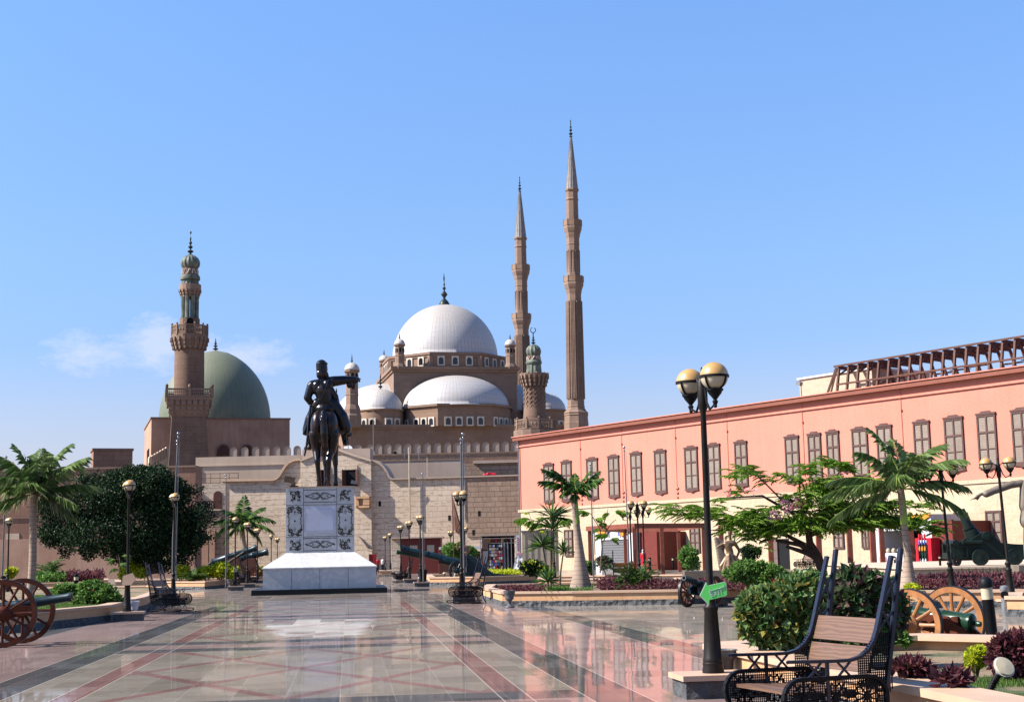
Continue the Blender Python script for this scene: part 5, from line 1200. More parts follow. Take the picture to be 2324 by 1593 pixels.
def make_lamp(px,Y,top,label,arm=(.33,1.92),lean=0.,plinth=(.95,.55,.0),baseZ=0.,group='double globe lamp posts'):
    p=gd(px,Y,baseZ);H=at(px,top,Y).z-baseZ;k=H/3.8 if H<4.3 else 1.
    t=empty('street_lamp',label,'street lamp',p,0,group)
    b=MB();w,d,o=plinth;b.box(-w/2+o,w/2+o,-d/2,d/2,0,.2);pl=b.build('plinth','basalt',t,rz=math.radians(8))
    b=MB();b.box(-w/2-.04+o,w/2+.04+o,-d/2-.04,d/2+.04,.2,.26);b.build('plinth_cap','cap',pl)
    b=MB();pr=[(.125,.26),(.125,.30),(.116,.33),(.12,.37),(.112,.38),(.116,.41),(.106,.43),(.074,.95),(.086,.98),(.086,1.0),(.062,1.03),(.06,1.1),(.082,1.13),(.082,1.16),(.05,1.2),(.042,1.24),(.034,H-.55),(.055,H-.5),(.06,H-.42),(.06,H-.2),(.045,H-.17),(.02,H-.12),(.008,H-.02)]
    b.lathe(pr,16,(0,0,0),mod=lambda a,z:1+(.035*math.cos(a*12) if .43<z<.96 else 0))
    b.build('post','pole',t,'s')
    L,a=arm;b3=MB()
    for s,dz in ((1,0),(-1,0)):
        dx,dy=math.cos(a)*s*L,math.sin(a)*s*L;cz=H-.165
        g1,g2,fr=MB(),MB(),MB();globe_(g1,g2,fr,(dx,dy,cz));q=fr.build('lamp_holder','iron',t,'s')
        g1.build('globe_top','globe',q,'s');g2.build('globe_bowl','globeb',q,'s')
        ux,uy=dx/L,dy/L
        b3.tube([(ux*.05,uy*.05,cz-.1),(ux*.1,uy*.1,cz-.28),(ux*(L*.55),uy*(L*.55),cz-.37),(ux*(L*.9),uy*(L*.9),cz-.33),(dx,dy,cz-.24)],.014,6)
        b3.tube([(ux*.05,uy*.05,cz-.05),(ux*.14,uy*.14,cz+.03),(ux*(L-.2),uy*(L-.2),cz-.02)],.01,6)
    b3.build('arms','iron',t,'s')
    if lean:t.rotation_euler=(0,math.radians(lean),0)
    return t
A0=math.radians(-70)
near=make_lamp(1621,17.0,829,'nearest and tallest black lamp post, carrying the green exit arrow',(.31,A0),plinth=(1.05,.62,.12))
LP=[(288,42.,1090,'lamp post standing alone at the corner of the left lawn planter'),(393,56.5,1119,'lamp post rising behind the left bench beside a tall flagpole'),
(1048.7,53,1113,'lamp post rising behind the middle bench right of the pedestal'),(955,80,1168.6,'lamp post beside the silver flagpole, third from the right in the row by the pedestal'),
(929.6,92,1181.5,'lamp post between the maroon kiosk and the black litter bin'),(910,107,1192,'lamp post in front of the left edge of the maroon kiosk'),(886,137,1209.5,'second farthest lamp post right of the pedestal'),(874.5,155,1216.5,'farthest lamp post right of the pedestal, with a small green sign'),
(1024,121,1204,'small far lamp post left of the flag-bearing statue'),(1056.5,106,1195,'small far lamp post just right of the flag-bearing statue'),
(444,114,1207,'far lamp post against the dark tree, left of its neighbour'),(473,124,1213,'far lamp post just right of the dark tree crown'),(533.3,80,1172.9,'lamp post nearest the silver flagpole left of the pedestal'),(561,88,1185,'lamp post between the leaning siege gun and the small palm'),(584,103,1198.5,'lamp post in front of the muzzle of the leaning siege guns'),(615.5,128,1212.8,'fourth lamp post left of the pedestal, next to its shoulder'),(629.5,146,1220,'farthest lamp post left of the pedestal'),
(16,72,1174.5,'lamp post at the far left edge behind the big palm'),(1259,78,1166.5,'lamp post among the dracaena plants')]
random.seed(11)
for i,(px,Y,top,lab) in enumerate(LP):make_lamp(px,Y,top,lab,(.3,A0+random.uniform(-.12,.12)),plinth=(.8,.5,.05))
make_lamp(1452.5,60,1134.6,'nearest of the three clustered lamps behind the cycad',(.27,.05),plinth=(.5,.5,0))
make_lamp(1435,72,1156,'left lamp of the cluster behind the cycad',(.36,.1),plinth=(.5,.5,0))
make_lamp(1464,72,1150,'right lamp of the cluster behind the cycad',(.3,.15),plinth=(.5,.5,0))
make_lamp(2165,40.4,1052,'lamp post with side-by-side globes left of the siege mortar',(.33,.05),-2.2,plinth=(.5,.5,0))
make_lamp(2298,37.7,1036,'lamp post with side-by-side globes in front of the siege mortar',(.3,-.05),-2.,plinth=(.5,.5,0))
# ================================================================= signs
def text_mesh(s,size):
    cu=bpy.data.curves.new('t','FONT');cu.body=s;cu.size=size;cu.extrude=.001;cu.align_x='CENTER';o=bpy.data.objects.new('t',cu);col.objects.link(o)
    dg=bpy.context.evaluated_depsgraph_get();me=bpy.data.meshes.new_from_object(o.evaluated_get(dg));bpy.data.objects.remove(o);return me
Ys=16.9
poly=[(770,865),(905,580),(935,650),(1310,565),(1340,600),(1358,835),(1335,870),(970,960),(965,1060)]
c0=at(1503+1080*.10614,1258.8+800*.10614,Ys)
def sg(x,y):
    p=at(1503+x*.10614,1258.8+y*.10614,Ys);return (p.x-c0.x,p.z-c0.z)
t=empty('exit_sign','bright green arrow sign reading EXIT, tilted on the nearest lamp post','sign',(c0.x,Ys-.12,c0.z))
pp=[sg(*q) for q in poly]
b=MB();b.prism(pp,-.006,.006,'y');b.build('border','whitep',t)
cx_=sum(p[0] for p in pp)/len(pp);cz_=sum(p[1] for p in pp)/len(pp)
def shr(k):return [(cx_+(p[0]-cx_)*k,cz_+(p[1]-cz_)*k) for p in pp]
b=MB();b.prism(shr(.955),-.009,-.0061,'y');b.build('face','signg',t)
b=MB()
def ln(a,c,w=.006):
    p,q=sg(*a),sg(*c);b.bar((p[0],-.011,p[1]),(q[0],-.011,q[1]),w,.004)
ln((990,765),(1275,680),.009);ln((975,735),(1020,760));ln((985,800),(1020,760));ln((975,735),(985,800));ln((1020,740),(1025,775));ln((1280,635),(1285,690));ln((1240,670),(1285,690));ln((1250,655),(1275,675));b.build('arrow_mark','whitep',t)
me=text_mesh('EXIT',.075);me.materials.append(MT['whitep']);o=bpy.data.objects.new('lettering',me);col.objects.link(o);o.parent=t;p=sg(1140,850);o.location=(p[0],-.0115,p[1]);o.rotation_euler=(PI/2,math.radians(-15),0);me.name='lettering'
b=MB();b.box(-.03,.1,.0061,.09,-.03,.03);b.build('bracket','steel',t)
p=gd(292,41.7,0);t=empty('arrow_sign','cream arrow-shaped sign on the lamp at the left planter corner','sign',(p.x,41.6,zat(1316,292,41.6)));b=MB();b.prism([(-.17,-.14),(.08,-.14),(.22,.02),(.12,.2),(-.16,.12)],-.01,.01,'y');b.build('board','cap',t);b=MB();b.box(-.02,.02,.011,.3,-.02,.02);b.build('bracket','iron',t)
for px,py,Y,lab in ((536,1292,79.6,'small pale green sign on the lamp beside the flagpole'),(400,1312,56.2,'teal diamond sign on the lamp behind the left bench'),(876,1281,154.5,'tiny green sign on the farthest lamp right of the pedestal')):
    q=at(px,py,Y);t=empty('small_sign',lab,'sign',q);s_=Y/80.;b=MB();b.prism([(-.09*s_,0),(0,-.16*s_),(.09*s_,0),(0,.16*s_)],-.01,.01,'y');b.build('board','teal',t);b=MB();b.box(-.01,.01,.01,.1,-.03,.03);b.build('bracket','iron',t)
# ================================================================= flagpoles
def flagpole(px0,py0,px1,py1,Y,label,r=.029,dark=False):
    a=gd(px0,Y,.2);c=at(px1,py1,Y);t=empty('flagpole',label,'flagpole',a,0,'silver flagpoles');H=c.z-a.z;lx=c.x-a.x
    b=MB();b.tube([(0,0,0),(0,0,H*.35),(lx*.5,0,H*.7),(lx,0,H)],[r*1.3,r*1.15,r*.85,r*.6],10);b.build('pole','silver',t,'s')
    b=MB();b.ell((lx,0,H+.05),.06,10,8);b.ell((lx,0,H-.1),.045,8,6);b.build('finial','chrome',t,'s')
    b=MB();b.tube([(.09,-.02,.8),(lx+.07,-.02,H-.15)],.008,4);b.cbox((.06,0,.9),(.05,.05,.18));b.build('halyard','steel',t)
    return t
flagpole(391,1340,404.5,986,58,'tall flagpole rising through the left lamp behind the bench')
flagpole(395,1340,402,1003,66,'slightly shorter flagpole overlapping the tall one by the left bench')
flagpole(512.5,1322,512.5,1080,79,'flagpole standing on the plinth corner left of the pedestal')
flagpole(961,1320,958.7,1077,79,'bright flagpole in front of the black litter bin')
flagpole(1054,1350,1050.5,988,56,'tall flagpole behind the lamp at the middle bench')
flagpole(1050,1330,1045.5,1000,66,'thinner flagpole just left of the tall one at the middle bench',.04)
flagpole(1429,1297,1416.5,1018,62,'flagpole against the salmon wall behind the lamp cluster')
flagpole(1348,1315,1340.5,1056,62,'flagpole just right of the bottle palm')
flagpole(4,1293,14,1040,62,'flagpole at the left picture edge')
# ================================================================= benches
W2=.52
def ring_path(cy_,cz_,L_,r,n=10):
    P=[]
    for i in range(n+1):
        a=-PI/2+PI*i/n;P.append((cy_+L_/2-r+r*math.cos(a),cz_+r*math.sin(a)))
    for i in range(n+1):
        a=PI/2+PI*i/n;P.append((cy_-L_/2+r+r*math.cos(a),cz_+r*math.sin(a)))
    return P+[P[0]]
def make_bench(label,wood='wood',group='iron and wood garden benches'):
    t=empty('garden_bench',label,'bench',(0,0,0),0,group)
    for s in (-1,1):
        x=s*W2;f=MB()
        arc=[(0,.72),(.2,.715),(.45,.71),(.58,.712),(.68,.735),(.76,.79),(.82,.87),(.86,.97),(.89,1.07),(1.04,1.57)]
        for p,q in zip(arc,arc[1:]):f.bar((x,p[0],p[1]),(x,q[0]+.002,q[1]),.05,.026)
        f.tube([(x,.0,.72),(x,-.02,.715)],.014,6)
        rear=[(1.14,1.63),(1.0,.88),(.95,.62),(.915,.42),(.93,.22),(1.03,.03)]
        for p,q in zip(rear,rear[1:]):f.bar((x,p[0],p[1]),(x,q[0],q[1]-.002),.045,.032)
        fr=f.build('side_frame','navy',t)
        f=MB()
        prs=(((.93,1.15),(1.09,1.42)),((1.0,1.42),(1.05,1.15)),((.86,.95),(1.03,1.1)),((.93,1.1),(1.01,.92)),((.18,.7),(.3,.58)),((.3,.7),(.18,.58)),((.46,.7),(.58,.58)),((.58,.7),(.46,.58)))
        prs+=tuple(q for y_ in (.12,.32,.52,.72) for q in (((y_,.25),(y_+.12,.13)),((y_+.12,.25),(y_,.13))))
        for k_ in range(0,len(prs),2):
            f=MB();f.bar((x,*prs[k_][0]),(x,*prs[k_][1]),.018,.016);f.bar((x+.002,*prs[k_+1][0]),(x+.002,*prs[k_+1][1]),.018,.016);f.build('cross_brace','navy',fr)
        f=MB();f.bar((x,.36,.7),(x,.36,.3),.03,.02);f.build('arm_post','navy',fr)
        f=MB();Pp=ring_path(.43,.41,.98,.165)
        for p,q in zip(Pp,Pp[1:]):f.bar((x,*p),(x,*q),.05,.03)
        for cy_ in (.13,.43,.73):
            rr=.15
            for k in range(5):
                a=PI*k/5+.3;f.bar((x,cy_-rr*math.cos(a),.41-rr*math.sin(a)),(x,cy_+rr*math.cos(a),.41+rr*math.sin(a)),.014)
            f.lathe([(.03,-.015),(.03,.015)],10,m=Matrix.Translation((x,cy_,.41))@Matrix.Rotation(PI/2,4,'Y'))
            for k in range(10):
                a=2*PI*k/10+.3;a2=a+PI/10;f.bar((x,cy_+.09*math.cos(a),.41+.09*math.sin(a)),(x,cy_+.125*math.cos(a2),.41+.125*math.sin(a2)),.011);a3=a+PI/5;f.bar((x,cy_+.125*math.cos(a2),.41+.125*math.sin(a2)),(x,cy_+.09*math.cos(a3),.41+.09*math.sin(a3)),.011)
        pn=f.build('medallion_panel','iron',t)
        f=MB()
        y=-.05
        while y<.92:
            hh=.16
            if y<.1:hh=math.sqrt(max(0,.158**2-(y-.105)**2))
            if y>.755:hh=math.sqrt(max(0,.158**2-(y-.755)**2))
            if hh>.01:f.bar((x,y,.41-hh),(x,y,.41+hh),.006)
            y+=.021
        z=.26
        while z<.57:
            d=math.sqrt(max(0,.16**2-(z-.41)**2));f.bar((x,.105-d,z),(x,.755+d,z),.006);z+=.021
        f.build('wire_mesh','iron',pn)
        f=MB()
        # lattice fill at the lower back corner
        for i in range(17):
            y=.66+i*.02;za=.5+.03*math.sin(i*.8)-(.0 if i<8 else .05);zb_=.72+max(0,(y-.68))*.95;zb_=min(zb_,.93);f.bar((x,y,za),(x,y,zb_),.008)
        for i in range(22):
            z=.5+i*.02;ya=.66 if z<.74 else .68+(z-.74)*.9;f.bar((x,ya,z),(x,.985-(.9-z)*.12,z),.008)
        sc_=[(.66+i*.03,.5+.02*math.sin(i*1.6)-(.0 if i<6 else .04)) for i in range(11)]
        for p,q in zip(sc_,sc_[1:]):f.bar((x,*p),(x,*q),.014)
        f.build('lattice_fill','iron',fr)
        f=MB();sl=[(-.1,.1),(-.14,.07),(-.08,.03),(.95,.03)];
        for p,q in zip(sl,sl[1:]):f.bar((x,*p),(x,*q),.035,.03)
        f.bar((x,-.1,.1),(x,.9,.12),.025)
        f.build('runner','iron',t)
    for (y,z,w,a) in ((.1,.455,.13,0),(.26,.45,.13,-.04),(.42,.445,.13,-.04),(.57,.45,.13,.05)):
        f=MB();f.cbox((0,y,z),(2*W2-.04,w,.028),(a,0,0));f.build('seat_plank',wood,t)
    for (y,z,w) in ((.8,.7,.22),(.885,.935,.215)):
        f=MB();f.cbox((0,y,z),(2*W2-.03,.028,w),(-math.radians(18),0,0));f.build('back_plank',wood,t)
    f=MB();f.bar((-W2,.28,.42),(W2,.28,.42),.04);f.bar((-W2,.6,.42),(W2,.6,.42),.04);f.bar((-W2,.1,.05),(W2,.1,.05),.03);f.bar((-W2,.85,.05),(W2,.85,.05),.03);f.bar((-W2,.36,.2),(W2,.36,.2),.03);f.bar((-W2,.95,.62),(W2,.95,.62),.025)
    f.build('cross_bars','iron',t);return t
b0=make_bench('large near bench with brown plank back and black mesh medallions, right foreground')
def place(o,x,y,rz,z=0,tilt=0):o.location=(x,y,z);o.rotation_euler=(0,tilt,math.radians(rz));return o
place(b0,2.06,12.75,-70.7)
for (px,Y,rz,lab,z) in ((1029,50.6,-76,'bench facing left beside the long planter right of the pedestal',0),(417,48.6,80,'bench facing right in front of the left lamp and flagpole',0),(896,93,-80,'small distant bench beside the maroon kiosk lamps',0),(577,89,82,'small distant bench between the lamps left of the pedestal',0),(1418,70,176,'bench seen from behind with orange-brown planks by the lamp cluster',.1),(1816,96,-60,'small far bench by the cream wall under the flowering tree',.2)):
    c=copy_tree(b0);c['label']=lab;p=gd(px,Y);place(c,p.x,Y,rz,z)
for ch in [q for q in col.objects if q.get('label','').startswith('bench seen from behind')][0].children:
    if ch.name.startswith('back_plank'):ch.data=ch.data.copy();ch.data.materials[0]=MT['wheelyel']
# ================================================================= wheels and guns
def wheel(name,R,parent,loc,rot,mat,nsp=12,tyre='tyre',hub=.15,th=.07,rim=.1,sp=.031):
    mm=Matrix.Identity(4);b=MB();T=Matrix.Rotation(PI/2,4,'X')
    b.lathe([(R*1.0-.015,-th/2),(R,-th/2),(R,th/2),(R-.015,th/2),(R-.015,-th/2)],48,m=T);ty=b.build('wheel' if name is None else name,tyre,parent,'s',loc);ty.rotation_euler=rot
    b=MB();b.lathe([(R-rim,-th/2),(R-.016,-th/2),(R-.016,th/2),(R-rim,th/2),(R-rim,-th/2)],48,m=T)
    for k in range(nsp):
        a=2*PI*k/nsp;b.tube([(hub*.6*math.cos(a),0,hub*.6*math.sin(a)),((R*.5)*math.cos(a),0,(R*.5)*math.sin(a)),((R-rim*.8)*math.cos(a),0,(R-rim*.8)*math.sin(a))],[sp*1.15,sp*.85,sp*.95],8)
    b.build('rim_and_spokes',mat,ty,'s')
    b=MB();b.lathe([(hub*.45,-.2),(hub*.6,-.19),(hub*.75,-.1),(hub,-.06),(hub,.06),(hub*.75,.1),(hub*.6,.19),(hub*.45,.2)],20,m=T);b.build('hub',mat,ty,'s');return ty
def gun(label,loc,yaw,R,track,blen,br,mr,elev,axz,matw,matg,group=None,back=.45,tail=1.5,mat_car=None):
    """local +x is the muzzle direction"""
    t=empty('field_cannon',label,'cannon',loc,yaw,group)
    for s in (-1,1):wheel('wheel',R,t,(0,s*track/2,R),(0,0,0),matw)
    b=MB();Mx=Matrix.Translation((0,0,axz))@Matrix.Rotation(-elev,4,'Y')@Matrix.Rotation(PI/2,4,'Y')
    f=blen*(1-back);r=-blen*back
    b.lathe([(.001,r-.12),(br*.3,r-.11),(br*.35,r-.05),(br*.2,r-.02),(br*.8,r),(br*1.08,r+.03),(br*1.08,r+.08),(br,r+.1),(br*.95,r+blen*.3),(br*.99,r+blen*.31),(br*.86,r+blen*.34),(br*.8,r+blen*.55),(br*.84,r+blen*.56),(br*.74,r+blen*.58),(mr*1.05,f-.09),(mr*1.22,f-.06),(mr*1.2,f),(mr*.7,f),(mr*.65,f-.25),(.001,f-.25)],28,m=Mx)
    b.build('barrel',matg,t,'s')
    b=MB();b.tube([(0,-track*.5,R),(0,track*.5,R)],.045,10);
    for s in (-1,1):
        y=s*.16;b.prism([(.35,R-.05),(.4,R+.12),(.12,axz+.02),(-.1,axz+.02),(-.35,R+.1),(-tail,.12),(-tail,.02),(-tail+.15,.0),(-.3,R-.16)],y-.035,y+.035,'y')
    b.box(-tail-.05,-tail+.1,-.2,.2,.0,.14);b.box(-.5,-.4,-.16,.16,R-.05,R+.1)
    b.build('carriage',mat_car or matw,t);return t
# red-wheeled gun at the left edge
p=gd(27,30.6);gun('big gun with red-brown wheels and long dark barrel at the left edge',(p.x+.04,30.5,0),math.radians(4),.68,1.5,2.5,.14,.08,math.radians(8),.80,'wheelred','gun',back=.52)
# small field gun
p=gd(1592,43.2);gun('small dark gun with brown spoked wheels aimed left beside the exit lamp',(p.x,43.2,0),math.radians(-128),.45,.95,1.35,.13,.062,math.radians(14),.64,'wheeldk','gun',back=.3,tail=1.15,mat_car='gun')
# orange wheeled cannon
p=gd(2117,21.9);gun('cannon with orange varnished wheels and shiny green barrel behind the near planter',(p.x,21.85,0),math.radians(136),.52,1.3,1.5,.125,.075,math.radians(8),.62,'wheelyel','gungrn',back=.45,tail=1.,mat_car='wheelred')
# siege guns left
def siege(label,a,c,Y,ra,rc,extra):
    A=at(*a,Y);Cc=at(*c,Y);t=empty('siege_gun',label,'cannon',(A.x*.5+Cc.x*.5,Y,0),0,'leaning siege guns left of the pedestal');o=Vector(t.location)
    d=(Cc-A);L_=d.length;d.normalize();q=d.to_track_quat('Z','Y').to_matrix().to_4x4();Mx=Matrix.Translation(A-o)@q
    b=MB();b.lathe([(.001,-.25),(ra*.35,-.22),(ra*.4,-.12),(ra*.2,-.06),(ra*.9,0),(ra*1.1,.04),(ra*1.1,.14),(ra,.16),(ra*.97,L_*.3),(ra*1.05,L_*.31),(ra*1.03,L_*.34),(ra*.9,L_*.36),(ra*.85,L_*.55),(ra*.9,L_*.56),(ra*.82,L_*.58),(rc,L_*.9),(rc*1.2,L_*.93),(rc*1.25,L_),(rc*.7,L_),(rc*.6,L_-.3)],24,m=Mx);b.build('barrel','gun',t,'s')
    m_=(A+Cc)/2-o
    b=MB();
    for s in (-.35,.35):b.prism([(m_.x-1.3,0.2),(m_.x-1.1,m_.z-.75),(m_.x-.2,m_.z-.15),(m_.x+.3,m_.z-.1),(m_.x+.9,.3),(m_.x+.9,.1)],s-.06,s+.06,'y')
    b.box(m_.x-1.3,m_.x+.9,-.35,.35,.15,.35);b.build('carriage','rust',t)
    wheel('wheel',.55,t,(m_.x+.5,-.6,.55),(0,0,0),'wheelred');wheel('wheel',.55,t,(m_.x+.5,.6,.55),(0,0,0),'wheelred')
    if extra:
        b=MB();b.bar((A-o)+Vector((.3,-.4,-.5)),(A-o)+Vector((2.3,-.4,.75)),.06);b.build('prop_rod','creamp',t)
siege('upper of two leaning siege guns, muzzle raised beside the lamps',(481,1277.5),(583,1242.5),104,.27,.2,True)
siege('lower leaning siege gun with a wide flared muzzle',(530,1272),(608,1251.5),108,.28,.22,False)
# howitzer
o=gd(1040,84,.3);t=empty('howitzer','long-barrelled dark teal howitzer with shield and spoked wheels on the planter','cannon',o,0);k=84/3300.
def hx(px,py):
    p=at(px,py,84);return (p.x-o.x,p.z-o.z)
a,c=hx(914,1245),hx(1012,1268);b=MB();
def cyl(b,a,c,y,r1,r2,n=20):b.tube([(a[0],y,a[1]),(c[0],y,c[1])],[r1,r2],n)
cyl(b,a,c,0,.15,.2);cyl(b,hx(911,1244),hx(918,1246),0,.2,.2);cyl(b,hx(922,1247),hx(925,1248),0,.19,.19);cyl(b,hx(969,1256),hx(971,1257),0,.2,.2);b.build('barrel','gun',t,'s')
b=MB();cyl(b,hx(902,1253),hx(958,1263),.15,.09,.12);cyl(b,hx(900,1252),hx(906,1253),.15,.13,.13);b.build('recuperator','gungrn',t,'s')
b=MB();cyl(b,hx(998,1268),hx(1036,1277),-.1,.22,.24);cyl(b,hx(997,1268),hx(1000,1268.5),-.1,.25,.25);cyl(b,hx(1032,1276),hx(1048,1280),-.1,.26,.26);b.build('cradle','gun',t,'s')
b=MB();P=[hx(1050,1262),hx(1066,1259),hx(1078,1264),hx(1098,1284),hx(1118,1300),hx(1160,1307),hx(1160,1311),hx(1098,1309),hx(1060,1308),hx(1046,1296)];b.prism(P,-.3,.35,'y');b.build('trail','gun',t)
b=MB();P=[hx(1043,1262),hx(1056,1260),hx(1064,1282),hx(1050,1290)];b.prism(P,-.55,.6,'y');b.build('shield','gun',t)
b=MB();b.tube([(hx(1120,1303)[0],-.2,hx(1120,1303)[1]),(hx(1180,1306)[0],-.2,hx(1180,1306)[1])],.06,8);b.box(hx(1172,1306)[0],hx(1184,1306)[0],-.4,.2,-.05,.1);b.build('spade','iron',t)
for y in (-.75,.75):wheel('wheel',.55,t,(hx(1040,1288)[0]-(.05 if y<0 else -.4),y,.5),(0,0,math.radians(38)),'gun')
# siege mortar on terrace
o=gd(2193,60.2,TERR);t=empty('siege_mortar','dark green siege mortar on a slab-sided carriage on the terrace at right','cannon',o,0)
def mx(px,py,Y=59.6):
    p=at(px,py,Y);return (p.x-o.x,p.z-o.z)
b=MB();A,B_,D_=mx(2190.5,1155.5),mx(2211,1200),mx(2219,1216)
b.tube([(A[0],0,A[1]),(A[0]*.9+B_[0]*.1,0,A[1]*.9+B_[1]*.1),(B_[0],0,B_[1]),(B_[0]+.01,0,B_[1]-.02),(D_[0],0,D_[1]),(D_[0]+.12,0,D_[1]-.25)],[.16,.165,.2,.27,.32,.3],24);b.tube([(B_[0]-.05,0,B_[1]+.1),(B_[0]-.02,0,B_[1]+.03)],.26,24);b.build('barrel','mortar',t,'s')
b=MB();dd=Vector((A[0]-B_[0],0,A[1]-B_[1])).normalized();b.tube([Vector((A[0],0,A[1]))-dd*.02,Vector((A[0],0,A[1]))+dd*.006],.11,20);b.build('bore','dark',t)
P=[mx(*q) for q in ((2157,1234),(2201,1227),(2216,1216),(2229,1208),(2246,1205),(2256,1215),(2270,1231),(2300,1234),(2345,1236),(2345,1269),(2193,1269),(2160,1266))]
b=MB();b.prism(P,-.62,-.5,'y');b.prism(P,.5,.62,'y');b.build('carriage_cheeks','mortar',t)
b=MB();a,c=mx(2157,1248),mx(2345,1262);b.box(a[0]+.15,c[0],-.5,.5,c[1]-.1,c[1]+.35);b.box(a[0],a[0]+.5,-.6,.6,a[1]-.35,a[1]-.1);b.build('bed','mortar',t)
b=MB();q=mx(2237,1216);b.tube([(q[0],-.78,q[1]),(q[0],.78,q[1])],.17,20);b.tube([(q[0],-.84,q[1]),(q[0],-.78,q[1])],.09,16);q=mx(2168,1232);b.tube([(q[0],-.7,q[1]),(q[0],.7,q[1])],.13,16);q=mx(2200,1230);b.tube([(q[0]-.3,-.66,q[1]),(q[0]+.5,-.66,q[1]-.02)],.09,12);b.build('trunnion_and_rollers','mortar',t,'s')
b=MB()
for s in (-1,1):
    a=mx(2162,1240);
    for (u0,v0,u1,v1) in ((0,0,.55,0),(0,-.45,.55,-.45),(0,0,0,-.45),(.55,0,.55,-.45)):b.bar((a[0]+u0,s*.7,a[1]+v0),(a[0]+u1,s*.7,a[1]+v1),.04)
b.build('step_bracket','mortar',t)
for px,y,r in ((2222,-.75,.33),(2300,-.75,.33),(2182,.3,.26),(2170,-.6,.17)):
    q=mx(px,1262);b=MB();T=Matrix.Translation((q[0],y,r))@Matrix.Rotation(PI/2,4,'X')
    b.lathe([(.02,-.12),(r*.35,-.11),(r*.4,-.05),(r*.75,-.05),(r*.8,-.08),(r,-.08),(r,.08),(r*.8,.08),(r*.3,.06),(.02,.1)],24,m=T);b.build('wheel','mortar' if r>.3 else 'tyre',t,'s')
q=mx(2330,1262);b=MB();b.tube([(q[0]-.3,-.4,q[1]+.2),(q[0]+.6,-.4,q[1]+.2)],.06,8);b.build('tow_bar','gun',t)
# ================================================================= urns, bins, bollards, spotlights
def urn(label,px,Y,h=.53,mat='silver',z=0,sc_=1.):
    t=gd(px,Y,z);b=MB();s=h/.53;P=[(.15,0),(.16,.02),(.15,.05),(.09,.07),(.055,.12),(.06,.19),(.1,.24),(.135,.27),(.14,.36),(.15,.4),(.175,.43),(.185,.5),(.19,.53),(.165,.53),(.15,.45),(.02,.4)]
    o=b.lathe([(r*s*sc_,q*s) for r,q in P],28).build('litter_urn',mat,None,'s',t);tag(o,label,'urn','silver litter urns');return o
urn('shiny silver urn-shaped litter bin at the corner of the long planter',1156.5,46.0)
urn('pale urn litter bin partly behind the lamp at the left planter corner',303,44,.5,'whitep')
urn('silver urn with flat rim behind the base of the nearest lamp',1640,17.75,.47,'silver',0,1.15)
urn('small distant urn beside the far bench and lamp plinth',920,93,.52);urn('small distant pale urn in front of the black litter bin',955,80.5,.42,'whitep',.1);urn('squat silver pot on the plinth beside the left flagpole',522,80,.42,'silver',.2,1.2)
p=gd(959,83.5);b=MB();b.lathe([(.2,0),(.26,.75),(.3,.78),(.3,.86),(.24,.9),(.22,.86),(.02,.8)],20);tag(b.build('litter_bin','iron',None,'s',p),'black tapered litter bin behind the bright flagpole','litter bin')
p=gd(2283,34.2);t=empty('steel_bin','slim polished steel bin beside the right edge planter','litter bin',p);b=MB();b.lathe([(.085,0),(.085,.6),(.095,.6),(.095,.66),(.06,.69),(.01,.7)],24);b.build('body','steel',t,'s');b=MB();b.lathe([(.09,0),(.09,.02)],16,m=Matrix.Translation((-.03,-.08,.48))@Matrix.Rotation(PI/2.2,4,'X'));b.build('flap','iron',t)
def bollard(label,px,Y,h,z=0,r=.06):
    t=empty('bollard_light',label,'bollard light',gd(px,Y,z),0,'black bollard lights with pale collars')
    b=MB();b.lathe([(r,0),(r,h*.72),(r*1.05,h*.73)],20);b.build('post','iron',t,'s');b=MB();b.lathe([(r*1.0,h*.73),(r*1.0,h*.87)],20);b.build('lens','globeb',t,'s');b=MB();b.lathe([(r*1.15,h*.87),(r*1.2,h*.9),(r*1.1,h*.96),(r*.7,h*.99),(.01,h)],20);b.build('cap','iron',t,'s');return t
bb_=bollard('large black bollard light standing behind the near planter at right',2258,21.2,1.19,0,.082);bb_.rotation_euler=(0,math.radians(-3),0)
bollard('bollard light in the left lawn between palm trunk and shrub',172,58,.95,.3,.085);bollard('bollard light at the left edge beside the flagpole',6,56,.95,.3,.09)
bollard('bollard light by the red-robed figure, at the maroon partition',1475.5,98,.9,.35,.09);bollard('bollard light between two pergola posts',1528,99,.85,.4,.07);bollard('bollard light on the terrace by the maroon partition',2134,62,.42,TERR,.05);bollard('bollard light behind the bottle palm trunk at left',1255,79,.6,.45,.07)
bollard('bollard light in the lawn-side planter by the dracaena plants',1362-19,77,.6,.45,.07);bollard('bollard light under the flowering tree right of its trunk',2032,75,.7,.45,.05)
p=at(2240,1551,13.9);t=empty('spotlight','black ground spotlight with a round cream lens standing in the near lawn','spotlight',(p.x,13.9,.26))
d=Vector((.11,-.02,.2));b=MB();b.tube([(0,0,0),d*.5,d*.95],[.022,.03,.035],10);
for i in range(5):b.tube([d*(.3+.1*i),d*(.33+.1*i)],.042,10)
b.build('stem','iron',t,'s')
hd=Vector((.12,-.45,.3)).normalized();q=hd.to_track_quat('Z','Y').to_matrix().to_4x4();b=MB();b.lathe([(.03,0),(.06,.05),(.1,.1),(.105,.11)],20,m=Matrix.Translation(d)@q);b.build('lamp_head','whitep',t,'s');b=MB();b.lathe([(.1,.105),(.09,.13),(.01,.14)],20,m=Matrix.Translation(d)@q);b.build('lens','globeb',t,'s')
p=at(694*.2359/.2359 if 0 else 1009,1302,86);t=empty('spotlight','tiny pale mushroom spotlight in the howitzer planter','spotlight',(p.x,86,.32));b=MB();b.tube([(0,0,0),(0,0,.25)],.02,6);b.build('stem','iron',t);b=MB();b.ell((0,0,.3),(.12,.12,.07),10,6);b.build('lamp_head','globeb',t,'s')
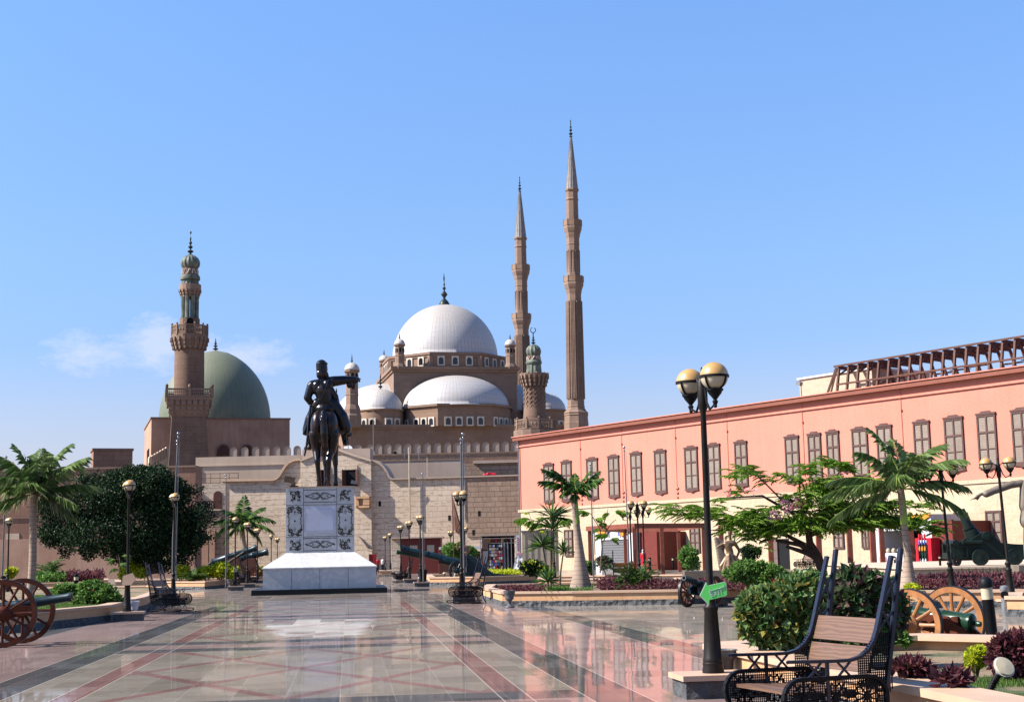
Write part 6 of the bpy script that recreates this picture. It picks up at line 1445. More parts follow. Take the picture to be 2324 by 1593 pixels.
# ================================================================= other statues and people
def fig(name,label,cat,px,Y,z,h,parts,vox,rz=0,group=None):
    t=empty(name,label,cat,gd(px,Y,z),rz,group);s=h/1.75
    for nm_,mat,prims in parts:
        b=MB()
        for q in prims:
            if len(q)==4:b.caps(Vector(q[0])*s,q[1]*s,Vector(q[2])*s,q[3]*s,12)
            else:b.ell(Vector(q[0])*s,tuple(v*s for v in q[1]),14,10)
        rough_blob(b,nm_,mat,t,vox*s,2)
    return t
def standing(arm=0.):
    return [((0,0,1.62),(.08,.095,.11)),((0,0,1.45),.055,(0,0,1.55),.055),((0,0,1.0),.15,(0,0,1.32),.17),((-.19,0,1.38),.06,(.19,0,1.38),.06),((-.21,0,1.38),.055,(-.25,.0,1.1),.042),((-.25,0,1.1),.042,(-.24,-.06,.86),.032),((.21,0,1.38),.055,(.25,0,1.1),.042),((.25,0,1.1),.042,(.22,-.1,.88),.032),((-.09,0,.95),.095,(-.1,0,.5),.065),((-.1,0,.5),.062,(-.1,0,.08),.045),((.09,0,.95),.095,(.11,0,.5),.065),((.11,0,.5),.062,(.12,0,.08),.045),((-.1,.03,.05),.045,(-.1,-.14,.04),.035),((.12,.03,.05),.045,(.13,-.14,.04),.035),((-.24,-.07,.82),(.03,.035,.06)),((.22,-.12,.84),(.03,.035,.06))]
fig('person','person in dark top and blue jeans standing beside the red drinks fridge','person',2072,100,.2,1.62,[('body','navy',standing()),('trousers','bluep',[((-.09,0,.93),.105,(-.1,0,.5),.075),((-.1,0,.5),.072,(-.1,0,.14),.06),((.09,0,.93),.105,(.11,0,.5),.075),((.11,0,.5),.072,(.12,0,.14),.06)]),('shoes','whitep',[((-.1,.03,.05),.055,(-.1,-.15,.045),.045),((.12,.03,.05),.055,(.13,-.15,.045),.045)])],.03)
fig('person','distant person in a long red robe and white headscarf behind the lamp cluster','person',1460.5,118,.3,1.5,[('body','skin',standing()),('red_robe','red',[((0,0,1.3),.17,(0,0,.9),.19),((0,0,.9),.2,(0,0,.2),.26),((-.2,0,1.36),.08,(-.24,-.05,.9),.07),((.2,0,1.36),.08,(.23,-.08,.92),.07)]),('headscarf','whitep',[((0,.02,1.64),(.11,.11,.13)),((0,.03,1.5),.1,(0,.03,1.38),.16)])],.03)
fig('person','far person in a white top near the farthest lamps right of the pedestal','person',869,150,0,1.65,[('body','skin',standing()),('white_top','whitep',[((0,0,1.05),.17,(0,0,1.32),.19)]),('trousers','navy',[((-.09,0,.93),.11,(-.1,0,.1),.07),((.09,0,.93),.11,(.1,0,.1),.07)])],.035)
fig('person','tiny far person in red beside the pedestal right edge','person',857,148,0,1.65,[('body','skin',standing()),('red_top','red',[((0,0,1.05),.17,(0,0,1.32),.19)]),('trousers','navy',[((-.09,0,.93),.11,(-.1,0,.1),.07),((.09,0,.93),.11,(.1,0,.1),.07)])],.035)
# flag bearer statue
sb=[((0,0,1.6),(.09,.1,.12)),((0,0,1.42),.06,(0,0,1.55),.06),((0,0,1.0),.15,(.02,0,1.32),.18),((-.2,0,1.38),.07,(.2,0,1.38),.07),((-.2,0,1.38),.06,(-.32,-.12,1.25),.05),((-.32,-.12,1.25),.05,(-.33,-.2,1.5),.04),((.2,0,1.38),.06,(.27,.03,1.1),.05),((.27,.03,1.1),.05,(.1,-.18,1.05),.04),((-.09,0,.95),.11,(-.12,0,.5),.08),((-.12,0,.5),.075,(-.14,.05,.06),.055),((.09,0,.95),.11,(.12,-.05,.5),.08),((.12,-.05,.5),.075,(.12,0,.06),.055),((0,0,.95),.17,(0,0,.75),.2),((0,-.06,1.64),(.1,.11,.07)),((-.33,-.2,1.54),(.04,.04,.05)),((-.14,.05,.05),.06,(-.14,-.12,.04),.05),((.12,0,.05),.06,(.12,-.16,.04),.05)]
t=fig('flag_bearer_statue','reddish statue of a bareheaded soldier holding up a tall pointed furled flag','statue',1054,97,.5,2.15,[('body','terra',sb)],.03,math.radians(-15))
b=MB();zb_=-.5;ztp=zat(1122,1031,97)-.5;p=at(1031,1200,97);lx=p.x-gd(1054,97).x
b.tube([(lx,-.2,zb_),(lx-.1,-.2,ztp)],.035,8);b.build('flag_staff','rust',t)
b=MB();q=[(lx-.1,ztp),(lx-.02,ztp-.3),(lx+.3,ztp-1.4),(lx+.62,ztp-2.6),(lx+.5,ztp-2.85),(lx+.2,ztp-2.5),(lx-.02,ztp-2.3)];b.prism(q,-.24,-.16,'y')
for i in range(4):b.tube([(lx+.02+.04*i,-.26,ztp-.5-.2*i),(lx+.15+.12*i,-.26,ztp-2.5)],.03,6)
b.build('furled_flag','terra',t)
b=MB();b.box(-.6,.6,-.5,.5,-.5,0);b.build('plinth','sand',t)
# winged bronze figure
Y=62;kk=Y/3300.;o=gd(1665,Y,.4);t=empty('draped_bronze_statue','bronze figure in swirling drapery with a fan-like wing, half hidden by the flowering tree','statue',o)
def wp(px,py,d=0):
    p=at(px,py,Y);return Vector((p.x-o.x,d,p.z-o.z))
b=MB();b.caps(wp(1652,1238),.16,wp(1657,1252),.15);b.caps(wp(1648,1234),.13,wp(1664,1232),.13);b.caps(wp(1657,1222),.06,wp(1657,1214),.07);b.ell(wp(1657,1207),(.11,.12,.15));b.caps(wp(1641,1234),.07,wp(1630,1240),.055);b.caps(wp(1668,1233),.08,wp(1679,1250),.06);b.caps(wp(1679,1248),.06,wp(1673,1262),.05);b.caps(wp(1657,1258),.17,wp(1638,1285),.13);b.caps(wp(1638,1285),.13,wp(1640,1308),.1);b.ell(wp(1672,1264),(.07,.05,.05))
rough_blob(b,'body','bronze2',t,.03,3)
b=MB();random.seed(2)
for i in range(9):
    u=i/8.;b.caps(wp(1650+u*14,1258+u*3,-.12+.1*math.sin(i*2)),.07,wp(1640+u*52,1306-u*14,-.15+.12*math.sin(i*2.3)),.13);b.caps(wp(1660+u*10,1275,-.1),.12,wp(1668+u*42,1298,-.05),.14)
rough_blob(b,'drapery','bronze2',t,.035,2)
b=MB()
for i in range(10):
    u=i/9.;b.caps(wp(1650-u*6,1236,.1),.05,wp(1626+u*10,1222+u*62,.15+.05*(i%2)),.09);b.caps(wp(1626+u*10,1222+u*62,.15),.09,wp(1650-u*4,1270+u*20,.1),.05)
rough_blob(b,'wing','clay',t,.035,2)
b=MB();b.box(-.9,1.,-.5,.6,-.4,.1);b.build('plinth','clay',t)
# right edge general
Y=51;o=gd(2334,Y,.9);t=empty('general_statue','tall grey-brown statue of a man with one arm sweeping out, cut by the right edge','statue',o)
def rp(px,py,d=0):
    p=at(px,py,Y);return Vector((p.x-o.x,d,p.z-o.z))
b=MB()
b.caps(rp(2334,1105),.2,rp(2334,1150),.22);b.caps(rp(2322,1098),.13,rp(2346,1098),.13);b.caps(rp(2334,1090),.08,rp(2334,1080),.08);b.ell(rp(2334,1070),(.14,.16,.19));b.caps(rp(2330,1185),.12,rp(2328,1225),.1);b.caps(rp(2328,1225),.1,rp(2330,1268),.08);b.caps(rp(2345,1185),.12,rp(2347,1268),.08);b.caps(rp(2346,1100),.11,rp(2356,1150),.09)
b.caps(rp(2318,1096),.13,rp(2296,1100),.13);b.caps(rp(2300,1098),.13,rp(2258,1112,-.05),.14);b.caps(rp(2258,1112,-.05),.13,rp(2236,1121,-.12),.13);b.caps(rp(2225,1121,-.13),.06,rp(2213,1127,-.17),.05);b.caps(rp(2213,1127,-.17),.035,rp(2196,1137,-.2),.018);b.caps(rp(2216,1128,-.17),.03,rp(2205,1133,-.2),.018);b.caps(rp(2222,1125,-.15),.025,rp(2214,1137,-.16),.015);b.caps(rp(2219,1127,-.12),.028,rp(2207,1135,-.14),.015)
rough_blob(b,'body','clay',t,.03,3)
b=MB();b.caps(rp(2334,1150),.24,rp(2334,1182),.3);b.caps(rp(2326,1100),.18,rp(2326,1150),.2);rough_blob(b,'coat','clay',t,.035,2)
b=MB();b.lathe([(.2,0),(.22,.05),(.12,.09),(.13,.2),(.02,.22)],16,rp(2334,1064));b.build('peaked_hat','iron',t,'s')
b=MB();b.box(-.5,.8,-.5,.6,-.9,0);b.build('plinth','clay',t)
# ================================================================= vegetation
random.seed(21)
def tree_obj(name,label,cat,loc,group=None):return empty(name,label,cat,loc,0,group)
def palm(label,px,Y,z,crown_px,crown_py,fr,trunk,nl=46,ll=.42,w=.05,shaft=None,mat='palm',dry=0,lean=(0,0)):
    p=gd(px,Y,z);c=at(crown_px,crown_py,Y)-p;t=tree_obj('palm_tree',label,'palm tree',p)
    H=c.z;b=MB();pts=[];rr=[]
    for i in range(13):
        u=i/12;pts.append((c.x*u+.04*math.sin(u*5),0,H*u));rr.append(trunk(u)*(1+.04*math.sin(u*70)))
    b.tube(pts,rr,14);b.build('trunk','ptrunk',t,'s')
    if shaft:
        b=MB();b.tube([(c.x*(1-shaft/H),0,H-shaft),(c.x,0,H-shaft*.3),(c.x,0,H+.1)],[trunk(1)*1.35,trunk(1)*1.05,trunk(1)*.5],12);b.build('crownshaft','shaft',t,'s')
    lf,rc=MB(),MB()
    for (az,el,L_,dr) in fr:
        frond(lf,(c.x,0,H),math.radians(az),math.radians(el),L_,math.radians(dr),nl,ll*min(1.,L_/1.6+.2),w,rr=rc,lift=.25)
    lf.build('fronds',mat,t,fix=False);rc.build('frond_ribs','shaft' if shaft else 'stem',t)
    if dry:
        lf,rc=MB(),MB()
        for i in range(dry):
            frond(lf,(c.x,0,H-.1),random.uniform(0,2*PI),math.radians(-20),1.6,math.radians(75),30,.22,.03,rr=rc,lift=0)
        lf.build('dry_fronds','palmdry',t,fix=False)
    return t
fr=[(170,52,2.2,70),(150,30,1.9,80),(195,12,2.1,60),(185,68,1.9,45),(12,60,2.1,50),(-10,34,2.3,45),(25,10,2.2,50),(-30,-12,2.0,40),(60,50,1.8,80),(110,60,1.8,80),(-85,25,1.6,90),(-135,35,1.8,90),(175,-15,1.9,50),(90,75,1.7,50),(-50,62,1.7,60),(-15,-30,1.7,30)]
palm('feathery palm with ringed leaning trunk at the left edge behind the red-wheeled gun',66,47,.35,80,1122,[(a,e+14,l*.95,d*.8) for a,e,l,d in fr],lambda u:.14*(1-.25*u),27,.66,.026,dry=0)
fr=[(172,78,2.1,45),(192,58,1.9,60),(165,22,2.3,50),(185,8,2.6,45),(10,62,2.1,60),(-12,42,2.2,60),(5,16,2.2,55),(-5,-12,2.1,40),(178,-14,2.5,35),(60,65,1.9,70),(-75,62,1.8,80),(-110,35,1.9,90),(-150,20,2.1,70),(100,80,1.6,30)]
palm('tall palm with green crownshaft and wide drooping fronds before the salmon wall',2062,40.5,.4,2047,1108,[(a,e+6,l*.92,d) for a,e,l,d in fr],lambda u:.24*math.exp(-u*6)+.09-.01*u,30,.56,.024,shaft=1.0)
fr=[(178,50,1.6,42),(170,36,1.5,50),(190,58,1.3,40),(6,44,1.3,22),(-14,34,1.25,30),(2,58,1.1,25),(80,85,.8,20),(-90,50,.9,110),(-130,25,.9,90),(-50,25,.9,90),(-95,-5,.7,70)]
palm('stout bottle palm with swollen pale trunk and short V-shaped crown on the long planter',1318,47.6,.4,1305,1122,[(a,e+8,l*.86,d) for a,e,l,d in fr],lambda u:.24*math.exp(-(u/.25)**1.4)+.15-.065*u,26,.46,.026,shaft=.95,mat='palmd')
fr=[(175,35,2.2,70),(165,60,2.,60),(190,10,2.2,80),(5,35,2.4,70),(-10,10,2.5,60),(20,60,2.,50),(90,80,2.2,20),(-90,60,1.8,80),(-60,30,1.8,90),(-130,40,1.8,80),(180,-20,2.,60),(0,-25,2.,50),(120,50,2,70),(45,45,2,70),(-90,20,1.7,90)]
palm('small palm with dried hanging fronds against the gate wall left of the pedestal',560,118,.3,551,1190,[(a,e,l*1.15,d) for a,e,l,d in fr],lambda u:.17-.03*u,24,.8,.06,mat='palmd',dry=5)
# ficus
def limbs(parent,segs,name='trunk',mat='bark'):
    b=MB()
    for pts,r0,r1 in segs:
        n_=len(pts);b.tube(pts,[r0+(r1-r0)*i/(n_-1) for i in range(n_)],9)
    return b.build(name,mat,parent,'s')
Y=90;p=gd(350,Y,0);t=tree_obj('ficus_tree','huge dense dark green tree with a broad dome crown against the left fort wall','tree',p)
k=Y/3300.
def lp(px,py,d=0):
    q=at(px,py,Y);return Vector((q.x-p.x,d,q.z))
limbs(t,[([lp(358,1300),lp(352,1260),lp(340,1225)],.45,.38),([lp(340,1230),lp(300,1200),lp(240,1170)],.3,.12),([lp(340,1230),lp(360,1170,.5),lp(380,1130)],.3,.1),([lp(345,1235),lp(400,1200,-.5),lp(440,1180)],.25,.1),([lp(340,1225),lp(320,1150,1)],.25,.1)])
b=MB()
for (x,y,rx,rz_,d,n_) in ((330,1110,95,45,0,5200),(270,1125,75,45,-.8,3200),(205,1150,70,45,-.3,3000),(150,1195,62,45,0,2800),(120,1215,30,28,0,700),(230,1215,85,45,-1.,3600),(320,1190,90,70,-.5,5200),(385,1180,65,78,-.3,5200),(425,1205,42,52,0,2400),(380,1250,70,50,0,3400),(300,1250,70,35,0,2600),(300,1085,55,30,0,1600),(345,1075,45,22,0,1000),(200,1250,20,22,0,400),(395,1120,38,36,0,1200),(150,1240,18,30,0,300)):
    c=lp(x,y,d);cloud(b,c,(rx*k,rx*k*.75,rz_*k),int(n_*1.35),.17,.1,.45,.35)
for _ in range(46):
    a=random.uniform(-.4,PI+.4);q=lp(285+185*math.cos(a),1185-115*math.sin(a)*random.uniform(.8,1.02),random.uniform(-1.5,1))
    cloud(b,q,(random.uniform(.4,1.),.6,random.uniform(.25,.6)),random.randint(80,260),.16,.09,.2,.5)
b.build('crown','ficus',t,fix=False)
# flame tree
Y=45;p=gd(1870,Y,.3);t=tree_obj('flame_tree','wide flat-crowned feathery tree with pink blossom and dark forked trunk','tree',p);k=Y/3300.
def fp(px,py,d=0):
    q=at(px,py,Y);return Vector((q.x-p.x,d,q.z-.3))
limbs(t,[([fp(1872,1345),fp(1868,1300),fp(1856,1262)],.15,.14),([fp(1856,1262),fp(1838,1232),fp(1834,1200)],.13,.1),([fp(1858,1268),fp(1826,1254,-.2),fp(1780,1240,-.4)],.1,.05),([fp(1850,1258),fp(1810,1236,-.3),fp(1755,1226,-.5)],.09,.05),([fp(1842,1245),fp(1790,1215,.2),fp(1700,1195,0)],.09,.03),([fp(1834,1205),fp(1800,1165),fp(1730,1125),fp(1640,1130)],.07,.02),([fp(1834,1205),fp(1870,1160,.3),fp(1930,1110)],.08,.03),([fp(1836,1215),fp(1900,1190),fp(2000,1170),fp(2090,1180)],.08,.03),([fp(1834,1200),fp(1820,1120,.4),fp(1815,1085)],.06,.02),([fp(1780,1140),fp(1720,1080),fp(1690,1075)],.03,.01)])
b=MB();rc=MB()
def flame_spray(px,py,az,n_,L_,el=10,d=0):
    for i in range(n_):
        a=math.radians(az+random.uniform(-55,55));q=fp(px+random.uniform(-14,14),py+random.uniform(-10,10),d+random.uniform(-.3,.3))
        frond(b,q,a,math.radians(el+random.uniform(-10,25)),L_*random.uniform(.7,1.15),math.radians(random.uniform(35,70)),16,.13,.034,rr=rc,lift=.15,stiff=.4)
random.seed(31)
for (x,y,az,n_,L_) in ((1510,1155,180,7,.5),(1540,1160,180,14,.65),(1570,1165,180,16,.6),(1600,1165,180,18,.6),(1640,1165,180,22,.6),(1670,1185,200,22,.6),(1700,1180,180,30,.6),(1740,1195,170,34,.6),(1790,1200,200,34,.6),(1830,1195,0,34,.6),(1870,1190,0,34,.6),(1920,1190,0,34,.6),(1960,1185,0,30,.6),(2010,1185,0,30,.6),(2060,1190,0,26,.6),(2100,1195,0,18,.6),(2125,1205,0,12,.5),(1690,1075,180,14,.55),(1720,1070,180,16,.5),(1760,1085,180,14,.5),(1690,1120,180,8,.4),(1650,1130,180,6,.35),(1810,1085,90,18,.5),(1840,1065,60,20,.5),(1880,1050,20,20,.5),(1920,1060,0,20,.5),(1850,1100,0,34,.6),(1890,1110,0,34,.6),(1930,1110,0,34,.6),(1810,1130,200,30,.55),(1850,1145,0,34,.6),(1900,1150,0,34,.6),(1960,1145,0,30,.6),(2000,1150,0,26,.6),(1760,1155,180,20,.5),(1720,1165,180,24,.5),(1660,1205,200,14,.5),(1700,1215,190,20,.5),(1760,1215,180,22,.5),(1840,1170,0,30,.6),(1960,1090,0,20,.5),(2000,1110,0,16,.5),(1720,1240,-90,5,.5),(2080,1150,0,14,.6)):
    for s in (-.6,.6):flame_spray(x,y,az+random.choice((0,90,-90,180)) if random.random()<.4 else az,max(2,int(n_*.75)),L_*1.05,d=s)
for (x,y,rx,rz_,n_) in ((1880,1120,75,42,1500),(1800,1190,80,25,1500),(1950,1165,90,40,1900),(1700,1185,60,20,800),(2050,1185,50,22,700),(1870,1190,60,30,1000)):
    cloud(b,fp(x,y),(rx*k,1.,rz_*k),n_,.1,.06,.2,.4)
b.build('crown','flame',t,fix=False);rc.build('twigs','bark',t)
b=MB()
for (x,y,n_) in ((1768,1142,7),(1785,1150,10),(1800,1146,9),(1820,1138,8),(1745,1165,6),(1755,1178,6),(1738,1182,4),(1798,1138,5),(1680,1115,3),(1642,1122,3),(1770,1158,6),(1700,1118,2),(1900,1080,2)):cloud(b,fp(x,y,-.8),(.11,.11,.09),n_*4,.09,.08,.1,.5)
b.build('blossom','flower',t,fix=False)
# shrubs
def shrub(name,label,cat,px,Y,z,blobs,mat,L_,W_=None,group=None,stem=True,extra=None):
    p=gd(px,Y,z);t=empty(name,label,cat,p,0,group);b=MB();s=Y/3300.
    for (x,y,rx,rz_,n_) in blobs:
        q=at(x,y,Y);c0=Vector((q.x-p.x,random.uniform(-.1,.1)*rx*s,q.z-z));cloud(b,c0,(rx*s*.88,rx*s*.75,rz_*s*.88),int(n_*.55),L_,W_,.35,.45,zmin=-.02)
        for _k in range(7):
            d=rv();d.z=abs(d.z)*.9-.1;f_=random.uniform(.26,.42);cloud(b,c0+Vector((d.x*rx*s*.8,d.y*rx*s*.7,d.z*rz_*s*.85)),(rx*s*f_,rx*s*f_,rz_*s*f_),int(n_*.075),L_,W_,.2,.6,zmin=-.02)
    b.build('foliage',mat,t,fix=False)
    if stem:
        b=MB()
        for i in range(7):
            a=random.uniform(0,6.28);r=blobs[0][2]*s*.5;h=blobs[0][3]*s*1.2;b.tube([(0,0,-.05),(math.cos(a)*r*.5,math.sin(a)*r*.5,h*.6),(math.cos(a)*r,math.sin(a)*r,h)],.012,5)
        b.build('stems','stem',t)
    if extra:
        b=MB();m_,n_,ll=extra
        for _ in range(n_):
            x,y,rx,rz_,_n=random.choice(blobs);q=at(x,y,Y);d=rv()
            if d.y>0:d.y=-d.y
            leaf(b,Vector((q.x-p.x+d.x*rx*s,d.y*rx*s*.9,q.z-z+abs(d.z)*rz_*s)),rv(),Vector((0,-1,.5)),ll,ll*.6)
        b.build('coloured_leaves',m_,t,fix=False)
    return t
random.seed(8)
shrub('leafy_bush','big leafy bush spilling over the near planter left of the bench, pale green leaves','bush',1790,17.6,.3,[(1750,1400,50,55,1500),(1800,1370,55,60,1500),(1850,1400,55,60,1500),(1790,1430,60,38,1300),(1740,1370,35,35,700),(1840,1340,45,38,900),(1850,1440,50,40,1000),(1715,1395,28,28,450),(1700,1375,20,22,300),(1705,1430,22,18,260),(1760,1455,40,16,400),(1690,1400,14,12,120),(1870,1460,40,25,500),(1905,1420,30,40,500),(1790,1345,35,30,500)],'bush',.115,.08,extra=('redleaf',26,.1))
shrub('leafy_bush','purple and green mottled bush behind the near bench back','bush',1955,17.2,.3,[(1930,1370,50,60,1500),(1975,1350,45,50,1300),(2010,1390,40,60,1200),(1960,1420,55,60,1500),(1990,1440,40,40,700),(1935,1320,35,25,500)],'bushr',.12,.075,extra=('redleaf',12,.09))
shrub('croton_bush','glossy mid-green bush between the bronze drapery figure and the near bush','bush',1710,43.5,.35,[(1700,1292,40,20,1500),(1740,1300,40,25,1500),(1670,1305,28,16,700),(1730,1320,45,22,1300),(1765,1310,25,25,600)],'shrub',.13,.07)
shrub('round_topiary','dark clipped round shrub behind the bronze drapery figure','bush',1700,66,.5,[(1702,1255,24,20,1500),(1700,1275,14,20,500)],'ficus',.12,.07)
shrub('leafy_bush','rounded bright green shrub in the left lawn planter beside the lamp','bush',222,45,.3,[(222,1355,48,22,2200),(215,1340,38,22,1600),(240,1348,30,25,1100),(190,1368,26,14,700),(255,1362,24,16,700)],'shrub',.12,.08,extra=('redleaf',10,.08))
shrub('leafy_bush','smaller dark-based shrub behind the gun muzzle at left','bush',150,52,.3,[(150,1345,34,22,1400),(135,1360,28,14,800),(168,1350,22,16,600)],'shrub',.12,.08)
shrub('leafy_bush','tall light green shrub under the dark tree, above the left lamp base','bush',300,90,.4,[(300,1285,26,20,1300),(322,1300,20,12,600),(285,1305,18,10,400)],'lime',.2,.12)
for i,(x,y,rx,rz_,lab) in enumerate(((410,1300,18,14,'lime shrub just right of the left flagpoles'),(470,1300,28,12,'lime shrub in the middle of the left back planter'),(500,1296,24,18,'taller lime shrub below the leaning siege guns'),(525,1302,16,12,'lime shrub at the right end of the left back planter'),(440,1308,18,8,'low lime shrub left of the middle one in the back planter'))):
    shrub('lime_shrub',lab,'bush',x,89,.35,[(x,y,rx,rz_,900),(x+8,y-rz_*.4,rx*.6,rz_*.7,400)],'lime',.2,.12,'lime shrubs in the left back planter')
shrub('leafy_bush','small yellow-green shrub left of the pedestal shoulder','bush',600,108,.4,[(600,1300,14,13,600),(592,1308,9,8,200)],'lime',.25,.14)
shrub('leafy_bush','yellow-green shrub at the far left below the fort wall','bush',24,100,.4,[(24,1300,14,11,500)],'lime',.25,.14)
shrub('leafy_bush','bright green shrub behind the flag-bearing statue','bush',1030,110,.3,[(1022,1248,20,14,900),(1040,1252,22,18,900),(1065,1255,16,14,600)],'shrub',.28,.16)
shrub('leafy_bush','dark green bush in front of the beige shed','bush',1215,80,.4,[(1205,1288,22,18,1300),(1225,1292,22,14,900)],'ficus',.2,.12,extra=('lime',60,.18))
shrub('leafy_bush','loose green shrub between bottle palm and pergola post','bush',1330,76,.4,[(1330,1288,13,13,500)],'shrub',.18,.1)
shrub('leafy_bush','shrub with red-purple leaves in front of the roller shutter','bush',1375,82,.4,[(1372,1278,22,16,450)],'bushr',.2,.1)
shrub('leafy_bush','open upright green shrub right of the last pergola post','bush',1562,85,.4,[(1562,1262,22,28,600),(1570,1280,22,14,400)],'shrub',.22,.12)
shrub('lime_shrub','round golden-yellow shrub on the near lawn at right','bush',2215,15.6,.26,[(2222,1490,26,24,2200),(2210,1502,20,18,900)],'lime',.045,.022)
shrub('purple_shrub','large purple-leaved shrub at the right edge of the near planter','bush',2295,15.2,.26,[(2290,1480,38,36,1500),(2318,1465,30,30,1000),(2305,1515,40,26,900),(2265,1500,18,20,350)],'purple',.09,.045)
shrub('purple_shrub','low purple trailing plant in the near planter below the bench back','bush',2070,13.6,.26,[(2060,1512,35,10,260),(2100,1522,26,8,120)],'purple',.1,.05,stem=False)
shrub('purple_shrub','few purple rosette leaves on the near lawn edge','bush',2140,12.6,.26,[(2150,1545,28,10,60),(2175,1548,16,14,40)],'purple',.13,.06,stem=False)
shrub('leafy_bush','small green weed tuft in the near planter corner','bush',2050,19,.26,[(2050,1452,14,12,160)],'shrub',.09,.05,stem=False)
shrub('lime_shrub','small yellow-green tuft at the foot of the right palm','bush',2068,39.3,.36,[(2070,1335,18,9,700)],'lime',.09,.05)
# ground-cover masses
def cover(name,label,cat,pts,n_,mat,L_,h,z,W_=None):
    t=MB();import itertools
    P=[Vector(q).to_2d() for q in pts];c=sum(P,Vector((0,0)))/len(P);tri=[(c,P[i],P[(i+1)%len(P)]) for i in range(len(P))]
    ar=[abs((b_-a).cross(d_-a)) for a,b_,d_ in tri]
    for _ in range(n_):
        a,b_,d_=random.choices(tri,ar)[0];u,v=random.random(),random.random()
        if u+v>1:u,v=1-u,1-v
        q=a+(b_-a)*u+(d_-a)*v;zz_=z+h*random.random()**.8*(.75+.25*math.sin(q.x*3.1)*math.sin(q.y*2.3))
        leaf(t,Vector((q.x-c.x,q.y-c.y,zz_-z)),rv()+Vector((0,0,.7)),rv()+Vector((0,0,.8)),L_*random.uniform(.7,1.3),(W_ or L_*.45))
    o=t.build(name,mat,None,fix=False,loc=(c.x,c.y,z));tag(o,label,cat,kind='stuff');return o
cover('purple_ground_cover','dense purple-leaved ground cover around the cycad in the long planter','ground cover',[gd(1365,46.9),gd(1560,45.8),gd(1740,45.5),gd(1760,50),gd(1365,51)],9000,'purple',.11,.34,.38,.05)
cover('purple_ground_cover','purple ground cover at the left end of the long planter, near the urn','ground cover',[gd(1130,52),gd(1165,48.3),gd(1235,47),gd(1240,52)],2600,'purple',.1,.2,.38,.05)
cover('purple_ground_cover','purple ground cover behind the bottle palm','ground cover',[gd(1350,50),gd(1480,50),gd(1480,58),gd(1380,58)],2600,'purple',.12,.42,.38,.05)
cover('purple_hedge','dark purple low hedge in front of the terrace retaining wall','hedge',[gd(2085,42),gd(2400,40.5),gd(2400,51),gd(2085,52)],8000,'purple',.13,.3,.4,.06)
cover('magenta_ground_cover','magenta-purple plants below the fort wall, left of the dark tree','ground cover',[gd(148,97),gd(232,99),gd(235,104),gd(150,104)],2400,'purple',.25,.75,.4,.12)
cover('green_ground_cover','green low shrubs below the fort wall at the foot of the small sago','ground cover',[gd(82,97),gd(148,97),gd(148,103),gd(82,103)],2200,'shrub',.25,.65,.4,.14)
cover('green_ground_cover','green and yellow low plants in the howitzer planter right side','ground cover',[gd(1105,84),gd(1180,84),gd(1180,92),gd(1105,92)],1800,'lime',.2,.25,.42,.1)
cover('green_ground_cover','mixed green low plants at the front of the long planter beside the urn','ground cover',[gd(1235,46.7),gd(1345,46.7),gd(1345,50),gd(1235,50)],1300,'shrub',.1,.16,.4,.045)
def grass(label,pts,n_,z,h,w_=.006):
    b=MB();P=[Vector(q).to_2d() for q in pts];c=sum(P,Vector((0,0)))/len(P);tri=[(c,P[i],P[(i+1)%len(P)]) for i in range(len(P))];ar=[abs((b_-a).cross(d_-a)) for a,b_,d_ in tri]
    for _ in range(n_):
        a,b_,d_=random.choices(tri,ar)[0];u,v=random.random(),random.random()
        if u+v>1:u,v=1-u,1-v
        q=a+(b_-a)*u+(d_-a)*v
        if math.sin(q.x*2.7+1)*math.sin(q.y*1.9)>.55:continue
        a_=random.uniform(0,6.28);l=h*random.uniform(.5,1.2);t_=random.uniform(-.6,.6);dx,dy=math.cos(a_)*w_,math.sin(a_)*w_;x,y=q.x-c.x,q.y-c.y
        b.add([(x-dx,y-dy,0),(x+dx,y+dy,0),(x+dy*t_*10*l/.06*.3,y-dx*t_*10*l/.06*.3,l)],[(0,1,2)])
    o=b.build('grass','grass',None,fix=False,loc=(c.x,c.y,z));tag(o,label,'grass',kind='stuff')
grass('lawn grass in the near right planter around the spotlight',[(3.95,12.0),(4.2,9.9),(9.5,9.9),(8.5,16.5),(4.6,15.4)],52000,.26,.055)
grass('lawn grass in the left planter behind the red-wheeled gun',[gd(60,39),gd(235,42.5),gd(235,60),gd(60,60)],26000,.35,.09,.012)
# strappy plants
def strap_plant(name,label,cat,px,Y,z,heads,n_,L_,w_,mat,droop=1.,stemr=.03):
    p=gd(px,Y,z);t=empty(name,label,cat,p);st_=MB();b=MB()
    for (hx_,hy) in heads:
        q=at(hx_,hy,Y);c=Vector((q.x-p.x,random.uniform(-.1,.1),q.z-z))
        if c.z>.15:st_.tube([(0,0,0),(c.x*.3,0,c.z*.5),c],[stemr*1.3,stemr,stemr*.8],7)
        for i in range(n_):
            a=random.uniform(0,6.28);e=random.uniform(-.3,1.5);d=Vector((math.cos(a)*math.cos(e),math.sin(a)*math.cos(e),math.sin(e)));l=L_*random.uniform(.75,1.1);s=Vector((-math.sin(a),math.cos(a),0))*w_
            m1=c+d*l*.5;m2=c+d*l-Vector((0,0,.16*droop*l))
            b.add([c-s*.5,c+s*.5,m1+s,m2,m1-s],[(0,1,2),(0,2,3),(0,3,4)])
    b.build('leaves',mat,t,fix=False)
    if st_.v:st_.build('stems','stem',t,'s')
    return t
random.seed(9)
strap_plant('dracaena','tallest dracaena with one spiky head beside the lamp in the long planter','plant',1250,52,.4,[(1252,1172),(1256,1200)],46,.85,.025,'palmd',.8)
strap_plant('dracaena','dracaena with spiky head left of the lamp, medium height','plant',1244,51,.4,[(1232,1238)],60,.7,.028,'palmd')
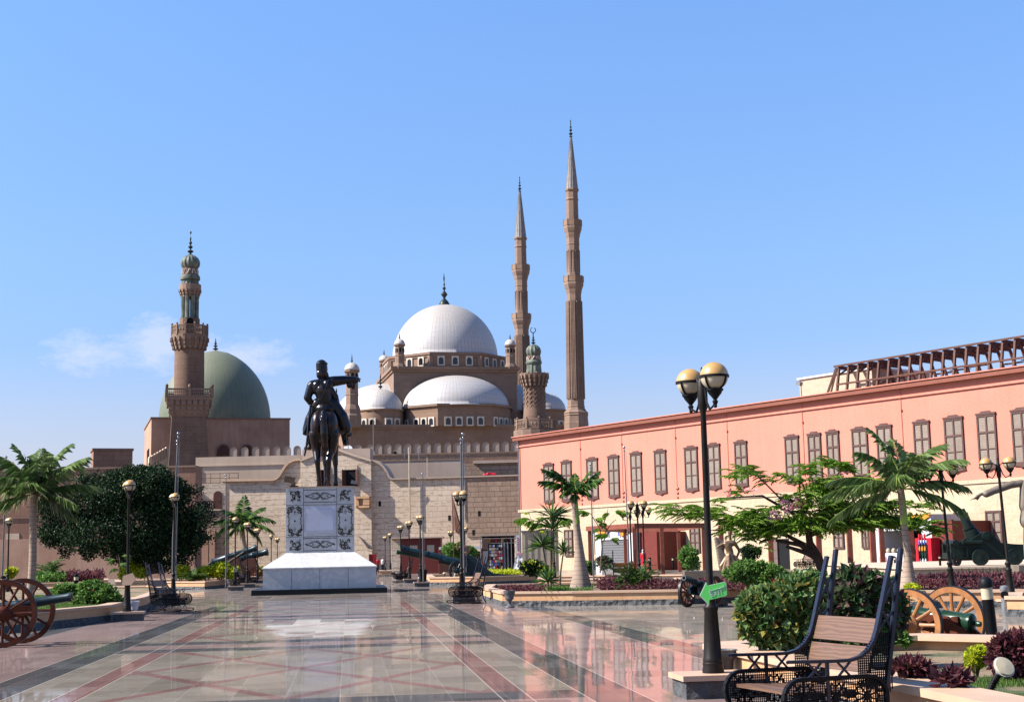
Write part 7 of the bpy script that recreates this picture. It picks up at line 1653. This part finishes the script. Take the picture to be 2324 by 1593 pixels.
strap_plant('dracaena','dracaena with bare leaning stem right of the lamp','plant',1270,49,.4,[(1279,1252)],55,.55,.025,'palmd',.6)
strap_plant('yucca_tuft','low spiky green tuft at the front of the long planter','plant',1243,47,.4,[(1243,1318)],90,.62,.028,'palmd',.5)
strap_plant('agave_tuft','small strappy tuft left of the cycad','plant',1407,48,.4,[(1405,1325)],60,.35,.03,'shrub')
# cycads
def cycad(label,px,Y,z,n_,L_,ll,w_=.035,mat='palmd',cat='cycad',nl=34):
    p=gd(px,Y,z);t=empty('cycad',label,cat,p);b,rc=MB(),MB()
    for i in range(n_):
        a=2*PI*i/n_+random.uniform(-.15,.15);frond(b,(0,0,.1),a,math.radians(random.uniform(15,75)),L_*random.uniform(.8,1.1),math.radians(random.uniform(40,75)),nl,ll,w_,rr=rc,lift=.5,stiff=.6)
    b.build('fronds',mat,t,fix=False);rc.build('frond_ribs','stem',t);b=MB();b.lathe([(.1,-.1),(.13,.05),(.08,.16),(.01,.2)],12);b.build('stem','bark',t,'s');return t
cycad('large dark green cycad with arching fronds among purple leaves in the long planter',1440,47.4,.4,26,1.15,.2,.03)
cycad('young cycad behind the mottled bush and the near bench',2010,24,.4,16,.6,.14,.02,'bushr')
cycad('small bright sago-like palm below the fort wall at left',112,100,.9,14,1.5,.45,.06,'palm','small palm',24)
cycad('dark cycad between lime shrubs in the left back planter',438,87,.4,18,1.,.25,.04)
# thin saplings in front of the gate wall
def sapling(label,px,Y,segs,sprays,mat='flame',r=.03,n_=4,L_=.9):
    p=gd(px,Y,.3);t=empty('sapling',label,'young tree',p);b=MB()
    for s in segs:
        b.tube([at(x,y,Y)-p for x,y in s],[r*(1-.6*i/(len(s)-1)) for i in range(len(s))],6)
    b.build('trunk','stem',t,'s');b,rc=MB(),MB()
    for x,y,az in sprays:
        for _ in range(n_):frond(b,at(x,y,Y)-p+Vector((0,random.uniform(-.3,.3),0)),math.radians(az+random.uniform(-50,50)),math.radians(random.uniform(-10,35)),L_*random.uniform(.6,1.),math.radians(60),14,.2,.045,rr=rc,lift=.1)
    b.build('crown',mat,t,fix=False);rc.build('twigs','stem',t);return t
sapling('thin bare sapling with sparse yellowish leaves in front of the weathered wall',1212,110,[[(1212,1240),(1222,1210),(1235,1165),(1245,1150)],[(1213,1235),(1208,1190),(1200,1160)],[(1216,1228),(1250,1195),(1262,1185)]],[(1245,1155,0),(1235,1175,180),(1202,1165,180),(1208,1195,180),(1262,1188,0),(1225,1205,0)],'lime',.03,2,.7)
sapling('slender drooping young tree arching over the dracaenas beside the lamp',1262,56,[[(1256,1300),(1250,1230),(1235,1190),(1205,1178)],[(1250,1225),(1268,1185),(1275,1178)]],[(1192,1180,180),(1202,1178,180),(1215,1182,180),(1225,1188,180),(1235,1192,180),(1245,1190,0),(1265,1182,0),(1272,1180,0)],'flame',.03,4,.55)
sapling('slender arching young tree over the pergola front beam',1362,66,[[(1362,1300),(1366,1240),(1362,1200),(1340,1165),(1318,1160)],[(1364,1225),(1385,1190),(1398,1178)],[(1365,1235),(1380,1210),(1388,1205)],[(1366,1200),(1376,1170),(1380,1155)]],[(1318,1162,180),(1328,1160,180),(1340,1165,180),(1350,1178,0),(1358,1190,0),(1362,1200,180),(1384,1165,200),(1396,1160,0),(1408,1165,0),(1380,1212,180),(1388,1222,0),(1368,1215,180)],'flame',.03,4,.5)
sapling('slim weed tree at the foot of the dark tree by the left bench',262,86,[[(270,1300),(272,1270),(268,1258)]],[(262,1270,180),(275,1262,0),(270,1280,0),(266,1290,180)],'shrub',.03,4,.7)
